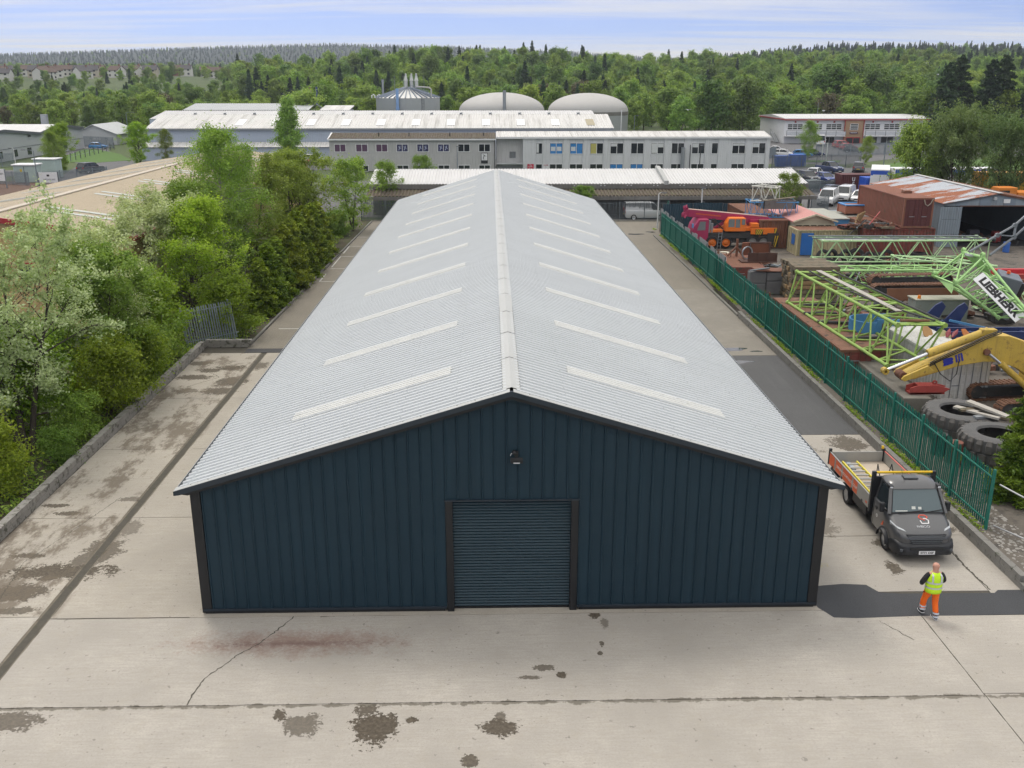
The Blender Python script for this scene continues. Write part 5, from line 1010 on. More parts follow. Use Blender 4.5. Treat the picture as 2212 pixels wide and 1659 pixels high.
car('estate', cGr, (46.3, 136.2, 0), 1.75, 'dark estate seen side on behind the car park fence', group=CP)
car('hatch', cDB, (46.6, 129.6, 0), 1.8, 'dark blue hatchback behind the white vans', group=CP)
car('van', cW, (42.4, 120.6, 0), -.5, 'white panel van nearest the mossy lean-to', name='panel_van', cat='van', group='white vans')
car('van', cW, (45.8, 124.2, 0), -.55, 'white van, second from the mossy lean-to', name='panel_van', cat='van', group='white vans')
car('hatch', cW, (47.2, 122.6, 0), -.55, 'white car, third from the mossy lean-to', group='white vans')
car('hatch', cW, (48.7, 121.4, 0), -.55, 'white car tucked against the brown container', group='white vans')
car('saloon', cW, (61.2, 208.5, 0), 1.3, 'white saloon right of the white office corner', group=FPk); car('estate', cW, (59.6, 198, 0), 1.2, 'white estate behind the blue drums', group=FPk)
car('hatch', cDB, (66.0, 198.4, 0), 1.4, 'dark hatchback behind the two white posts', group=FPk); car('hatch', cLB, (63, 196.5, 0), 1.4, 'bright blue car behind the blue drums', group=FPk)
car('minibus', cW, (78.4, 231.5, 0), 2.8, 'white minibus in front of the far office', name='minibus', cat='minibus', group=FPk)
car('suv', cR, (80.4, 222.5, 0), 1.8, 'red people carrier, furthest of the two red cars', group=FPk); car('hatch', cR, (79.6, 217, 0), 1.75, 'red hatchback beside the black one', group=FPk); car('hatch', cK, (77.6, 208.4, 0), 1.3, 'black hatchback in front of the red cars', group=FPk)
car('hatch', cLB, (-88.6, 223.8, 0), 1.75, 'bright blue hatchback on the road by the grey units'); car('suv', cK, (-67.4, 165.8, 0), 2.7, 'black SUV driving up the service road')
car('estate', cS, (-33.4, 186, 0), 1.5, 'silver estate beside the works annex'); car('van', cS, (17.4, 107.6, 0), 1.57, 'silver van behind the far palisade fence', name='panel_van', cat='van')
car('saloon', cW, (-34, 44.5, 0), .4, 'white car by the ochre unit, glimpsed through the branches')
# trailers and lorries behind the trees on the right
def trailer(x0, x1, y0, y1, z0, z1, col, label, stripe=None):
    e = empty('box_trailer', ((x0 + x1) / 2, (y0 + y1) / 2, 0), 0, label, 'trailer'); X, Y = (x1 - x0) / 2, (y1 - y0) / 2
    MB().bx(-X, X, -Y, Y, z0, z1).build('box_body', P('trailer_' + col[0], col[1], .5, var=.06), e, bevel=.04)
    if stripe: MB().bx(-X, X, -Y - .012, -Y + .02, z1 - .75, z1 - .15).build('stripe', P('stripe_blue', (.03, .10, .50), .5), e)
    MB().bx(-X + .1, X - .1, -Y + .1, Y - .1, .7, z0 - .01).build('chassis', m_black, e)
    for sx in (-1, 1):
        for k in range(3): wheel(e, sx * (X - .2), Y - 1 - k * 1.2, .5, .3) if Y > X else wheel(e, X - 1 - k * 1.2, sx * (Y - .3), .5, .3)
    return e
t = trailer(50.2, 52.5, 123.4, 131.2, 1.1, 4.0, cW, 'white box trailer with blue header above the brown container', True); t.rotation_euler = (0, 0, -.38)
MB().bx(-.85, .85, -3.95, -3.91, 1.2, 3.35).build('rear_door', m_white, t); MB().bx(-.02, .02, -3.97, -3.95, 1.2, 3.35).build('door_seam', m_dkgrey, t)
trailer(52.4, 65.8, 125, 127.5, 1.1, 4.0, cW, 'long white trailer with blue band behind the round trees', True)
trailer(57.5, 70, 112.5, 115, 1.2, 4.6, ('yellow', (.62, .33, .02)), 'yellow and orange curtain trailer at the right edge')
lo = tag(empty('orange_lorry', (55.6, 101.5, 0)), 'orange skip lorry body behind the rusty shed', 'lorry'); m_or = P('orange_paint', (.62, .20, .02), .5, var=.15, dirt=((.3, .12, .04), .62, 3))
MB().exx([(-1.2, 1.2), (1.2, 1.2), (1.2, 3.4), (.4, 4.2), (-1.2, 4.2)], -2.3, -.4).build('cab', m_or, lo, bevel=.08); MB().bx(-.3, 3.6, -1.2, 1.2, 2.2, 3.7).build('body', m_or, lo, bevel=.06); MB().bx(-2.3, 3.6, -1, 1, .6, 1.3).build('chassis', m_black, lo)
for x in (-1.4, 1.6, 2.8):
    for s in (-1, 1): w_ = wheel(lo, x, s * 1.0, .5, .3); w_.rotation_euler = (0, 0, R_(90))
MB().bx(-2.31, -1.2, -1.21, -1.19, 3.0, 3.9).build('window', m_glass, lo)
# ================================================================ FENCES AND POSTS
m_green = P('green_powder_coat', (.010, .155, .115), .5, var=.15, scale=2, dirt=((.02, .07, .055), .6, 4)); m_galv = P('dull_galvanised', (.20, .235, .26), .6, .3, var=.15); m_fdark = P('weathered_palisade', (.12, .14, .155), .7, .2, var=.2)
def pale_mesh(h, mat, wd=.076):
    mb = MB(); a, b, c = wd / 2, .03, h
    mb.add([(-a, 0, 0), (-.01, -b, 0), (.01, -b, 0), (a, 0, 0), (-a, 0, c - .12), (-.01, -b, c - .12), (.01, -b, c - .12), (a, 0, c - .12), (-.028, -.004, c), (0, -.004, c - .05), (.028, -.004, c)],
           [(0, 1, 5, 4), (1, 2, 6, 5), (2, 3, 7, 6), (4, 5, 9, 8), (5, 6, 9), (6, 7, 10, 9)]); return mb.mesh('pale', mat)
def palisade(a, b, z, h, mat, label, parts=True, pitch=.14, bay=2.75, name='palisade_fence', lim=300, lean=None, skip=None):
    a = Vector((a[0], a[1], z)); b = Vector((b[0], b[1], z)); d = b - a; Ln = d.length; ang = math.atan2(d.y, d.x); e = empty(name, a, ang, label, 'fence'); n = int(Ln / pitch); pm = pale_mesh(h, mat); st = MB()
    for k in range(n):
        x = (k + .5) * pitch
        if skip and skip(x): continue
        if parts and k < lim: obj('pale', pm, e, (x, -.03 + rnd.uniform(-.006, .006), rnd.uniform(-.02, .02)), (rnd.uniform(-.012, .012), rnd.uniform(-.012, .012), 0))
        else: st.box((x, -.035, h / 2), (.066, .018, h)).add([(x - .033, -.035, h), (x + .033, -.035, h), (x, -.035, h + .07)], [(0, 1, 2)])
    if st.v: o = st.build('pales', mat, e); o['kind'] = 'stuff'
    for k in range(int(Ln / bay) + 1): MB().bar((min(k * bay, Ln), .02, -.1), (min(k * bay, Ln), .02, h + .06), .07, .1).build('post', mat, e)
    if Ln - int(Ln / bay) * bay > .3: MB().bar((Ln, .02, -.1), (Ln, .02, h + .06), .07, .1).build('post', mat, e)
    for zz in (.28, h - .28): MB().bar((0, 0, zz), (Ln, 0, zz), .05, .045).build('rail', mat, e)
    return e
gf = palisade((16.86, 29.25), (16.86, 94.4), .33, 2.15, m_green, 'long green palisade fence along the scrapyard, from the conifer to the crane', True)
palisade((16.9, 94.5), (19.6, 106.2), .2, 2.0, m_green, 'short green palisade return near the lamp post', False)
palisade((19.8, 106.6), (9.4, 106.9), .0, 2.1, m_fdark, 'grey palisade fence closing the lane behind the warehouse on the right', True)
MB().bx(9.4, 19.6, 106.0, 106.5, 0, .12).build('kerb', m_concrete_block)['kind'] = 'structure'
palisade((-14.4, 107.2), (-9, 107.0), .0, 2.2, P('palisade_grey_green', (.11, .14, .14), .6, .2, var=.2), 'dark palisade gate at the end of the left lane', True)
lf_ = palisade((-17.9, 54.6), (-15.15, 55.9), .0, 2.3, P('blue_grey_palisade', (.27, .32, .34), .6, .2, var=.12), 'leaning blue grey palisade panel at the corner of the block wall', True); lf_.rotation_euler = (0, R_(-5.5), lf_.rotation_euler[2])
palisade((-27, 30.5), (-21.0, 34.5), -.02, 1.9, m_fdark, 'dark palisade seen through the branches at the left edge', False)
palisade((49.6, 171.2), (66, 173), 0, 2.2, m_fdark, 'grey palisade behind the pickup in the car park', False); palisade((43, 131.6), (52, 136.2), 0, 1.7, m_galv, 'grey palisade between the vans and the parked cars', False); palisade((37.6, 112.4), (40.4, 114.6), .2, 1.6, m_galv, 'short grey palisade beside the blue cabin', False)
palisade((66.5, 199), (86, 204.5), 0, 2.4, m_galv, 'pale palisade at the right of the far car park', False); palisade((50, 183), (58, 198), 0, 2.0, m_galv, 'palisade beside the white office corner', False)
palisade((-76.5, 149), (-68.5, 145.5), 0, 1.9, m_galv, 'grey palisade round the substation cabinet', False); palisade((-66.5, 146), (-60.5, 155), 0, 1.9, m_galv, 'grey palisade right of the white sign board', False); palisade((-86, 126), (-70, 131), 0, 1.9, m_galv, 'grey palisade at the left edge beyond the ochre roof', False)
palisade((-95, 232), (-86, 226), 0, 2.4, m_galv, 'grey palisade by the blue hatchback', False); palisade((-100, 166), (-86, 178), 0, 2.4, m_galv, 'mesh like grey palisade in front of the grey units', False)
rl = tag(empty('road_railing', (-82, 205, 0)), 'low dark post and rail fence along the grass verge', 'railing')
for k in range(11):
    t = k / 10; x, y = -79.6 + (-83.6 + 79.6) * t + 82 - 0, 190 + 33 * t - 205; MB().bar((x - 1.2, y, 0), (x - 1.2, y, 1.5), .12).build('post', m_dkgrey, rl)
for z in (1.35, .8): MB().bar((1.2, -15, z), (-2.8, 18, z), .05, .05).build('rail', m_galv, rl)
# tubular rail and posts, bottom right
rr = tag(empty('tube_rail', (17.1, 29, .3)), 'galvanised tube rails running off from the end of the green fence', 'railing'); m_tube = P('scaffold_tube', (.42, .43, .44), .4, .6)
MB().tube((-.1, .1, 1.75), (2.6, -6, 1.1), .028, 8).build('rail', m_tube, rr); MB().tube((-.1, .1, .25), (3.2, -5.6, .1), .028, 8).build('rail', m_tube, rr); MB().tube((1.3, -2.8, 0), (1.3, -2.8, 1.5), .03, 8).build('post', m_tube, rr)
# sheet fences of the scrapyard corner
def sheetfence(a, b, z0, z1, mat, label, pitch=.28, amp=.05, wav=.0):
    a = Vector((*a, 0)); b = Vector((*b, 0)); d = b - a; L_ = d.length; e = empty('sheet_fence', a, math.atan2(d.y, d.x), label, 'fence'); n = int(L_ / 1.0)
    for k in range(n):
        mb = MB(); vs = []; w_ = L_ / n; pr = []
        for q in range(4): pr += [(q * w_ / 4, 0), (q * w_ / 4 + w_ * .1, amp), (q * w_ / 4 + w_ * .17, amp)]
        pr.append((w_ * .99, 0)); zt = z1 + rnd.uniform(-.06, .06) - (wav if math.sin(k * 1.9) > .6 else 0); zs = zt + rnd.uniform(-.04, .04)
        for z in (z0, 1): vs += [(k * w_ + x, y, z0 if z == z0 else zt + (zs - zt) * x / w_) for x, y in pr]
        m_ = len(pr); mb.add(vs, [(i, i + 1, i + 1 + m_, i + m_) for i in range(m_ - 1)]).build('sheet', mat, e)
    for k in range(0, n + 1, 3): MB().bar((k * L_ / n, -.06, z0), (k * L_ / n, -.06, z1), .06).build('post', m_dkgrey, e)
m_bluesheet = P('dark_teal_sheet', (.018, .05, .075), .6, var=.2, scale=1.5, streak=((.035, .075, .10), .6)); m_greysheet = P('grey_sheet', (.36, .37, .38), .6, var=.15, streak=((.2, .2, .2), .6))
sheetfence((17.6, 98.4), (25.0, 99.2), .33, 2.85, m_bluesheet, 'dark blue green sheet metal fence behind the crane')
sheetfence((17.05, 96.0), (17.05, 68.5), .33, 2.7, m_greysheet, 'pale corrugated sheets lining the inside of the green fence by the crane', wav=.25)
# lamp posts, signs
def lamp_post(x, y, h, arm, label, cat='lamp post', dirx=1, col=m_galv):
    e = empty('lamp_post', (x, y, 0), 0, label, cat); MB().tube((0, 0, 0), (0, 0, h), .09, 10, .06).build('pole', col, e, smooth=40)
    if arm: MB().path([(0, 0, h), (dirx * arm * .4, 0, h + .12), (dirx * arm, 0, h + .15)], .035, 6).build('arm', col, e)
    MB().box((dirx * (arm + .25), 0, h + .14), (.6, .26, .1)).build('lamp_head', m_dkgrey, e, bevel=.03); MB().box((dirx * (arm + .25), 0, h + .08), (.4, .18, .03)).build('lens', m_lamp, e); return e
m_wpole = P('white_pole', (.62, .63, .64), .5)
lamp_post(17.6, 101, 3.55, .3, 'white lamp post at the corner of the dark sheet fence', col=m_wpole); lamp_post(22.6, 103, 3.85, -.1, 'white lamp post in front of the mossy lean-to', col=m_wpole); lamp_post(62.2, 191, 6.2, .3, 'lamp post in front of the far office birch'); lamp_post(69, 170, 4.6, .6, 'grey lamp post by the grass near the grey SUV')
lamp_post(-77, 160, 4.3, .3, 'white lamp post beside the side road', col=m_wpole, dirx=-1); lamp_post(-65.8, 142.5, 5.2, 1.2, 'grey curved lamp post in the bark bed', dirx=-1); lamp_post(-5.4, 158, 4.6, -.1, 'grey lamp post in front of the grey office'); lamp_post(34.4, 160, 4.6, -.1, 'black lamp post in front of the white office', col=m_black)
lamp_post(33, 226, 7, .4, 'lamp post behind the white office roof, near the right dome'); lamp_post(87, 262, 9, .3, 'tall lamp post behind the white office roof, far right'); lamp_post(-86, 236, 7.5, 1.5, 'tall street lamp at the small grey unit'); lamp_post(-82, 250, 7, .5, 'camera mast behind the small grey unit')
for i, (x, y) in enumerate(((63.9, 187.5), (64.8, 187.5))): tag(MB().tube((x, y, 0), (x, y, 3.4), .09, 8).build('white_post', m_wpole), '%s of two plain white posts by the car park' % ('left', 'right')[i], 'post')
def board(x, y, w_, h, z, rz, label, lines, post=m_dkgrey):
    e = empty('sign_board', (x, y, 0), rz, label, 'sign')
    for s in (-1, 1): MB().bar((s * (w_ / 2 + .05), 0, 0), (s * (w_ / 2 + .05), 0, z + h), .12).build('post', post, e)
    p = MB().bx(-w_ / 2, w_ / 2, -.05, .03, z, z + h).build('panel', m_white, e)
    for (t, s, dx, dz) in lines: text('lettering', t, s, m_blk, p, (dx, -.055, z + h / 2 + dz), (R_(90), 0, 0), .004)
    return p
p = board(-64.6, 143.4, 2.6, 1.5, .6, .12, 'white glass company sign board with a small black emblem', [('ARCHGLASS', .3, .1, -.3)]); MB().exz([(-.18, .0), (.18, .0), (.18, .28), (-.18, .28)], 0, .01).build('emblem', m_blk, p, (0, -.055, 1.5), (R_(90), 0, 0))
board(-71.5, 142, 2.6, 1.7, 1.0, .1, 'white sign board ending in the letters en at the left edge', [('en', .62, .85, .2)], m_galv)
kb = tag(empty('substation_kiosk', (-71, 151, 0)), 'pale green electrical kiosk with white lid behind palisade', 'kiosk'); m_kg = P('pale_green_grp', (.38, .47, .44), .6); MB().bx(-1.6, 1.6, -1.2, 1.2, 0, 2.5).build('cabinet', m_kg, kb, bevel=.05); MB().bx(-1.8, 1.8, -1.4, 1.4, 2.5, 2.72).build('lid', m_white, kb, bevel=.08); MB().bx(-.05, .05, -1.22, -1.2, 0, 2.4).build('door_seam', m_dkgrey, kb); MB().bx(-.6, -.3, -1.23, -1.2, 1.6, 2.0).build('warning_label', P('label_yellow', (.6, .45, .02), .5), kb)
kb = tag(empty('substation_kiosk', (-70.5, 157, 0)), 'second electrical kiosk half hidden by the birch', 'kiosk'); MB().bx(-1.7, 1.7, -1.2, 1.2, 0, 2.9).build('cabinet', m_kg, kb, bevel=.05); MB().bx(-1.9, 1.9, -1.4, 1.4, 2.9, 3.1).build('lid', m_white, kb, bevel=.08)
m_drum = P('blue_plastic', (.02, .10, .42), .4, var=.12)
for i, (x, y, w_, h, lab) in enumerate(((52.6, 175.5, 2.4, 1.9, 'blue slatted skip left of the stacked pallets'), (55.4, 175.8, 2.6, 2.1, 'blue bin store right of the stacked pallets'))):
    e = tag(empty('blue_skip', (x, y, 0)), lab, 'skip'); MB().loft([[(-w_ / 2 * s, -1 * s, z), (w_ / 2 * s, -1 * s, z), (w_ / 2 * s, 1 * s, z), (-w_ / 2 * s, 1 * s, z)] for z, s in ((0, .85), (h, 1))]).build('body', m_drum, e)
    for k in range(5): MB().bx(-w_ / 2 + k * w_ / 4.2, -w_ / 2 + k * w_ / 4.2 + .12, -1.08, -.95, .1, h).build('rib', m_drum, e)
# gulls
def gull(loc, rz, label):
    e = empty('gull', loc, rz, label, 'bird', 'gulls in flight'); b = MB().lathe([(0, -.28), (.06, -.2), (.09, 0), (.06, .2), (0, .34)], 8, axis='Y'); b.build('body', m_white, e, smooth=60)
    for s in (-1, 1): MB().loft([[(s * x, y0, z), (s * x, y1, z), (s * x, y1, z - .02), (s * x, y0, z - .02)] for x, y0, y1, z in ((.05, -.12, .14, .02), (.4, -.16, .06, .16), (.75, -.02, .06, .08))]).build('wing', m_lgrey, e)
for i, (x, y, z, l) in enumerate(((118, 270, 19.2, 'gull flying above the woodland, highest on the right'), (118, 262, 16.2, 'gull gliding left of the black conifers'), (71, 210, 8.6, 'gull gliding above the far white office'), (38, 190, 9.4, 'gull flying right of the domes'))): gull((x, y, z), i * .8, l)
# ================================================================ SCRAPYARD
YZ = .34
m_lime = P('lime_green_paint', (.35, .60, .22), .5, var=.14, scale=1.5, fine=.1, dirt=((.2, .3, .12), .57, 4)); m_mint = P('mint_green_paint', (.45, .66, .35), .5, var=.12, scale=1.5, fine=.1, dirt=((.27, .38, .2), .58, 4)); m_olive = P('mossy_lime_paint', (.26, .40, .09), .65, var=.22, scale=2, fine=.15, dirt=((.14, .19, .06), .56, 5))
m_mag = P('faded_magenta', (.33, .022, .085), .55, var=.18, scale=1.2, dirt=((.20, .05, .08), .62, 4)); m_orange = P('crane_orange', (.74, .17, .01), .5, var=.12, dirt=((.42, .14, .03), .64, 4)); m_dirtyblack = P('dirty_chassis', (.035, .035, .035), .7, var=.4, scale=2, dirt=((.10, .08, .06), .58, 3))
m_maroon = P('maroon_container', (.10, .025, .025), .6, var=.15, dirt=((.16, .07, .045), .62, 3)); m_brownc = P('rusty_brown_container', (.235, .095, .062), .75, var=.22, scale=.8, fine=.12, streak=((.13, .08, .05), .75), dirt=((.12, .10, .045), .6, 1.2)); m_redc = P('flaking_red_container', (.20, .05, .04), .8, var=.3, scale=1.5, streak=((.05, .08, .05), .8), dirt=((.09, .055, .04), .52, 2.5))
m_creamc = P('mildewed_cream', (.42, .37, .22), .8, var=.2, scale=1.5, streak=((.07, .065, .04), .85), dirt=((.13, .12, .07), .6, 2)); m_whitec = P('stained_white_container', (.56, .56, .54), .65, var=.12, streak=((.24, .24, .20), .7), dirt=((.30, .29, .24), .62, 2.5))
m_bluec = P('sky_blue_paint', (.07, .24, .48), .6, var=.15, dirt=((.12, .15, .16), .62, 3)); m_bluedoor = P('blue_door', (.02, .13, .42), .5, var=.2, scale=2); m_navy = P('navy_machine', (.015, .03, .11), .5, var=.25, scale=1.5, dirt=((.12, .075, .05), .62, 3)); m_yellow = P('excavator_yellow', (.52, .36, .06), .55, var=.25, scale=1.4, fine=.12, dirt=((.22, .14, .05), .57, 3.5), streak=((.30, .20, .06), .5))
m_pink = P('faded_pink_sheet', (.52, .25, .23), .8, var=.1, scale=.7); m_creamw = P('cream_boarding', (.58, .54, .40), .7, var=.1); m_timber = P('old_timber', (.155, .125, .085), .9, var=.4, scale=2, fine=.25, dirt=((.07, .075, .05), .52, 3)); m_sawn = P('sawn_timber_end', (.27, .18, .09), .9, var=.4, scale=4, fine=.2, dirt=((.13, .12, .07), .55, 3)); m_plank = P('silver_plank', (.38, .36, .32), .85, var=.25, scale=3, fine=.2)
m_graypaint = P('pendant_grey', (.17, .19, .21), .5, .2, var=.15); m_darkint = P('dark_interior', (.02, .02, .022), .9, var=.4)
def part(par, mb, name, mat, **k):
    l = par.matrix_basis.inverted(); mb.v = [tuple(l @ Vector(p)) for p in mb.v]; return mb.build(name, mat, par, **k)
# ---- containers
def corrwall(p, q, z0, z1, pitch=.28, amp=.05):
    p = Vector(p); q = Vector(q); d = (q - p); Ln = d.length; d.normalize(); nrm = Vector((d.y, -d.x)); n = max(2, int(Ln / pitch)); w_ = Ln / n; mb = MB(); pts = []
    for k in range(n): pts += [(k * w_, 0), (k * w_ + w_ * .25, 0), (k * w_ + w_ * .5, -amp), (k * w_ + w_ * .75, -amp)]
    pts.append((Ln, 0)); m_ = len(pts); vs = []
    for z in (z0, z1): vs += [(p.x + d.x * x + nrm.x * o, p.y + d.y * x + nrm.y * o, z) for x, o in pts]
    return mb.add(vs, [(i, i + 1, i + 1 + m_, i + m_) for i in range(m_ - 1)])
def container(cx, cy, z, L_, W_, H_, rz, mat, label, doormat=None, door_end=-1, name='shipping_container', roofmat=None):
    """long axis local y; doors at door_end"""
    e = empty(name, (cx, cy, z), rz, label, 'container'); X, Y = W_ / 2, L_ / 2
    for s, nm in ((1, 0), (-1, 1)): corrwall((s * X, -s * Y), (s * X, s * Y), .15, H_ - .1).build('side_wall', mat, e)
    de = door_end * Y
    corrwall((X, -de) if -de > 0 else (-X, -de), (-X, -de) if -de > 0 else (X, -de), .15, H_ - .1).build('end_wall', mat, e)
    rm = roofmat or mat; rf_ = corrwall((-Y, 0), (Y, 0), -X + .05, X - .05, .26, .03); rf_.v = [(b_z, a, H_ - .03 + c) for a, c, b_z in rf_.v]; rf_.build('roof', rm, e); MB().bx(-X + .06, X - .06, -Y + .06, Y - .06, H_ - .14, H_ - .09).build('roof_liner', m_darkint, e)
    fr = MB()
    for sx in (-1, 1):
        for sy in (-1, 1): fr.bx(sx * X - .07, sx * X + .07, sy * Y - .07, sy * Y + .07, 0, H_)
        fr.bx(sx * X - .05, sx * X + .05, -Y, Y, .01, .16).bx(sx * X - .04, sx * X + .04, -Y, Y, H_ - .11, H_ - .005)
    for sy in (-1, 1): fr.bx(-X, X, sy * Y - .05, sy * Y + .05, .012, .17).bx(-X, X, sy * Y - .06, sy * Y + .06, H_ - .13, H_ - .002)
    fr.build('frame', mat, e)
    dm = doormat or mat
    for s in (-1, 1):
        d = MB().bx(min(0, s * (X - .09)) + .01, max(0, s * (X - .09)) - .01, de - .04, de + .04, .18, H_ - .14).build('door', dm, e)
        for k in range(4): MB().bx(min(.06 * s, s * (X - .16)), max(.06 * s, s * (X - .16)), de + door_end * .04, de + door_end * .055, .32 + k * (H_ - .5) / 4, .32 + (k + .62) * (H_ - .5) / 4).build('door_panel', dm, d)
        for t in (.3, .72): MB().tube((s * (X - .09) * t, de + door_end * .075, .16), (s * (X - .09) * t, de + door_end * .075, H_ - .12), .022, 6).build('lock_rod', m_steel if dm is m_whitec else dm, d)
        MB().bx(min(s * X * .25, s * X * .62), max(s * X * .25, s * X * .62), de + door_end * .085, de + door_end * .1, .95, 1.0).build('lock_handle', m_steel, d)
    return e
container(36.2, 86.0, 2.92, 10.4, 2.4, 2.55, 0, m_brownc, 'long rust brown container sitting on top of the others beside the shed', m_maroon)
MB().bx(-.35, .35, -.3, .3, 0, .2).build('roof_patch', m_rust, None, (36.6, 84.4, 5.48)); tag(bpy.data.objects['roof_patch'], 'small rusty plate lying on the long brown container roof', 'plate')
tag(MB().path([(36.6, 80.72, 5.3), (36.7, 80.68, 4.95), (36.9, 80.66, 4.8), (37.15, 80.68, 5.0), (37.35, 80.72, 5.4)], .04, 5).build('lifting_strap', P('strap', (.35, .31, .25), .9)), 'pale lifting strap hanging on the maroon container doors', 'strap')
container(34.85, 82.1, YZ, 6.0, 2.5, 2.55, R_(90), m_redc, 'flaking red and green container under the long brown one', door_end=1)
container(36.0, 87.0, YZ, 6.0, 2.44, 2.55, R_(90), m_rust, 'rusty container hidden below the long brown one', door_end=1)
cb = container(29.2, 83.5, YZ, 5.2, 2.5, 2.22, R_(90), m_creamc, 'mildewed cream site cabin with blue door', door_end=1, roofmat=m_rust, name='site_cabin')
part(cb, MB().bx(26.9, 27.95, 82.13, 82.24, .4, 2.3), 'blue_door', m_bluedoor); part(cb, MB().bx(26.5, 26.58, 82.8, 83.6, 1.2, 2.1), 'blue_shutter', m_bluedoor)
container(25.55, 92.2, YZ, 12.2, 2.4, 2.55, 0, m_rust, 'long rusty container behind the orange crane', door_end=1)
container(33.6, 90.5, YZ, 6.0, 2.4, 2.45, R_(0), m_bluec, 'sky blue container carrying the hot tub', m_bluec, roofmat=P('pale_dirty_roof', (.36, .37, .33), .9, var=.2))
container(22.4, 46.3, .1, 6.6, 2.15, 2.25, R_(3), m_whitec, 'white container with stained sides below the yellow excavator arm', m_whitec)
container(19.0, 72.3, YZ, 5.8, 2.3, 1.45, R_(0), m_redc, 'rusty red open container by the green fence below brown plates', roofmat=m_rust)
container(19.05, 52.5, YZ, 12.1, 2.5, 1.55, R_(0), m_rust, 'long flat rusty container under the mossy green lattice boom', m_redc, roofmat=P('rust_planked_top', (.20, .105, .07), .85, var=.35, scale=1.5, fine=.2, dirt=((.05, .045, .035), .55, 2)))
ue = container(51.0, 133.2, 0, 6.0, 2.44, 2.6, R_(90), m_maroon, 'maroon container lettered UES in the car park', door_end=1)
for k, ch_ in enumerate('UES'): text('lettering', ch_, .75, m_white, ue, (-1.30, 1.35, 1.95 - k * .68), (R_(90), 0, R_(-90)), .004, sx=.8, bold=.02)
container(51.2, 128.6, 0, 3.0, 2.4, 2.6, R_(90), P('bright_blue_container', (.015, .09, .48), .5, var=.1), 'small bright blue container beside the maroon one', door_end=1)
# ---- workshop shed
sh_ = tag(empty('workshop_shed', (46, 86.6, YZ)), 'grey sheet workshop with rust streaked roof and wide dark doorway', 'shed')
m_shw = P('blue_grey_sheet', (.24, .29, .33), .65, .1, var=.15, scale=.6, streak=((.13, .14, .15), .5))
mr, nt, b = newmat('rust_streaked_roof'); pos = _n(nt, 'ShaderNodeNewGeometry').outputs['Position']
wv = mth(nt, 'ADD', mth(nt, 'MULTIPLY', noise(nt, vmap(nt, pos, (.05, .55, 1)), 1.2, 3, .5), .62), mth(nt, 'MULTIPLY', noise(nt, vmap(nt, pos, (.7, 4.5, 1)), 1, 6, .75), .38))
sp_ = _n(nt, 'ShaderNodeSeparateXYZ'); nt.links.new(pos, sp_.inputs[0]); wv = mth(nt, 'ADD', wv, mth(nt, 'MULTIPLY', mth(nt, 'SUBTRACT', 43.6, sp_.outputs[0]), .022))
c = mixc(nt, ramp(nt, wv, .50, .535), (.44, .47, .51), mixc(nt, noise(nt, pos, 3, 4, .6), (.36, .12, .045), (.24, .075, .03))); nt.links.new(c, b.inputs['Base Color']); b.inputs['Roughness'].default_value = .6
part(sh_, corry(86.4, 104.2, .22, .03, (40.9, 4.27), (46, 5.16)), 'roof', mr); part(sh_, corry(86.4, 104.2, .22, .03, (51.3, 4.25), (46, 5.16)), 'roof', m_rust); part(sh_, MB().bar((46, 86.3, 5.22), (46, 104.3, 5.22), .5, .05), 'ridge_cap', P('pale_ridge2', (.45, .45, .44), .6, var=.2))
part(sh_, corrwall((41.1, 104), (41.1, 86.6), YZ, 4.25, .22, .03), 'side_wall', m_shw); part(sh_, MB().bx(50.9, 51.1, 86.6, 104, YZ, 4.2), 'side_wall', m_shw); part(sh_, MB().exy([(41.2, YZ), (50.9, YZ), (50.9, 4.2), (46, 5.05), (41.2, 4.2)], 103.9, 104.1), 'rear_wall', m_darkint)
for k in range(9):
    a, c_ = 41.1 + k * 1.09, 41.1 + (k + 1) * 1.09 - .01
    part(sh_, MB().add([(a, 86.6 - .02 * (k % 2), 4.06), (c_, 86.6 - .02 * (k % 2), 4.06), (c_, 86.6 - .02 * (k % 2), 5.08 - abs(c_ - 46) * .174), (a, 86.6 - .02 * (k % 2), 5.08 - abs(a - 46) * .174)], [(0, 1, 2, 3)]), 'gable_sheet', (m_shw, P('blue_grey_sheet2', (.20, .25, .30), .65, .1, var=.15))[k % 2])
part(sh_, MB().bar((41.0, 86.5, 4.2), (46, 86.5, 5.1), .06, .16), 'barge_board', m_dkgrey); part(sh_, MB().bar((46, 86.5, 5.1), (51.2, 86.5, 4.2), .06, .16), 'barge_board', m_rust); part(sh_, MB().bx(42.6, 51, 86.58, 86.75, 4.0, 4.08), 'door_track', m_rust)
for z0, z1 in ((YZ, 1.5), (1.52, 2.85), (2.87, 4.0)): part(sh_, corrwall((40.75, 86.42), (42.75, 86.42), z0, z1, .22, .03), 'door_leaf', m_shw)
part(sh_, MB().bx(46.5, 47.1, 86.5, 86.56, 4.3, 4.65), 'notice', m_white); part(sh_, MB().bx(45.5, 45.75, 86.3, 86.58, 4.6, 4.85), 'lamp', m_lgrey)
part(sh_, MB().bx(41.2, 50.9, 86.8, 104, YZ, YZ + .012), 'floor', m_darkint)
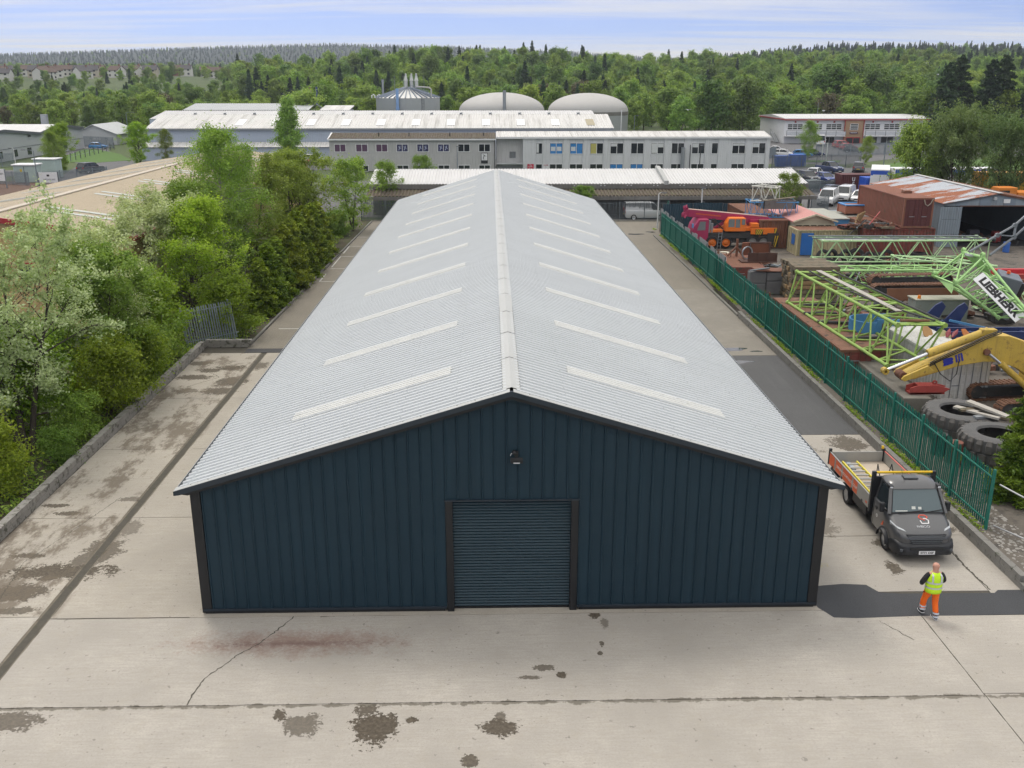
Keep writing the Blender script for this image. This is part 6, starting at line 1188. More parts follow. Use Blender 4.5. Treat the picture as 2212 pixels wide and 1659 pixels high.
for i, (x, y, w_, h, c_) in enumerate(((43.3, 90.2, .9, 1.1, (.45, .06, .02)), (44.6, 93, 1.2, 1.5, (.05, .32, .05)), (46.4, 91, 1.0, .9, (.10, .10, .12)), (47.6, 89, .7, 1.0, (.25, .03, .03)), (45.4, 89.4, .6, .6, (.3, .3, .3)))):
    e = tag(empty('tool_cabinet', (x, y, YZ + .012)), ('orange', 'green', 'black', 'red', 'grey')[i] + ' machine cabinet in the dark workshop doorway', 'cabinet'); mm = P('cabinet_%d' % i, c_, .5); MB().bx(-w_ / 2, w_ / 2, -.3, .3, 0, h).build('case', mm, e, bevel=.03)
    for q in range(3): MB().bx(-w_ / 2 + .05, w_ / 2 - .05, -.32, -.3, .06 + q * h / 3, (q + 1) * h / 3 - .04).build('drawer', mm, e)
for i, (x, y, c_) in enumerate(((45.8, 83.6, ('blue', (.03, .12, .42))), (47.4, 82.4, ('red', (.42, .03, .03))))):
    tag(MB().lathe([(0, .9), (.27, .9), (.29, .86), (.28, .6), (.295, .58), (.28, .56), (.28, .32), (.295, .3), (.28, .28), (.29, .03), (.27, 0), (0, 0)], 18).build('oil_drum', P('drum_' + c_[0], c_[1], .5, var=.2), None, (x, y, YZ), smooth=35), c_[0] + ' oil drum outside the workshop doorway', 'drum')
# ---- mobile crane
cr = tag(empty('mobile_crane', (22, 87.2, YZ)), 'magenta and orange truck crane with folded telescopic boom', 'crane')
C_ = lambda mb, n, m, **k: part(cr, mb, n, m, **k)
C_(MB().bx(18.9, 26.0, 86.1, 88.3, 1.25, 1.75), 'chassis', m_dirtyblack, bevel=.04); C_(MB().bx(25.0, 26.05, 85.9, 88.5, .75, 1.74), 'rear_outrigger', m_dirtyblack, bevel=.03); C_(MB().bx(20.9, 24.9, 86.4, 88.0, .8, 1.24), 'frame_box', m_dirtyblack)
cab = C_(MB().prism([(18.25, .75), (19.65, .75), (19.65, 2.98), (18.75, 2.98), (18.35, 2.4), (18.2, 1.9)], lambda a, z: (a, 86.0, z), lambda a, z: (a, 88.4, z)), 'cab', m_mag, bevel=.07)
C_(MB().prism([(18.6, 2.0), (19.35, 2.0), (19.35, 2.78), (18.85, 2.78)], lambda a, z: (a, 85.985, z), lambda a, z: (a, 86.01, z)), 'cab_window', P('grey_glass', (.18, .20, .21), .15)); C_(MB().box((18.15, 85.8, 2.45), (.1, .25, .35)), 'mirror', m_bluec)
for x in (20.0, 21.25, 23.7, 24.7):
    for y in (86.15, 88.25):
        w_ = wheel(cr, x - 22, y - 87.2, .58, .38); w_.rotation_euler = (0, 0, R_(90)); w_.children[0].data = w_.children[0].data if x > 22 else w_.children[0].data
m_orim = P('orange_rim', (.55, .13, .01), .6, var=.2)
orim = MB().lathe([(0, .2), (.12, .21), (.2, .13), (.30, .12), (.36, .18)], 18, axis='X').mesh('hub', m_orim, 40)
for x in (20.0, 21.25): obj('hub', orim, cr, (x - 22, 85.95 - 87.2, .58), (0, 0, R_(-90)))
C_(MB().lathe([(1.05, 1.75), (1.05, 1.9)], 24, (22.6, 87.2, 0)), 'slew_ring', m_dirtyblack)
up = C_(MB().bx(21.2, 25.8, 86.2, 88.2, 1.9, 2.25), 'upper_frame', m_orange, bevel=.04)
oc_ = C_(MB().prism([(21.15, 1.9), (23.0, 1.9), (22.95, 3.1), (21.5, 3.1), (21.2, 2.6)], lambda a, z: (a, 85.9, z), lambda a, z: (a, 86.95, z)), 'operator_cab', m_orange, bevel=.05)
for a, b_ in (((21.4, 2.3), (21.95, 3.0)), ((22.05, 2.25), (22.45, 3.0)), ((22.6, 2.5), (22.9, 3.0))): C_(MB().bx(a[0], b_[0], 85.885, 85.91, a[1], b_[1]), 'cab_window', P('grey_glass', (.18, .2, .21), .15))
C_(MB().bx(23.5, 25.85, 85.95, 86.19, 1.62, 2.2), 'counterweight', m_orange, bevel=.03); C_(MB().bx(23.5, 24.2, 86.0, 86.9, 2.25, 2.6), 'tool_box', m_orange, bevel=.03); C_(MB().bx(25.3, 25.85, 86.2, 87.0, 2.25, 2.6), 'tool_box', m_orange, bevel=.03); C_(MB().bx(19.85, 21.0, 86.2, 87.2, 1.78, 2.02), 'battery_box', m_orange, bevel=.03)
m_hzy = P('hazard_yellow', (.62, .42, .02), .6)
def hazard(x0, x1, y, z0, z1):
    h_ = C_(MB().bx(x0, x1, y - .01, y, z0, z1), 'hazard_panel', m_black); n = max(2, int((x1 - x0) / .16))
    for k in range(n + 2):
        a = x0 + k * (x1 - x0) / n - .12; p = [(max(x0, min(x1, a)), z0), (max(x0, min(x1, a + .1)), z0), (max(x0, min(x1, a + .32)), z1), (max(x0, min(x1, a + .22)), z1)]
        if p[3][0] < x1 - .02: C_(MB().prism(p, lambda q, z: (q, y - .02, z), lambda q, z: (q, y - .012, z)), 'hazard_stripe', m_hzy)
hazard(23.9, 24.6, 85.94, 1.62, 2.08); hazard(25.6, 25.85, 85.93, 1.65, 2.15); hazard(25.6, 26.03, 85.88, .5, 1.5); hazard(24.2, 24.6, 86.05, .8, 1.3)
bm = lambda a, z0, z1, y0, y1: [(a, y0, z0), (a, y1, z0), (a, y1, z1), (a, y0, z1)]
C_(MB().loft([bm(17.9, 3.1, 3.75, 86.95, 87.65), bm(25.3, 2.35, 3.05, 86.85, 87.75)]), 'boom', m_mag, bevel=.04); C_(MB().loft([bm(17.6, 3.2, 3.7, 87.02, 87.58), bm(18.2, 3.15, 3.66, 87.02, 87.58)]), 'inner_boom', m_mag)
for y in (86.95, 87.35): C_(MB().lathe([(0, -.05), (.22, -.05), (.24, 0), (.22, .05), (0, .05)], 16, (17.62, y + .1, 3.25), 'Y').lathe([(0, -.05), (.2, -.05), (.2, .05), (0, .05)], 16, (17.7, y + .1, 3.85), 'Y'), 'sheave', m_mag, smooth=40)
C_(MB().tube((17.75, 86.7, 3.2), (17.75, 87.9, 3.2), .06, 8).bar((17.6, 86.8, 3.0), (17.9, 87.8, 4.05), .1).bar((17.5, 87.8, 3.0), (17.7, 86.8, 4.0), .1), 'head_frame', m_mag)
C_(MB().tube((20.3, 86.7, 2.75), (20.3, 87.0, 2.75), .2, 12).path([(20.3, 86.75, 2.8), (20.9, 86.75, 2.2), (21.2, 86.9, 2.0)], .05, 6), 'lift_hub', m_dirtyblack); C_(MB().tube((20.4, 87.3, 1.95), (21.6, 87.3, 2.75), .16, 10), 'lift_cylinder', m_mag)
C_(MB().bx(23.5, 25.6, 86.7, 87.9, 2.26, 2.9), 'winch_housing', m_mag, bevel=.04); C_(MB().bx(24.4, 25.1, 86.5, 86.7, 2.2, 2.8), 'winch_cover', P('bright_magenta', (.5, .03, .25), .5), bevel=.03)
for x in (20.62, 20.92): C_(MB().bar((x - .15, 85.85, YZ), (x, 86.05, 1.85), .04), 'ladder_rail', m_steel)
for k in range(5): C_(MB().bar((20.5 + .03 * k, 85.88 + .03 * k, .6 + k * .28), (20.8 + .03 * k, 85.88 + .03 * k, .6 + k * .28), .03), 'ladder_rung', m_steel)
C_(MB().tube((19.75, 86.3, 1.7), (19.75, 86.3, 2.85), .13, 10).tube((20.0, 86.3, 1.7), (20.0, 86.3, 2.6), .12, 10), 'exhaust', m_steel)
C_(MB().loft([bm(18.0, 3.755, 3.775, 86.97, 87.63), bm(25.2, 3.065, 3.085, 86.87, 87.73)]), 'boom_top_plate', P('faded_boom_top', (.40, .27, .22), .7, var=.2)); C_(MB().loft([bm(18.6, 3.32, 3.44, 86.925, 86.94), bm(20.9, 3.09, 3.21, 86.895, 86.91)]), 'faded_lettering', P('faded_orange_letter', (.50, .09, .04), .6, var=.5, scale=9))
# ---- lattice booms
def lattice(A, B, n, rc, rbz, mat, label, name='lattice_boom', faces=((0, 1), (1, 2), (2, 3), (3, 0)), top=None, ends=True, cat='crane boom', group=None):
    """A, B: four end corners each (order: near-top, far-top, far-bottom, near-bottom)"""
    A = [Vector(p) for p in A]; B = [Vector(p) for p in B]; base = sum(A, Vector()) / 4; e = empty(name, base, 0, label, cat, group)
    A = [p - base for p in A]; B = [p - base for p in B]
    for p, q in zip(A, B): MB().tube(p, q, rc, 10).tube(p - (q - p).normalized() * .1, p + (q - p).normalized() * .12, rc * 1.5, 10).tube(q - (q - p).normalized() * .12, q + (q - p).normalized() * .1, rc * 1.5, 10).build('chord', mat, e, smooth=40)
    for i, j in faces:
        for k in range(n):
            t0, t1 = k / n, (k + 1) / n; tm = (t0 + t1) / 2
            P0, P1 = A[i].lerp(B[i], t0), A[i].lerp(B[i], t1); Q = A[j].lerp(B[j], tm)
            MB().tube(P0, Q, rbz, 6, cap=False).build('brace', mat, e, smooth=60); MB().tube(Q, P1, rbz, 6, cap=False).build('brace', mat, e, smooth=60)
    if ends:
        for C4 in (A, B):
            for i, j in ((0, 1), (1, 2), (2, 3), (3, 0)): MB().tube(C4[i], C4[j], rbz * 1.1, 6).build('end_strut', mat, e, smooth=60)
    return e, base
def rectsec(x, y0, y1, z0, z1): return [(x, y0, z1), (x, y1, z1), (x, y1, z0), (x, y0, z0)]
e, bs = lattice(rectsec(26.0, 74.2, 76.4, 1.25, 2.9), rectsec(39.3, 74.3, 76.5, 1.25, 2.9), 6, .065, .038, m_mint, 'long pale green lattice boom lying furthest back, in front of the shed')
for y in (74.75, 75.9): part(e, MB().tube((25.4, y, 3.05), (39.2, y, 3.0), .055, 8).box((32, y, 3.03), (.5, .16, .12)), 'pendant_bar', m_graypaint, smooth=40)
part(e, MB().bx(26.2, 38, 74.95, 75.7, 2.86, 2.9), 'walkway', m_lgrey)
lattice(rectsec(23.9, 68.0, 69.8, .45, 1.75), rectsec(34.2, 68.2, 70.0, .45, 1.75), 6, .07, .034, m_lime, 'bright green lattice boom behind the timber stack')
e, bs = lattice(rectsec(31.2, 71.6, 73.2, .5, 1.95), rectsec(38.0, 70.4, 72.0, .5, 1.6), 4, .06, .034, m_mint, 'short pale green lattice section between the two long booms')
e, bs = lattice(rectsec(25.2, 71.0, 72.4, .4, 1.3), rectsec(33.5, 69.9, 71.4, .4, 1.25), 4, .06, .034, m_lime, 'low green lattice section lying on the mud behind the bright boom')
e, bs = lattice([(18.76, 57.5, 3.75), (21.0, 57.4, 3.75), (20.4, 57.2, 1.95), (18.2, 57.0, 1.95)], [(19.5, 44.2, 3.75), (21.75, 44.1, 3.75), (21.0, 44.2, 1.95), (18.9, 43.4, 1.95)], 7, .085, .05, m_olive, 'mossy yellow green lattice boom running towards us above the rusty container')
part(e, MB().bar((20.0, 57.3, 3.86), (20.55, 46.6, 3.86), .32, .04), 'plank', m_plank); part(e, MB().path([(19.4, 57.2, 3.86), (19.6, 53, 3.82), (20.4, 48, 3.84), (21.4, 44.4, 3.9)], .045, 6).path([(20.8, 57.2, 3.86), (21.2, 52, 3.9), (21.5, 48, 3.86), (21.7, 44.5, 3.92)], .05, 6), 'cable', m_dirtyblack); part(e, MB().tube((19.8, 44.6, 3.86), (21.2, 44.55, 3.86), .07, 8), 'roller', m_rust); part(e, MB().bx(19.6, 21.6, 44.2, 44.75, 3.7, 3.74), 'end_plate', m_olive)
UL, UR, LL, LR = Vector((29.67, 59, 4.64)), Vector((29.36, 56, 4.87)), Vector((28.0, 59, 3.17)), Vector((27.69, 55.5, 3.35)); ULe, URe, LLe, LRe = Vector((31.6, 55.2, 2.0)), Vector((30.75, 52.3, 2.1)), Vector((31.0, 56.8, 1.2)), Vector((29.9, 54.2, 1.6))
e, bs = lattice([UR, UL, LL, LR], [URe, ULe, LLe, LRe], 5, .085, .045, m_lime, 'tapered green crane boom foot carrying the white lettered panel')
part(e, MB().tube(UL, LL, .07, 8).tube(UR, LR, .07, 8).tube(UL, LR, .05, 8).tube(UL, UR, .1, 10), 'end_frame', m_lime, smooth=40); part(e, MB().add([UL + Vector((.1, -.1, -.12)), UR + Vector((-.1, -.1, -.12)), UR.lerp(URe, .3) + Vector((-.2, 0, -.1)), UL.lerp(ULe, .3) + Vector((.1, 0, -.1))], [(0, 1, 2, 3)]), 'gusset_plate', m_lime); part(e, MB().add([LL + Vector((.1, 0, -.05)), LR + Vector((-.05, 0, -.05)), LR + Vector((-.2, -.1, -.55)), LL + Vector((1.0, -.1, -.45))], [(0, 1, 2, 3)]), 'gusset_plate', m_lime)
for p in (UL, UR, LL, LR): part(e, MB().lathe([(.06, -.09), (.17, -.09), (.2, 0), (.17, .09), (.06, .09)], 14, tuple(p + Vector((0, .05, .12))), 'X'), 'pin_lug', m_lime, smooth=40)
mid = UL.lerp(UR, .5); part(e, MB().box(tuple(mid + Vector((-.05, -.05, -.05))), (.75, .5, .12), M=Euler((0, .2, 0)).to_matrix()), 'step_tread', m_lgrey)
def onface(u, v, o=.1):
    p = LR.lerp(LRe, u).lerp(UR.lerp(URe, u), v); n = (LRe - LR).cross(UR - LR).normalized(); n = n if n.y < 0 else -n; return p + n * o
q = [onface(.20, .30), onface(.20, .66), onface(1.12, .72), onface(1.12, .22)]; ax = (onface(1.1, .48) - onface(.2, .48)); a1 = ax.normalized(); nn = (LRe - LR).cross(UR - LR).normalized(); nn = nn if nn.y < 0 else -nn; a2 = nn.cross(a1).normalized(); a2 = a2 if a2.z > 0 else -a2
ctr = onface(.60, .56, .14); Mx = Matrix((a1, a2, a1.cross(a2))).transposed(); PL, PH = 3.5, .72
pn = part(e, MB().box(tuple(ctr), (PL, PH, .04), M=Mx), 'name_panel', m_white)
tx = text('lettering', 'LIEBHERR', .62, P('letter_black', (.008, .009, .012), .6, var=.05), pn, ctr - bs + a1.cross(a2) * .024, Mx.to_euler(), .004, sx=1.0, bold=.035)
wdt = tx.dimensions.x if tx.dimensions.x else 3; tx.scale = (PL * .86 / max(wdt, .1), 1, 1)
e = tag(empty('pendant_frame', (30, 57.3, 4.9)), 'grey jointed pendant bars leading up right from the lettered boom', 'crane part')
for p in ([(29.2, 57.4, 4.95), (31.1, 58, 5.87), (32.2, 58.2, 6.45), (33.4, 58.6, 7.4)], [(30.5, 57.4, 4.75), (32.15, 58, 5.75), (33.2, 58.3, 6.6)]):
    part(e, MB().path(p, .075, 6), 'pendant_bar', m_graypaint)
    for k in p[1:-1]: part(e, MB().lathe([(0, -.08), (.14, -.08), (.14, .08), (0, .08)], 10, k, 'Y'), 'link_pin', m_graypaint)
part(e, MB().bar((31.15, 58, 5.9), (32.1, 58, 5.8), .16, .06), 'cross_bar', m_graypaint); part(e, MB().bar((32.25, 58.2, 6.4), (32.15, 58, 5.8), .14, .06), 'cross_bar', m_graypaint)
lattice(rectsec(32.4, 60.6, 62.0, .4, 1.5), rectsec(39, 61.6, 63.0, .4, 1.5), 4, .06, .034, m_mint, 'pale green lattice section half hidden behind the lettered boom foot')
# ---- steel frames on the rusty container
e, bs = lattice([(24.0, 88.3, 5.7), (25.2, 89.6, 5.7), (25.2, 89.6, 4.35), (24.0, 88.3, 4.35)], [(26.2, 88.3, 5.5), (26.9, 89.6, 5.5), (26.9, 89.6, 4.35), (26.2, 88.3, 4.35)], 2, .05, .035, P('white_lattice', (.62, .62, .56), .6, var=.15), 'white tubular frame standing on the blue lattice box', 'steel_cage', cat='steel frame')
e, bs = lattice([(23.7, 87.6, 4.3), (23.9, 89.9, 4.3), (23.9, 89.9, 2.95), (23.7, 87.6, 2.95)], [(28.0, 87.4, 4.3), (28.2, 89.7, 4.3), (28.2, 89.7, 2.95), (28.0, 87.4, 2.95)], 6, .045, .028, m_bluec, 'blue tubular lattice box on top of the rusty container', 'steel_cage', cat='steel frame')
e = tag(empty('steel_tray', (26.4, 88.4, 4.36)), 'rusty grey trough resting on the blue lattice box', 'trough'); tr_ = P('grey_rust_tray', (.15, .14, .135), .8, var=.3, dirt=((.1, .06, .045), .58, 3)); MB().bx(-1.5, 1.5, -.95, -.88, -.6, .1).bx(-1.5, 1.5, .88, .95, -.6, .1).bx(-1.5, -1.43, -.95, .95, -.6, .1).bx(1.43, 1.5, -.95, .95, -.6, .1).build('tray_wall', tr_, e); MB().bx(-1.5, 1.5, -.95, .95, -.66, -.61).build('tray_floor', tr_, e); MB().box((.2, 0, .16), (3.1, .5, .05), M=Euler((0, -.08, .2)).to_matrix()).build('loose_board', m_timber, e)
for x in (-.5, .5): MB().bx(x - .04, x + .04, -.99, -.95, -.6, .1).build('tray_rib', tr_, e)
# ---- pink roofed cabin
pk = tag(empty('pink_cabin', (28.9, 89, YZ)), 'cream boarded cabin with faded pink pitched roof', 'cabin'); ck = lambda mb, n, m, **k: part(pk, mb, n, m, **k)
ck(MB().exy([(27.1, YZ), (30.6, YZ), (30.6, 2.9), (28.85, 3.42), (27.1, 2.9)], 85.0, 95), 'wall', m_creamw)
for s, x0 in ((1, 30.85), (-1, 26.85)): ck(MB().exy([(28.85, 3.62), (x0, 2.98), (x0, 2.86), (28.85, 3.48)], 84.6, 95.5), 'roof', m_pink)
for k in range(5): ck(MB().bx(27.25 + k * .66, 27.75 + k * .66, 84.94, 85.0, 2.25, 2.6), 'window', m_glass); ck(MB().bx(27.22 + k * .66, 27.78 + k * .66, 84.91, 84.94, 2.61, 2.67), 'window_head', m_creamw)
for k in range(2): ck(MB().bx(27.1, 30.6, 84.96, 84.99, 2.78 + k * .17, 2.79 + k * .17), 'board_line', m_timber)
ck(MB().bar((26.85, 84.58, 2.94), (28.85, 84.58, 3.56), .05, .14), 'barge_board', m_creamw); ck(MB().bar((28.85, 84.58, 3.56), (30.85, 84.58, 2.94), .05, .14), 'barge_board', m_creamw)
bc = tag(empty('blue_cabin', (31.3, 89, YZ)), 'sky blue site cabin between the pink roof and the hot tub', 'cabin'); part(bc, MB().bx(30.4, 32.3, 86, 93, YZ, 2.95), 'wall', m_bluec, bevel=.03); part(bc, MB().bx(30.3, 32.4, 85.9, 93.1, 2.96, 3.04), 'roof', P('pale_dirty_roof', (.36, .37, .33), .9, var=.2)); part(bc, MB().bx(30.6, 31.1, 85.95, 85.99, 1.9, 2.6), 'window', m_creamw); part(bc, MB().bx(31.4, 32.1, 85.95, 85.99, YZ, 2.5), 'door', m_bluedoor)
ht = tag(empty('hot_tub', (34.4, 90.7, 2.92)), 'square hot tub with wood side panels and blue shell on the blue container', 'hot tub'); m_tub = P('tub_panel', (.33, .135, .085), .6, var=.1); MB().bx(-1.1, 1.1, -1.0, 1.0, 0, .78).build('side_panel', m_tub, ht, bevel=.12, seg=3)
MB().loft([[(sx * a, sy * a * .92, z) for sx, sy in ((-1, -1), (1, -1), (1, 1), (-1, 1))] for a, z in ((1.16, .78), (1.16, .87), (1.0, .9), (.9, .87), (.8, .35), (.3, .3))], cap=False).build('shell', P('tub_blue', (.05, .22, .50), .25), ht, bevel=.03)
for x in (-1.1, 1.1):
    for y in (-1, 1): MB().bx(x - .08, x + .08, y - .08, y + .08, 0, .76).build('corner_post', m_tub, ht, bevel=.03)
# timber pile and scrap on the container tops
for i in range(7): tag(MB().bar((31.6 + .1 * i, 82.6 + .12 * i, 2.95), (32.0 + .13 * i, 83.0 + .1 * i, 3.8 + .03 * i), .13, .09).build('post', m_sawn), 'weathered timber post, %s of the leaning bundle on the cabin roof' % ('first', 'second', 'third', 'fourth', 'fifth', 'sixth', 'seventh')[i], 'post', 'leaning timber posts')
def pallet(x, y, z, rz, mat, label):
    e = empty('pallet', (x, y, z), rz, label, 'pallet')
    for k in range(6): MB().bx(-.6 + k * .21, -.47 + k * .21, -.5, .5, .12, .145).build('slat', mat, e)
    for y_ in (-.45, 0, .45): MB().bx(-.6, .6, y_ - .05, y_ + .05, 0, .118).build('bearer', mat, e)
pallet(31.0, 82.9, 2.6, .2, m_dirtyblack, 'black pallet at the corner of the cream cabin roof'); pallet(33.6, 80.8, 2.95, .05, m_timber, 'timber pallet on the red and green container'); pallet(31.05, 82.95, 2.76, .4, m_redc, 'red crate slats on top of the black pallet')
tag(MB().bar((32.2, 81.2, 3.0), (33.6, 82.4, 4.1), .06).build('red_bar', m_redtrim), 'thin red steel bar leaning against the brown container', 'steel bar'); tag(MB().bx(32.1, 33.5, 81.3, 81.9, 2.96, 3.1).build('red_girder', P('dull_red', (.22, .03, .03), .6)), 'dull red girder lying on the container roof', 'girder')
# ---- tyres
TY = {}
def tyre(x, y, z, r, wd, tilt, rz, label, group=None, lug=False):
    k = (r, wd, lug)
    if k not in TY:
        mb = MB().lathe([(r * .52, -wd * .40), (r * .56, -wd * .48), (r * .80, -wd / 2), (r * .93, -wd * .44), (r * .955, -wd * .2), (r * .955, wd * .2), (r * .93, wd * .44), (r * .80, wd / 2), (r * .56, wd * .48), (r * .52, wd * .40)], 40 if lug else 24); TY[k] = mb.mesh('tyre', P('grey_old_tyre', (.10, .10, .10), .9, var=.3, scale=3, fine=.2) if lug else m_rubber, 40)
    o = obj('tyre', TY[k], None, (x, y, z)); o.rotation_euler = (tilt, 0, rz)
    if lug:
        lm = P('tyre_lug', (.105, .10, .095), .9, var=.4, scale=5, fine=.2)
        if 'lug' not in TY: TY['lug'] = MB().loft([[(r * .94, -.13, z0), (r * 1.0, -.10, z0), (r * 1.0, .10, z0), (r * .94, .13, z0)] if abs(z0) < wd * .4 else [(r * .86, -.1, z0), (r * .93, -.08, z0), (r * .93, .08, z0), (r * .86, .1, z0)] for z0 in (-wd * .47, -wd * .32, -wd * .04)]).mesh('tread_lug', lm)
        for q in range(24):
            for s in (0, 1): l_ = obj('tread_lug', TY['lug'], o, (0, 0, 0), (0 if not s else math.pi, 0, 2 * math.pi * (q + .5 * s) / 24))
    return tag(o, label, 'tyre', group)
tyre(20.1, 38.3, 1.0, 1.52, 1.1, .02, 0, 'giant grey earthmover tyre lying flat, the further of the pair', 'giant tyres', True); tyre(20.35, 35.5, .98, 1.5, 1.1, -.02, 1, 'giant grey earthmover tyre lying flat, the nearer of the pair', 'giant tyres', True)
ts = [(27.9, 82.0 - 2.9, .8), (28.7, 79.3, .8), (29.2, 78.6, .6), (29.9, 79.2, .8), (30.6, 78.9, .9), (31.1, 78.2, .6), (31.7, 78.8, .7), (32.4, 78.5, .7), (33.2, 78.9, .8), (34.2, 78.6, .5), (30.2, 78.1, .45), (32.0, 78.0, .45)]
nums = ('first', 'second', 'third', 'fourth', 'fifth', 'sixth', 'seventh', 'eighth', 'ninth', 'tenth', 'eleventh', 'twelfth')
for i, (x, y, s) in enumerate(sorted(ts)): tyre(x, y, YZ + s * .62, .62 * s / .8 if s > .55 else .5, .26, R_(78) if i % 3 else R_(65), R_(rnd.uniform(-50, 50)), 'black tyre behind the pale green boom, %s from the left in the heap' % nums[i], 'tyre heap')
for i, (x, y, z) in enumerate(((36.4, 80.2, .5), (36.45, 80.2, .78), (37.9, 80.4, .5), (39.0, 79.9, .5))): tyre(x, y, z, .75, .28, 0, 0, ('lower', 'upper')[i] + ' lorry tyre of the flat stack before the red container' if i < 2 else ('lorry tyre lying flat right of the flat stack' if i == 2 else 'lorry tyre lying flat nearest the workshop door'), 'flat lorry tyres')
# ---- timber stack, blocks, beams
ends_ = []
for lay in range(8):
    n = 6
    for k in range(n):
        z = YZ + .04 + .32 * lay; L_ = 3.05 + rnd.uniform(-.15, .1); y = 63.75 + k * .58
        o = MB().box((0, 0, .14), (L_, .53, .27)).build('timber_baulk', m_sawn if (lay < 7 and rnd.random() < .35) else m_timber, None, (22.15 + rnd.uniform(-.08, .06), y, z), (0, 0, rnd.uniform(-.02, .02)), bevel=.02)
        tag(o, 'old timber baulk, %s layer up and %s from the near face of the stack' % (nums[lay], nums[k]), 'timber baulk', 'timber baulk stack')
for lay in range(8):
    for k in (0, 1): pass
for i, (x, z, w_, h, lab) in enumerate(((18.95, YZ, 1.18, .8, 'concrete block, bottom left of the grey block wall by the timber stack'), (20.15, YZ, 1.15, .95, 'concrete block, bottom right of the grey block wall'), (18.95, YZ + .82, 1.18, .8, 'rounded concrete block, top left of the grey block wall'), (20.15, YZ + .97, 1.15, .62, 'concrete block, top right of the grey block wall'))):
    tag(MB().box((0, 0, h / 2), (w_, .75, h)).build('concrete_block', P('grey_cast_block', (.15, .15, .155), .9, var=.3, scale=1.5, fine=.2, bump=.5), None, (x, 66.9, z), bevel=.06), lab, 'block', 'grey block wall')
tag(MB().box((0, 0, 0), (2.4, 1.1, .05), M=Euler((.05, .06, .1)).to_matrix()).build('steel_sheet', m_rust, None, (19.9, 67.0, 2.06)), 'rusty sheet lying on the grey block wall', 'sheet'); tag(MB().box((0, 0, 0), (1.5, .3, .06), M=Euler((0, -.1, .15)).to_matrix()).build('gutter_piece', m_dkgrey, None, (19.0, 66.6, 2.16)), 'dark metal strip on the grey block wall', 'strip')
m_beam = P('grey_concrete_beam', (.155, .145, .125), .95, var=.3, scale=2, fine=.25, bump=.6)
tag(MB().loft([[(18.7, 47.4, .6), (19.75, 46.7, .6), (19.75, 46.7, 1.28), (18.7, 47.4, 1.28)], [(18.6, 40.5, .6), (19.85, 40.45, .6), (19.85, 40.45, 1.28), (18.6, 40.5, 1.28)]]).build('concrete_beam', m_beam, bevel=.04), 'long grey concrete beam beside the green fence', 'beam'); tag(MB().bx(18.5, 20.1, 40.4, 41.1, YZ, .58).build('timber_bearer', m_dirtyblack, bevel=.02), 'dark timber bearer under the near end of the concrete beam', 'timber')
rb_ = tag(empty('red_bracket', (19.9, 41.2, 1.3)), 'red steel lifting bracket on the end of the concrete beam', 'bracket'); m_rb = P('red_oxide', (.32, .05, .04), .6, var=.15)
MB().bx(-.85, .75, -.25, .25, .0, .08).build('base_plate', m_rb, rb_)
for y in (-.25, .2): MB().prism([(-.85, 0), (.6, 0), (1.0, .25), (.4, .42), (-.5, .42), (-.85, .3)], lambda a, z: (a, y, z), lambda a, z: (a, y + .06, z)).build('side_plate', m_rb, rb_, bevel=.01)
MB().bx(-.5, .4, -.2, .2, .38, .43).build('top_plate', m_rb, rb_); MB().lathe([(.05, -.03), (.11, -.03), (.11, .03), (.05, .03)], 12, (.3, -.1, .52), 'Y').build('ring', m_rb, rb_)
# brown plates and frames on the red open container
bp_ = tag(empty('brown_steel_tray', (20.4, 71.6, 1.8)), 'dark brown upright steel panel tray on the rusty red container', 'steel panel'); m_bs = P('dark_brown_steel', (.075, .035, .025), .7, var=.25, scale=1.5); MB().bx(-1.5, 1.2, -.5, .6, 0, .08).build('tray_base', m_bs, bp_); MB().bx(-1.0, 1.2, -.38, -.32, .08, .72).build('panel', m_bs, bp_)
for x in (-1.0, -.27, .46, 1.17): MB().bx(x - .03, x + .03, -.44, -.38, .08, .74).build('panel_rib', m_bs, bp_)
bq = tag(empty('rust_plate_frame', (20.5, 72.8, 1.8)), 'rust brown plate held in a goal shaped frame behind the dark panel', 'steel frame'); MB().box((-.1, .1, .75), (2.2, .06, 1.1), M=Euler((.35, 0, 0)).to_matrix()).build('plate', P('bright_rust', (.26, .10, .055), .75, var=.2), bq)
for x in (-.6, .9): MB().bar((x, -.3, .1), (x, -.1, 1.25), .1).build('upright', m_bs, bq)
MB().bar((-.65, -.1, 1.25), (.95, -.1, 1.25), .1).build('crossbar', m_bs, bq); tag(MB().lathe([(.42, -.05), (.5, -.05), (.5, .05), (.42, .05), (.42, -.05)], 24, axis='Y').build('steel_ring', m_steel, None, (19.6, 72.3, 2.35), (0, 0, .4)), 'thin steel ring left of the rust plate', 'ring')
fr_ = tag(empty('bent_rack', (18.2, 74.2, YZ)), 'bent rusty mesh rack next to the green fence below the crane', 'rack')
for p, q in (((-.4, -.5, 0), (-.5, -.5, 2.0)), ((.4, -.5, 0), (.5, -.6, 1.9)), ((-.5, -.5, 2.0), (.5, -.6, 1.9)), ((-.45, -.5, .9), (.45, -.55, .9)), ((-.4, .5, 0), (-.5, .5, 1.6)), ((-.5, .5, 1.6), (-.5, -.5, 2.0)), ((.4, .5, 0), (.4, .5, 1.6)), ((.4, .5, 1.6), (-.5, .5, 1.6))): MB().bar(p, q, .05).build('bar', m_rust, fr_)
tag(MB().lathe([(0, 1.5), (.35, 1.45), (.6, 1.2), (.68, .9), (.6, .4), (.66, 0), (0, 0)], 14).build('bulk_bag', P('bulk_bag', (.52, .50, .40), .9, var=.25, scale=3), None, (18.75, 75.9, YZ), smooth=60), 'pale bulk bag between the crane wheels and the fence', 'bag')
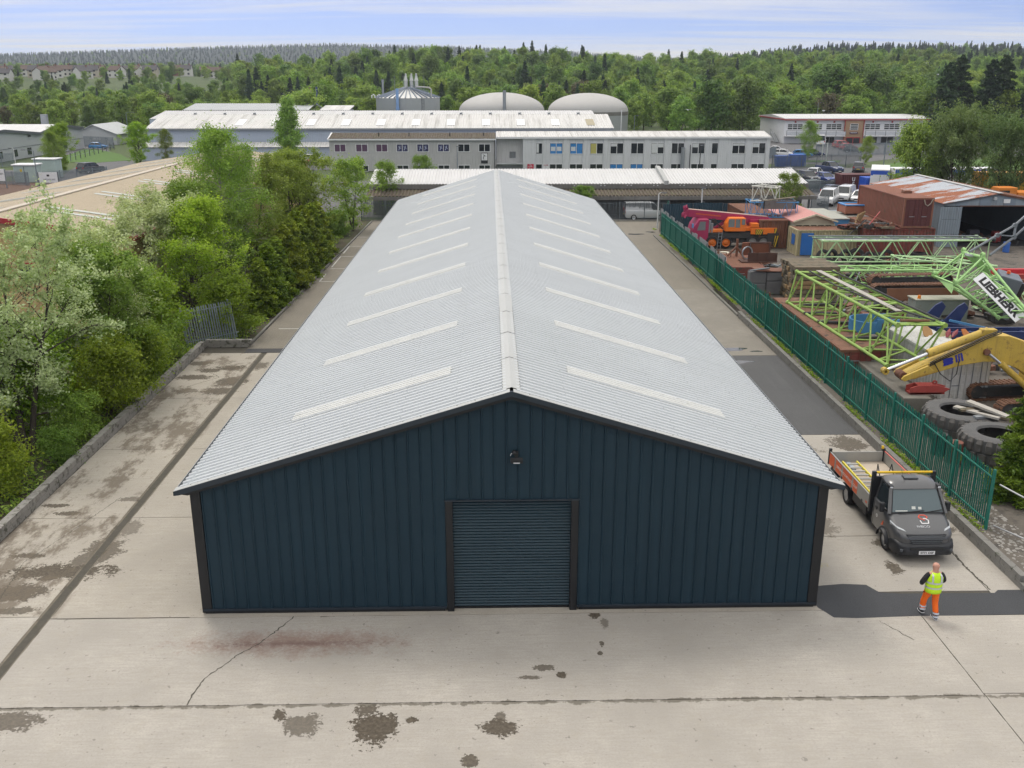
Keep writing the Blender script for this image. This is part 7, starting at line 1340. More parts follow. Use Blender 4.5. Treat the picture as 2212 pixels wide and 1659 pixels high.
ht_ = tag(empty('girder_prop', (19.2, 73.9, 1.8)), 'rusty girder prop with raked stays by the crane wheels', 'girder'); MB().bar((0, 0, 0), (0, 0, 1.35), .16).build('post', m_rust, ht_); MB().bar((-.8, -.4, .1), (0, 0, .8), .12).build('stay', m_rust, ht_); MB().bar((.5, .3, .05), (0, 0, .7), .1).build('stay', m_rust, ht_)
# tracks, slabs and machines in the middle
def crawler(a, b, z, r, wd, mat, label, n=34):
    a = Vector((*a, 0)); b = Vector((*b, 0)); d = b - a; Ln = d.length; e = empty('crawler_track', (a.x, a.y, z), math.atan2(d.y, d.x), label, 'track'); per = 2 * Ln + 2 * math.pi * r; n = int(per / .24); pad = MB().box((0, 0, 0), (.21, wd, .05)).box((0, 0, .04), (.04, wd, .05)).mesh('track_pad', mat)
    for k in range(n):
        s = k * per / n
        if s < Ln: p = (s, r, 0)
        elif s < Ln + math.pi * r: t = (s - Ln) / r; p = (Ln + r * math.sin(t), r * math.cos(t), t)
        elif s < 2 * Ln + math.pi * r: p = (2 * Ln + math.pi * r - s, -r, math.pi)
        else: t = (s - 2 * Ln - math.pi * r) / r; p = (-r * math.sin(t), -r * math.cos(t), math.pi + t)
        obj('track_pad', pad, e, (p[0], 0, r + .05 + p[1]), (0, p[2], 0))
    MB().bx(0, Ln, -wd * .3, wd * .3, r * .45, r * 1.6).build('track_frame', m_dirtyblack, e)
    for x in (0, Ln): MB().lathe([(0, -wd * .35), (r * .85, -wd * .35), (r * .9, 0), (r * .85, wd * .35), (0, wd * .35)], 16, (x, 0, r + .05), 'Y').build('sprocket', m_dirtyblack, e, smooth=40)
    return e
m_trk = P('rusty_track', (.17, .085, .05), .75, var=.35, scale=3, fine=.2, dirt=((.06, .045, .035), .58, 4))
crawler((27.2, 66.2), (32.4, 66.6), .9, .42, .7, m_trk, 'rusty crawler track lying behind the green boom'); crawler((27.0, 67.0 - 1.8), (32.2, 65.4), YZ + .1, .42, .7, m_trk, 'lower rusty crawler track under the first')
crawler((23.1, 43.0), (28, 43.6), YZ, .38, .62, m_trk, 'excavator track on the far side below the yellow arm'); crawler((23.2, 40.3), (28, 40.6), YZ, .38, .62, m_trk, 'excavator track on the near side at the right edge')
tag(MB().box((0, 0, .4), (4.7, .12, .8)).box((0, .9, .05), (4.7, 1.8, .1)).build('brown_plate', P('flat_brown', (.19, .085, .045), .8, var=.2), None, (28.0, 60.2, 1.3), (R_(-8), 0, .02)), 'large flat brown steel plate beyond the navy bucket', 'plate')
gm = tag(empty('grey_machine', (27.6, 58.6, YZ)), 'dirty grey machine housing with amber beacon before the brown plate', 'machine'); MB().bx(-1.0, 2.4, -.6, .6, 0, 1.45).build('housing', P('grey_green_housing', (.22, .25, .22), .7, var=.25, dirt=((.2, .1, .06), .6, 3)), gm, bevel=.05); MB().bx(-1.05, 2.45, -.65, .65, 1.46, 1.52).build('top_cover', P('mossy_cover', (.34, .34, .27), .8, var=.3), gm); MB().lathe([(0, .22), (.09, .2), (.11, 0)], 12, (-.7, -.3, 1.53)).build('beacon', P('amber', (.7, .2, .01), .3), gm, smooth=40)
nb = tag(empty('navy_bucket', (25.4, 53.2, YZ)), 'navy blue machine arm with two upright side plates under the lettered boom', 'machine arm')
for dx in (0, 1.15): MB().prism([(-.9, .9), (.2, 1.0), (.75, 2.2), (.5, 2.5), (.15, 2.3), (-.7, 1.3)], lambda a, z: (a + dx, -.06 - dx * .3, z), lambda a, z: (a + dx, .06 - dx * .3, z)).build('side_plate', m_navy, nb, bevel=.02)
MB().loft([[(-.5, -.5, .5), (-.5, .6, .5), (-.5, .6, 1.5), (-.5, -.5, 1.5)], [(3.6, -1.2, .1), (3.6, -.1, .1), (3.6, -.1, .95), (3.6, -1.2, .95)]]).build('boom_box', m_navy, nb, bevel=.04); MB().tube((-.6, -.6, .8), (2.2, -1.1, .6), .14, 12).build('cylinder', m_steel, nb, smooth=40); MB().box((2.2, -.9, 1.25), (3.0, .12, .12), M=Euler((0, .2, -.12)).to_matrix()).build('pipe_run', m_bluec, nb)
lc = tag(empty('low_loader_ramp', (24.6, 49.6, YZ)), 'dark navy chassis frame running right behind the white container', 'chassis'); MB().bx(-.3, 4.5, -.5, -.38, 1.3, 1.75).bx(-.3, 4.5, .4, .52, 1.3, 1.75).build('side_member', m_navy, lc); 
for x in (0, 1.4, 2.8, 4.2): MB().bx(x, x + .12, -.38, .4, 1.35, 1.6).build('cross_member', m_navy, lc)
for x in (.2, 4): MB().bx(x, x + .2, -.4, .4, 0, 1.3).build('stand', m_dirtyblack, lc)
bb = tag(empty('blue_tipper_body', (20.9, 50.2, 1.9)), 'sky blue scrap machine body with rounded end seen through the mossy boom', 'machine body'); MB().lathe([(.98, .0), (1.06, .0), (1.06, .62), (.98, .62), (.98, 0)], 14, (-.2, .3, 0), 'Z', math.pi * .5, math.pi * 1.5).build('rounded_end', m_bluec, bb, smooth=40); MB().bx(-.2, 1.4, -.78, -.7, 0, .8).bx(-.2, 1.4, 1.3, 1.38, 0, .62).build('side_panel', m_bluec, bb); MB().bx(.1, .6, -.8, -.78, .15, .6).bx(.8, 1.2, -.8, -.78, .2, .6).build('rust_patch', m_rust, bb)
for i, (x, y, z, c_, rx) in enumerate(((22.6, 47.6, 2.5, (.40, .22, .08), .5), (23.4, 47.3, 2.3, (.42, .40, .20), .3), (24.6, 47.4, 2.35, (.45, .15, .03), .6))):
    tag(MB().prism([(-.42, -.3), (-.1, -.42), (.4, -.25), (.45, .15), (.1, .4), (-.35, .3)], lambda a, z_: (a, z_, 0), lambda a, z_: (a, z_, .05)).build('cast_plate', P('plate_c%d' % i, c_, .7, var=.2), None, (x, y, z), (R_(50), rx * .5, rx), bevel=.01), ('tan perforated cast plate', 'pale mossy dished plate', 'orange dished plate')[i] + ' on the white container roof', 'plate')
for i, x in enumerate((23.35, 23.6)): tag(MB().loft([[(-.06, 0, 0), (.06, 0, 0), (.03, 0, .03), (-.03, 0, .03)], [(-.14, .3, .12), (.14, .3, .12), (.06, .3, .2), (-.06, .3, .2)], [(-.03, .62, .22), (.03, .62, .22), (.01, .62, .24), (-.01, .62, .24)]]).build('blade', P('crimson', (.2, .02, .03), .5), None, (x, 46.9, 2.38), (.2, 0, -.6 - .3 * i)), ('left', 'right')[i] + ' crimson blade on the mossy plate', 'blade')
tag(MB().bx(23.6, 24.6, 45.6, 46.5, 2.36, 2.5).build('red_casting', P('orange_red', (.42, .07, .02), .6, var=.2), bevel=.06), 'orange red casting on the white container roof', 'casting')
oc2 = tag(empty('operator_cab', (32.2, 58.2, 1.9)), 'grey crane operator cab tilted behind the lettered boom, orange beacon on top', 'cab'); Mt = Euler((.1, .25, -.3)).to_matrix(); MB().box((0, 0, .75), (1.3, 1.6, 1.5), M=Mt).build('shell', P('cab_grey', (.13, .15, .18), .5), oc2, bevel=.05); MB().box((.25, -.75, .75), (.9, .3, .9), M=Mt).build('window', m_glass, oc2); MB().lathe([(0, .2), (.1, .17), (.12, 0)], 12, (.1, 0, 1.55)).build('beacon', P('beacon_orange', (.7, .1, .01), .3), oc2, smooth=40); MB().bx(-.6, .6, -.7, .7, -1.5, -.05).build('pedestal', m_dirtyblack, oc2)
for i in range(3): tag(MB().bx(35.5, 41, 66 - i * .5, 66.35 - i * .5, 1.75 - i * .28, 2.2 - i * .28).bx(35.7, 36.4, 65.98 - i * .5, 66 - i * .5, 1.9 - i * .28, 2.1 - i * .28).build('red_boom_section', (P('signal_red', (.5, .02, .03), .5), m_rb, m_rust)[i]), ('bright red box girder at the right edge, topmost', 'red oxide girder below the bright red one', 'rust brown girder at the bottom of the red stack')[i], 'girder'); 
tag(MB().bx(35.6, 41, 64.6, 66.4, YZ, 1.15).build('girder_plinth', m_rust), 'rusty base frame under the red girders', 'frame'); tag(MB().bx(33.4, 36.5, 54.5, 56.8, YZ, 1.5).build('brown_skip', P('orange_brown', (.33, .13, .07), .7, var=.2), bevel=.05), 'orange brown steel skip at the right edge', 'skip')
# ---- loose scrap between the booms
def scrap(name, n, seed, boxes, mat, label):
    r = random.Random(seed); mb = MB()
    for k in range(n):
        x0, x1, y0, y1, z0, z1 = r.choice(boxes); p = Vector((r.uniform(x0, x1), r.uniform(y0, y1), r.uniform(z0, z1)))
        if r.random() < .55: d = Vector((r.uniform(-1, 1), r.uniform(-1, 1), r.uniform(-.15, .25))).normalized() * r.uniform(.3, 1.1); mb.bar(p - d, p + d, r.uniform(.04, .12), r.uniform(.04, .14))
        else: mb.box(p, (r.uniform(.2, .9), r.uniform(.2, .8), r.uniform(.05, .4)), M=Euler((r.uniform(-.3, .3), r.uniform(-.3, .3), r.uniform(0, 3))).to_matrix())
    tag(mb.build(name, mat), label, 'scrap', kind='stuff')
SB = [(22.5, 27, 47, 52, .35, 1.1), (24.5, 34, 57.5, 64.5, .35, 1.0), (28, 36, 46, 53, .35, 1.2), (24, 30, 70, 73.5, .35, .7), (33, 40, 76.5, 79.5, .35, .8), (18.2, 20.3, 68.2, 69.3, .35, .9), (17.9, 20.3, 59, 63, .35, .8), (21.5, 24, 58, 62, .35, .9), (20.8, 23.0, 74, 79, .35, .7), (42, 49, 87.5, 92, .35, .9), (31, 34.5, 80.9, 83, 2.9, 3.1)]
scrap('rusty_scrap', 420, 1, SB, m_rust, 'loose rusty scrap steel strewn between the booms and machines'); scrap('dark_scrap', 330, 2, SB, m_dirtyblack, 'loose dark scrap parts strewn between the booms and machines'); scrap('grey_scrap', 70, 3, SB, m_galv, 'loose grey metal offcuts strewn between the booms and machines'); scrap('timber_scrap', 60, 4, SB, m_timber, 'loose broken timber strewn between the booms and machines')
# ---- yellow excavator arm
ex = tag(empty('excavator', (26.2, 41.9, YZ)), 'yellow excavator with long dipper arm reaching left, at the right edge', 'excavator'); X_ = lambda mb, n, m, **k: part(ex, mb, n, m, **k)
boom = [(26.5, 1.8), (25.6, 2.9), (24.6, 3.5), (23.6, 3.85), (22.7, 3.85), (22.0, 3.4), (21.0, 2.95), (19.9, 2.5), (19.2, 2.12), (19.0, 1.95), (19.15, 1.78), (19.5, 1.8), (20.6, 2.15), (21.6, 2.45), (22.6, 2.62), (23.4, 2.6), (24.2, 2.3), (25.0, 1.75), (25.9, .95)]
X_(MB().prism(boom, lambda a, z: (a, 41.65, z), lambda a, z: (a, 42.25, z)), 'boom', m_yellow, bevel=.03); X_(MB().prism([(19.9, 2.55), (18.85, 2.05), (18.75, 1.9), (18.9, 1.8), (20.2, 2.3)], lambda a, z: (a, 41.3, z), lambda a, z: (a, 41.42, z)).prism([(19.9, 2.55), (18.95, 2.05), (18.85, 1.9), (19.0, 1.8), (20.2, 2.3)], lambda a, z: (a, 42.4, z), lambda a, z: (a, 42.52, z)), 'fork_end', m_yellow, bevel=.02)
X_(MB().tube((22.75, 41.95, 4.0), (20.1, 41.95, 2.95), .2, 14), 'cylinder', m_yellow, smooth=40); X_(MB().tube((20.2, 41.95, 2.98), (18.25, 41.95, 2.15), .085, 12), 'piston_rod', P('chrome_rod', (.6, .62, .65), .15, .9), smooth=40); X_(MB().lathe([(.07, -.14), (.16, -.14), (.16, .14), (.07, .14)], 14, (18.2, 41.95, 2.13), 'Y'), 'rod_eye', m_yellow, smooth=40); X_(MB().lathe([(.08, -.3), (.2, -.3), (.2, .3), (.08, .3)], 14, (18.98, 41.95, 1.94), 'Y'), 'pin_boss', m_rust, smooth=40)
X_(MB().bx(22.4, 23.1, 41.75, 42.15, 3.85, 4.12), 'cylinder_mount', m_yellow, bevel=.04); X_(MB().tube((22.65, 41.5, 3.1), (22.65, 41.65, 3.1), .15, 12), 'pivot_boss', m_rust); X_(MB().tube((22.7, 41.45, 3.05), (23.35, 41.45, 2.55), .07, 10), 'piston_rod', P('chrome_rod', (.6, .62, .65), .15, .9), smooth=40); X_(MB().tube((23.3, 41.45, 2.6), (24.7, 41.45, 1.45), .15, 12), 'cylinder', m_yellow, smooth=40)
for k, off in enumerate((0, .08, .16)): X_(MB().path([(23.2, 41.6, 4.15 - off), (22.5, 41.55, 3.9 - off), (21.7, 41.6, 3.45 - off), (20.7, 41.6, 2.95 - off), (20.1, 41.62, 2.6 - off)], .025, 5), 'hose', m_black)
X_(MB().path([(20.3, 41.6, 2.6), (20.6, 41.5, 2.1), (21.1, 41.5, 1.75), (21.35, 41.5, 2.1), (21.4, 41.55, 2.7)], .025, 5), 'hose', m_black)
m_bm = P('logo_blue', (.015, .025, .30), .5); lg = MB()
for pts in ([(0, .0), (.42, .0), (.50, .06), (.46, .16), (.52, .22), (.44, .32), (0, .36), (.05, .26), (.02, .20), (.05, .12)], [(.6, .0), (.68, .0), (.68, .3), (.72, .36), (.6, .36)], [(.73, .0), (.81, .0), (.81, .3), (.86, .38), (.74, .38)], [(.86, .0), (.95, .0), (.95, .3), (.92, .4), (.86, .38)]): lg.exz(pts, 0, .008)
lg.build('logo', m_bm, ex, (20.75 - 26.2, 41.64 - 41.9, 2.42 - YZ), (R_(90), R_(-17), 0))
X_(MB().bx(25.2, 28, 40.7, 43.2, 1.1, 1.9), 'upper_body', m_yellow, bevel=.08); X_(MB().bx(25.3, 26.6, 40.5, 41.5, 1.9, 3.0), 'cab', m_yellow, bevel=.06); X_(MB().bx(25.28, 26.4, 40.48, 40.52, 2.1, 2.85), 'cab_window', m_glass); X_(MB().lathe([(.8, .9), (.8, 1.1)], 20, (26.2, 41.9, 0)), 'slew_ring', m_dirtyblack)
for i, (x, y, z, L_, rz, mm) in enumerate(((20.9, 37.4, 1.78, 2.0, -.95, m_plank), (20.4, 37.5, 1.64, 1.9, -.9, m_plank), (21.1, 36.9, 1.64, 1.8, -.85, m_timber), (20.4, 37.9, 1.66, 1.3, .25, m_timber), (20.7, 37.2, 1.57, 1.2, .2, m_steel))):
    tag(MB().box((0, 0, 0), (L_, .34 if i < 2 else .22, .09)).build('plank', mm, None, (x, y, z), (0, .12 if i == 0 else 0, rz)), ('wide silver plank on top of the giant tyres', 'silver plank below the wide one on the tyres', 'dark plank on the nearer side of the tyre planks', 'short dark plank at the far side of the tyre planks', 'short metal bar among the planks on the tyres')[i], 'plank')
for i in range(2):
    tag(MB().lathe([(0, .88), (.28, .88), (.29, .6), (.28, .3), (.29, .02), (0, 0)], 16).build('oil_drum', P('drum_dark%d' % i, ((.03, .03, .03), (.15, .05, .03))[i], .6, var=.4), None, (18.3 + .2 * i, 36.1 - .9 * i, YZ), smooth=35), ('black', 'rusty')[i] + ' drum behind the green fence near the giant tyres', 'drum')
for i, (x, y) in enumerate(((19.7, 56.2), (19.3, 51.8), (19.6, 48.4), (19.2, 54.0))): tag(MB().box((0, 0, .06), (1.9, .22, .1)).build('sleeper', m_dirtyblack, None, (x, y, 1.93), (0, 0, rnd.uniform(-.2, .2))), 'black timber sleeper on the flat rusty container, %s from the far end' % ('first', 'third', 'fourth', 'second')[i], 'sleeper', 'sleepers on the rusty container')
for i in range(2): tag(MB().bx(20.0, 23.0, 62.8 - i * 1.0, 63.2 - i * 1.0, YZ, .75).build('bearer', m_timber), ('further', 'nearer')[i] + ' dark bearer in front of the timber stack', 'timber')
# ================================================================ TIPPER TRUCK
tk_ = tag(empty('dropside_truck', (14.03, 31, 0)), 'dark grey dropside truck with orange side boards parked beside the warehouse', 'truck')
m_tg = paint('truck_grey', (.075, .077, .082), .28); m_tb = P('truck_bumper', (.016, .018, .022), .5, var=.1); m_alu = P('aluminium_board', (.36, .36, .345), .45, .4, var=.18, scale=1.5); m_or2 = P('orange_red_vinyl', (.70, .10, .015), .45, var=.06); m_floor = P('ply_floor', (.44, .38, .31), .8, var=.2, scale=1.5, fine=.1, dirt=((.36, .24, .18), .6, 2))
def T(mb, n, m, par=None, **k): return mb.build(n, m, par or tk_, **k)
def tr(y): return y - 31
def crs(y, hw, z0, z1, r=.14): 
    y = tr(y); return [(-hw + .04, y, z0), (-hw, y, z0 + .12), (-hw, y, z1 - r), (-hw + r * .35, y, z1 - r * .3), (-hw + r * 1.3, y, z1), (-.3, y, z1 + .025), (.3, y, z1 + .025), (hw - r * 1.3, y, z1), (hw - r * .35, y, z1 - r * .3), (hw, y, z1 - r), (hw, y, z0 + .12), (hw - .04, y, z0)]
cabm = T(MB().loft([crs(27.62, .66, .62, .84, .06), crs(27.68, .80, .58, .94, .1), crs(27.86, .93, .55, 1.04), crs(28.15, .975, .5, 1.17), crs(28.48, .985, .45, 1.32), crs(28.62, .985, .42, 1.37, .1), crs(28.95, .99, .42, 1.40, .06), crs(29.66, .99, .42, 1.42, .06)]), 'cab_body', m_tg, smooth=50)
A0 = [(-.93, tr(28.46), 1.33), (.93, tr(28.46), 1.33), (.95, tr(29.66), 1.40), (-.95, tr(29.66), 1.40)]; A1 = [(-.78, tr(28.93), 2.06), (.78, tr(28.93), 2.06), (.80, tr(29.66), 2.14), (-.80, tr(29.66), 2.14)]
T(MB().add(A0 + A1, [(2, 3, 7, 6), (1, 2, 6, 5), (3, 0, 4, 7)]), 'cab_upper', m_tg)
T(MB().loft([[(-.82, tr(y), z), (-.74, tr(y), z + d * .75), (-.45, tr(y), z + d), (.45, tr(y), z + d), (.74, tr(y), z + d * .75), (.82, tr(y), z)] for y, z, d in ((28.86, 2.03, .01), (28.95, 2.06, .06), (29.1, 2.09, .12), (29.4, 2.12, .13), (29.68, 2.12, .10))]), 'cab_roof', m_tg, smooth=45)
mws, nt, b = newmat('windscreen_glass'); b.inputs['Base Color'].default_value = (.07, .11, .125, 1); b.inputs['Roughness'].default_value = .04; b.inputs['Specular IOR Level'].default_value = .8
def lp(a, b_, t): return tuple(a[i] + (b_[i] - a[i]) * t for i in range(3))
def face_quad(p0, p1, p2, p3, u0, u1, v0, v1, o):
    q = []; p0, p1, p2, p3 = map(Vector, (p0, p1, p2, p3)); n = (p1 - p0).cross(p3 - p0).normalized() * o
    for u, v in ((u0, v0), (u1, v0), (u1, v1), (u0, v1)): q.append(tuple(p0.lerp(p1, u).lerp(p3.lerp(p2, u), v) + n))
    return q
ws = T(MB().add(face_quad(A0[0], A0[1], A1[1], A1[0], 0, 1, 0, 1, .0), [(0, 1, 2, 3)]), 'windscreen_surround', m_tb); T(MB().add(face_quad(A0[0], A0[1], A1[1], A1[0], .045, .955, .06, .95, .012), [(0, 1, 2, 3)]), 'windscreen', mws, ws)
T(MB().add(face_quad(A0[0], A0[1], A1[1], A1[0], .1, .32, .08, .12, .016), [(0, 1, 2, 3)]).add(face_quad(A0[0], A0[1], A1[1], A1[0], .40, .47, .16, .27, .016), [(0, 1, 2, 3)]).add(face_quad(A0[0], A0[1], A1[1], A1[0], .52, .58, .15, .25, .016), [(0, 1, 2, 3)]), 'dashboard_papers', P('paper', (.6, .62, .58), .8), ws)
for a, b_ in (((.16, .02), (.62, .10)), ((.60, .02), (.96, .13))):
    p = face_quad(A0[0], A0[1], A1[1], A1[0], a[0], b_[0], a[1], b_[1], .03); T(MB().bar(p[0], p[2], .022), 'wiper', m_black)
for sx, i, j in ((-1, 3, 0), (1, 1, 2)):
    q = face_quad(A0[i], A0[j], A1[j], A1[i], .12 if sx < 0 else .1, .9 if sx < 0 else .88, .06, .9, .012); T(MB().add(q, [(0, 1, 2, 3)]), 'side_window', m_glass)
    T(MB().bar((sx * .94, tr(28.47), 1.32), (sx * .79, tr(28.93), 2.08), .1, .08), 'a_pillar', m_tg); T(MB().box((sx * .80, tr(29.0), 2.12), (.13, .3, .07)), 'roof_marker', m_tb, bevel=.02); T(MB().box((sx * .80, tr(28.88), 2.10), (.09, .08, .05)), 'marker_lens', m_lamp)
    mr_ = T(MB().box((sx * 1.10, tr(28.72), 1.46), (.17, .14, .34)), 'mirror', m_tb, bevel=.04); T(MB().bar((sx * .95, tr(28.62), 1.38), (sx * 1.06, tr(28.7), 1.4), .05), 'mirror_arm', m_tb, mr_)
    # headlight wedge
    T(MB().loft([[(sx * .60, tr(27.80), .90), (sx * .60, tr(27.78), 1.0), (sx * .62, tr(27.84), 1.03)], [(sx * .86, tr(27.92), .92), (sx * .86, tr(27.90), 1.08), (sx * .87, tr(27.98), 1.12)], [(sx * .985, tr(28.25), 1.06), (sx * .985, tr(28.25), 1.16), (sx * .965, tr(28.3), 1.19)]]), 'headlight', P('headlight_glass', (.45, .48, .5), .12, .3), smooth=40)
    T(MB().lathe([(.43, -.04), (.43, .0)], 20, (sx * 1.0, tr(28.55), .36), 'X', 0, math.pi).lathe([(.36, -.12), (.43, .0)], 20, (sx * .99, tr(28.55), .36), 'X', 0, math.pi), 'wheel_arch', m_tb)
    wheel(tk_, sx * .86, tr(28.55), .36, .22); wheel(tk_, sx * .86, tr(32.14), .36, .22); wheel(tk_, sx * .6, tr(32.14), .36, .22)
    T(MB().lathe([(.44, -.2), (.44, .12)], 20, (sx * .86, tr(32.14), .38), 'X', .2, math.pi), 'mudguard', m_tb)
    T(MB().bar((sx * 1.0, tr(29.3), 1.14), (sx * 1.0, tr(29.45), 1.14), .03, .1), 'door_handle', m_tb); T(MB().bx(min(sx * .994, sx * .998), max(sx * .994, sx * .998), tr(29.56), tr(29.575), .5, 1.4), 'door_seam', m_tb)
    T(MB().exx([(tr(28.72), .80), (tr(28.88), .74), (tr(28.72), .96)], min(sx * .99, sx * 1.003), max(sx * .99, sx * 1.003)), 'orange_flash', m_or2)
# nose: grille, bumper, plate, badge, roof hatch
T(MB().loft([[(-.66, tr(27.665), .955), (.66, tr(27.665), .955), (.62, tr(27.8), .96), (-.62, tr(27.8), .96)], [(-.46, tr(27.575), .66), (.46, tr(27.575), .66), (.46, tr(27.7), .66), (-.46, tr(27.7), .66)]]), 'grille', m_black)
for k in range(5): t = k / 5 + .1; hw = .63 - .19 * t; T(MB().bar((-hw, tr(27.655 - .09 * t), .94 - .27 * t), (hw, tr(27.655 - .09 * t), .94 - .27 * t), .022, .02), 'grille_bar', m_dkgrey)
T(MB().loft([crs(27.50, .72, .30, .58, .06), crs(27.60, .9, .26, .66, .08), crs(27.85, .985, .24, .74, .08), crs(28.15, 1.0, .26, .62, .05)]), 'bumper', m_tb, smooth=45); T(MB().bx(-.55, .55, tr(27.475), tr(27.51), .50, .57), 'air_intake', m_black)
for sx in (-1, 1): T(MB().box((sx * .74, tr(27.57), .46), (.26, .06, .1), rz=sx * -.45), 'fog_lamp', m_dkgrey, bevel=.02)
pl_ = T(MB().box((0, tr(27.47), .40), (.52, .02, .12)), 'number_plate', m_white); text('plate_lettering', 'ST71 OSF', .105, m_blk, pl_, (0, tr(27.457), .40), (R_(90), 0, 0), .002, bold=.002)
text('badge', 'IVECO', .12, m_chrome, tk_, (.0, tr(27.93), 1.105), (R_(24), 0, 0), .006, sx=1.25, bold=.004)
m_lor = P('logo_orange', (.65, .07, .03), .4); m_lwh = P('logo_white', (.7, .7, .7), .4)
for pts, m_ in (([(-.14, .10, 0), (-.08, .20, 0), (.08, .20, 0), (.16, .12, 0), (.10, .06, 0)], m_lor), ([(-.14, .10, 0), (-.06, .04, 0), (.03, -.02, 0)], m_lor), ([(0, .06, 0), (.08, .05, 0), (.15, -.02, 0), (.12, -.15, 0), (-.10, -.15, 0), (-.12, -.02, 0)], m_lwh)):
    lg = MB()
    for p, q in zip(pts[:-1], pts[1:]): lg.bar(p, q, .035, .012)
    T(lg, 'bonnet_logo', m_, loc=(.10, tr(28.2), 1.222), rot=(R_(25), 0, 0))
T(MB().bx(-.24, .24, tr(29.2), tr(29.5), 2.24, 2.29), 'roof_hatch', m_dkgrey, bevel=.05, seg=3); T(MB().tube((-.3, tr(29.05), 2.2), (-.34, tr(29.3), 2.55), .006, 5), 'aerial', m_black)
text('door_logo', 'o', .24, m_lwh, tk_, (-1.002, tr(29.25), .92), (R_(90), 0, R_(-90)), .003); 
# headboard, load bed, boards
for sx in (-1, 1): T(MB().bx(sx * 1.02 - .06, sx * 1.02 + .06, tr(29.74), tr(29.86), .8, 2.28), 'headboard_post', m_tb); T(MB().bx(sx * 1.03 - .05, sx * 1.03 + .05, tr(33.88), tr(33.97), .85, 1.48), 'rear_post', m_tb)
T(MB().bx(-.98, .98, tr(29.76), tr(29.84), .95, 2.1), 'headboard', m_tb); T(MB().tube((-.98, tr(29.8), 2.24), (.98, tr(29.8), 2.24), .042, 10), 'yellow_bar', P('safety_yellow', (.70, .45, .01), .5)); T(MB().box((.98, tr(33.92), 1.52), (.09, .09, .12)), 'yellow_cap', P('safety_yellow', (.70, .45, .01), .5), bevel=.02)
T(MB().bx(-1.02, 1.02, tr(29.86), tr(33.9), .84, .95), 'load_floor', m_floor); T(MB().bx(-.45, .45, tr(29.0), tr(33.8), .5, .78), 'chassis', m_tb); T(MB().bx(-.98, .98, tr(33.86), tr(33.90), .96, 1.36), 'tailboard', m_alu)
for sx in (-1, 1):
    bd = T(MB().bx(min(sx * 1.035, sx * 1.07), max(sx * 1.035, sx * 1.07), tr(29.88), tr(33.86), .88, 1.36), 'side_board', m_alu); T(MB().bx(min(sx * 1.03, sx * 1.075), max(sx * 1.03, sx * 1.075), tr(29.88), tr(33.86), 1.362, 1.385), 'top_rail', m_alu if sx < 0 else P('red_rail', (.55, .12, .10), .5), bd)
    for k in range(4): T(MB().bx(min(sx * 1.07, sx * 1.09), max(sx * 1.07, sx * 1.09), tr(30.4 + k), tr(30.5 + k), .86, .95), 'board_latch', m_tb, bd)
    if sx < 0:
        for a, c_ in ((33.3, 33.85), (32.55, 33.15), (31.5, 32.4), (30.95, 31.35)): T(MB().bx(-1.0735, -1.0705, tr(a), tr(c_), .90, 1.35), 'orange_panel', m_or2, bd)
        text('board_lettering', 'CDS', .12, m_or2, bd, (-1.0735, tr(30.12), 1.0), (R_(90), 0, R_(-90)), .002) if False else T(MB().bx(-1.0735, -1.0705, tr(30.0), tr(30.14), .98, 1.06), 'orange_label', m_or2, bd)
        text('board_lettering', 'DBITERWATCONTRACTS.CO.UK', .14, m_lwh, bd, (-1.076, tr(32.0), 1.12), (R_(90), 0, R_(-90)), .002)
T(MB().bx(-.98, -.55, tr(30.2), tr(31.5), .45, .8), 'side_locker', m_tb, bevel=.02); T(MB().bx(.55, .98, tr(30.2), tr(31.5), .45, .8), 'side_locker', m_tb, bevel=.02); T(MB().bx(-.95, -.5, tr(33.5), tr(33.95), .45, .7), 'rear_step', m_tb)
# load on the bed
ld = tag(empty('step_ladder', (13.6, 32.1, .96)), 'yellow step ladder lying in the truck bed', 'ladder'); m_ly = P('ladder_yellow', (.66, .56, .05), .5)
for x, w_ in ((-.38, -.30), (.16, .30)): MB().bar((x, 1.1, .26), (w_ * 1.0, -1.5, .14), .05, .1).build('stile', m_ly, ld)
for k in range(8): t = k / 8 + .04; MB().bar((-.36 + .08 * t, 1.0 - 2.5 * t, .26 - .1 * t), (.16 + .12 * t, 1.0 - 2.5 * t, .26 - .1 * t), .1, .03).build('tread', m_alu, ld)
wb = tag(empty('wheelbarrow', (14.0, 30.6, .96)), 'green wheelbarrow tray with black handles in the truck bed', 'wheelbarrow'); m_wbg = P('barrow_green', (.02, .16, .08), .5); MB().loft([[(-s, -s * .8, z), (s, -s * .8, z), (s, s * .8, z), (-s, s * .8, z)] for s, z in ((.2, .15), (.36, .5), (.34, .5), (.18, .18))]).build('tray', m_wbg, wb)
for s in (-1, 1): MB().path([(s * .22, -.4, .1), (s * .25, .3, .45), (s * .25, .7, .95), (s * .22, .78, .6)], .02, 6).build('handle', m_black, wb)
tag(MB().bx(13.25, 13.6, 30.0, 30.5, .96, 1.55).build('tool_chest', m_steel, bevel=.02), 'grey metal tool chest behind the cab', 'tool chest'); tag(MB().bx(13.62, 13.8, 29.95, 30.5, .96, 1.6).build('yellow_case', P('case_yellow', (.6, .42, .06), .6), bevel=.02), 'yellow case beside the grey tool chest in the truck bed', 'case')
tag(MB().bx(13.35, 13.5, 33.0, 33.7, .955, 1.02).bx(13.55, 13.7, 33.0, 33.7, .955, 1.02).build('channel_lengths', P('pale_blue_steel', (.42, .48, .55), .4, .4)), 'pair of pale steel channels at the back of the truck bed', 'steel channel')
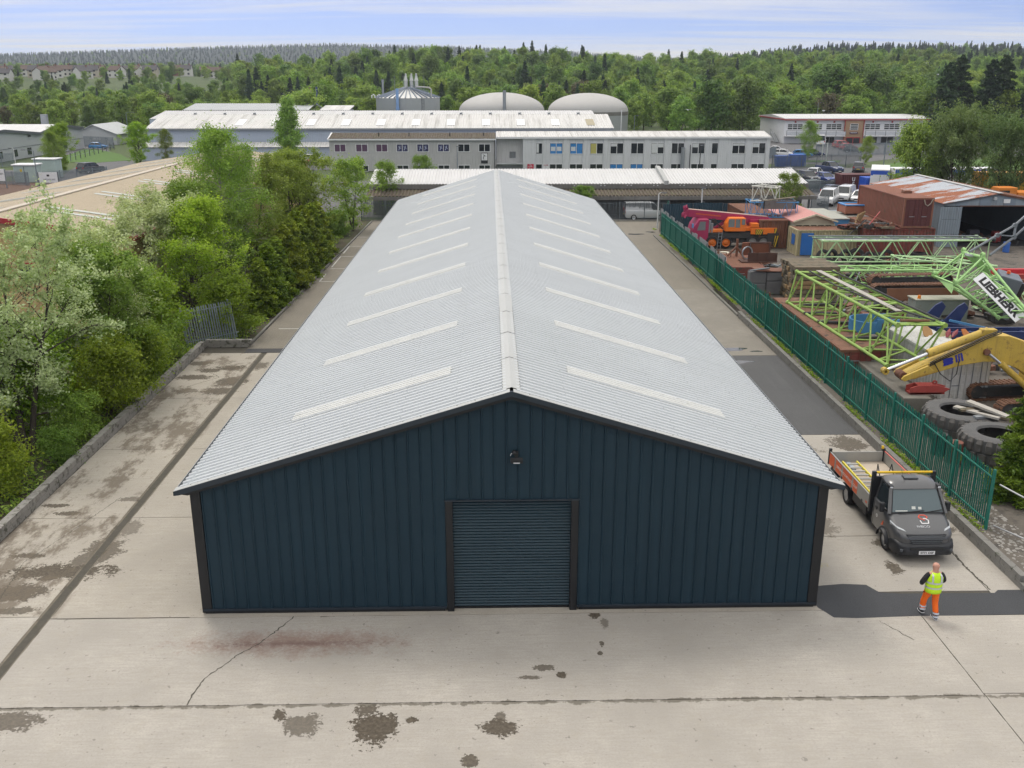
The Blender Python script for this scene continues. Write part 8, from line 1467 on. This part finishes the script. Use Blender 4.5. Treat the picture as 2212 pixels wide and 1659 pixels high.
# ================================================================ PERSON
def skin(name, V, E, mat, parent, loc=(0, 0, 0), root=0, sub=2):
    me = bpy.data.meshes.new(name); me.from_pydata([v[0] for v in V], E, []); o = obj(name, me, parent, loc); sm = o.modifiers.new('skin', 'SKIN')
    if not me.skin_vertices: 
        bm = bmesh.new(); bm.from_mesh(me); bm.verts.layers.skin.verify(); bm.to_mesh(me); bm.free()
    for i, v in enumerate(V):
        r = v[1]; s = me.skin_vertices[0].data[i]; s.radius = (r, r) if not isinstance(r, tuple) else r; s.use_root = (i == root)
    sm.use_smooth_shade = True; sm.branch_smoothing = .4; sb = o.modifiers.new('sub', 'SUBSURF'); sb.levels = sub; sb.render_levels = sub; me.materials.append(mat); return o
pe = tag(empty('person', (12.74, 24.28, 0)), 'person in yellow hi-vis vest and orange trousers walking away from us', 'person')
m_skin = P('skin', (.52, .27, .20), .55, var=.08); m_hv = P('hi_vis_yellow', (.55, .85, .02), .7, var=.06); m_ot = P('hi_vis_orange', (.85, .14, .005), .75, var=.1, scale=4); m_tape = P('reflective_tape', (.55, .58, .62), .35, .3, var=.05); m_bks = P('black_fleece', (.018, .018, .02), .9)
LF, RF = (-.13, .22, .09), (.12, -.14, .07)      # ankles: left leg forward, right leg behind
LK, RK = (-.15, .15, .50), (.12, .02, .50); LH, RH = (-.10, .02, .93), (.10, .0, .93)
LSh, RSh = (-.21, .0, 1.43), (.21, .0, 1.43); LE, RE = (-.35, .02, 1.16), (.32, .08, 1.16); LW, RW = (-.22, .22, 1.02), (.20, .27, 1.05)
body = [((0, 0, .96), (.15, .11)), ((0, .0, 1.15), (.14, .11)), ((0, .0, 1.36), (.16, .11)), ((0, .0, 1.50), .065), ((0, .02, 1.60), (.085, .095)), ((0, .025, 1.69), (.098, .115)), ((0, .02, 1.77), (.075, .09)),
        (LSh, .062), (LE, .045), (LW, .032), (RSh, .062), (RE, .045), (RW, .032), (LH, .085), (LK, .06), (LF, .042), (RH, .085), (RK, .06), (RF, .042), ((-.13, .38, .05), .035), ((.12, .01, .04), .035), ((0, .115, 1.67), .018), ((-.098, .015, 1.665), .02), ((.098, .015, 1.665), .02)]
E_ = [(0, 1), (1, 2), (2, 3), (3, 4), (4, 5), (5, 6), (2, 7), (7, 8), (8, 9), (2, 10), (10, 11), (11, 12), (0, 13), (13, 14), (14, 15), (0, 16), (16, 17), (17, 18), (15, 19), (18, 20), (5, 21), (5, 22), (5, 23)]
for wi, (W, sx) in ((9, (LW, 1)), (12, (RW, -1))):
    palm = len(body); body.append(((W[0] + sx * .05, W[1] + .07, W[2] - .02), (.038, .02))); E_.append((wi, palm))
    for f in range(4):
        a = len(body); ox = (f - 1.5) * .02; L_ = (.055, .068, .064, .05)[f]; p = body[palm][0]
        body.append(((p[0] + sx * .04, p[1] + .03 + ox * .3, p[2] + ox), .0095)); body.append(((p[0] + sx * (.04 + L_ * .6), p[1] + .02, p[2] + ox - .012), .0085)); E_ += [(palm, a), (a, a + 1)]
    a = len(body); body.append(((p[0] + sx * .005, p[1] + .03, p[2] + .045), .010)); body.append(((p[0] + sx * .035, p[1] + .045, p[2] + .055), .009)); E_ += [(palm, a), (a, a + 1)]
skin('body', body, E_, m_skin, pe)
skin('fleece', [((0, 0, 1.0), (.165, .125)), ((0, 0, 1.2), (.16, .13)), ((0, .0, 1.38), (.175, .125)), ((0, 0, 1.48), (.085, .08)), ((-.20, 0, 1.42), .088), ((-.36, .0, 1.15), .078), ((-.27, .17, 1.03), .062), ((.20, 0, 1.42), .088), ((.33, .06, 1.16), .072), ((.25, .20, 1.06), .06)], [(0, 1), (1, 2), (2, 3), (2, 4), (4, 5), (5, 6), (2, 7), (7, 8), (8, 9)], m_bks, pe)
skin('trousers', [((0, 0, 1.0), (.175, .135)), ((-.10, .03, .86), (.115, .125)), ((-.15, .15, .52), .092), ((-.135, .20, .16), .085), ((.10, .0, .86), (.115, .125)), ((.12, .02, .50), .09), ((.12, -.13, .15), .082), ((-.20, .05, .93), .06)], [(0, 1), (1, 2), (2, 3), (0, 4), (4, 5), (5, 6), (1, 7)], m_ot, pe)
def torso_ring(z, a, b_, n=20, y0=0): return [(a * math.cos(2 * math.pi * i / n), y0 + b_ * math.sin(2 * math.pi * i / n), z) for i in range(n)]
vest = MB().loft([torso_ring(z, a, b_) for z, a, b_ in ((.86, .235, .195), (.95, .24, .195), (1.08, .235, .185), (1.22, .238, .185), (1.34, .235, .175), (1.43, .19, .145), (1.49, .11, .10), (1.485, .09, .085))], cap=False); vo = vest.build('hi_vis_vest', m_hv, pe, smooth=70); so = vo.modifiers.new('solid', 'SOLIDIFY'); so.thickness = .008
for z in (1.03, 1.19): MB().loft([torso_ring(z - .026, .244, .194), torso_ring(z + .026, .244, .193)], cap=False).build('reflective_band', m_tape, vo, smooth=70)
for sx in (-1, 1): MB().loft([[(sx * x - .026, y, z), (sx * x + .026, y, z)] for x, y, z in ((.125, -.175, 1.21), (.13, -.172, 1.33), (.125, -.145, 1.42), (.10, -.06, 1.475), (.10, .06, 1.475), (.125, .15, 1.42))], cap=False, closed=False).build('shoulder_band', m_tape, vo)
for (x, y, z, q) in ((-.137, .197, .20, .09), (-.14, .185, .30, .09), (.12, -.115, .22, .088), (.12, -.13, .12, .086)): MB().loft([[(x + (q + .004) * math.cos(2 * math.pi * i / 16), y + (q + .004) * math.sin(2 * math.pi * i / 16) + dz * .35, z + dz) for i in range(16)] for dz in (-.026, .026)], cap=False).build('ankle_band', m_tape, pe, smooth=70)
for (x, y, z, pit) in ((-.13, .26, .04, .3), (.12, -.08, .02, 0.1)):
    sh = MB().loft([[(x - w_, y + d, z + h0), (x + w_, y + d, z + h0), (x + w_ * .8, y + d, z + h1), (x - w_ * .8, y + d, z + h1)] for d, w_, h0, h1 in ((-.13, .035, .0 + pit * .12, .09 + pit * .12), (-.08, .045, pit * .08, .12 + pit * .06), (.02, .048, 0, .11), (.10, .05, 0, .07), (.16, .035, .01, .05))]).build('boot', m_bks, pe, bevel=.015); MB().loft([[(x - w_ - .004, y + d, z + h0 - .012), (x + w_ + .004, y + d, z + h0 - .012), (x + w_ + .004, y + d, z + h0 + .012), (x - w_ - .004, y + d, z + h0 + .012)] for d, w_, h0 in ((-.135, .035, pit * .12), (-.08, .045, pit * .08), (.02, .048, 0), (.10, .05, 0), (.165, .035, .01))]).build('sole', m_white, sh)
for (x, y, z, w_) in ((-.07, -.128, .94, .09), (.12, -.122, .90, .05), (-.235, .03, .82, .05)): MB().box((x, y, z), (w_ * 1.3, .012, .03), M=Euler((0, .25, 0)).to_matrix()).build('pocket_flap', m_bks, pe)
# ================================================================ HAZE
hz = MB().bx(-3600, 3600, -60, 3900, -2, 150).build('haze', None); hz['kind'] = 'stuff'; hz['label'] = 'thin pale air haze over the whole valley'; hz['category'] = 'haze'
m = bpy.data.materials.new('air_haze'); m.use_nodes = True; nt = m.node_tree; nt.nodes.clear(); o_ = nt.nodes.new('ShaderNodeOutputMaterial'); pv = nt.nodes.new('ShaderNodeVolumePrincipled'); pv.inputs['Color'].default_value = (.80, .88, 1, 1); pv.inputs['Density'].default_value = .00015; pv.inputs['Anisotropy'].default_value = .2
nt.links.new(pv.outputs[0], o_.inputs['Volume']); hz.data.materials.append(m)
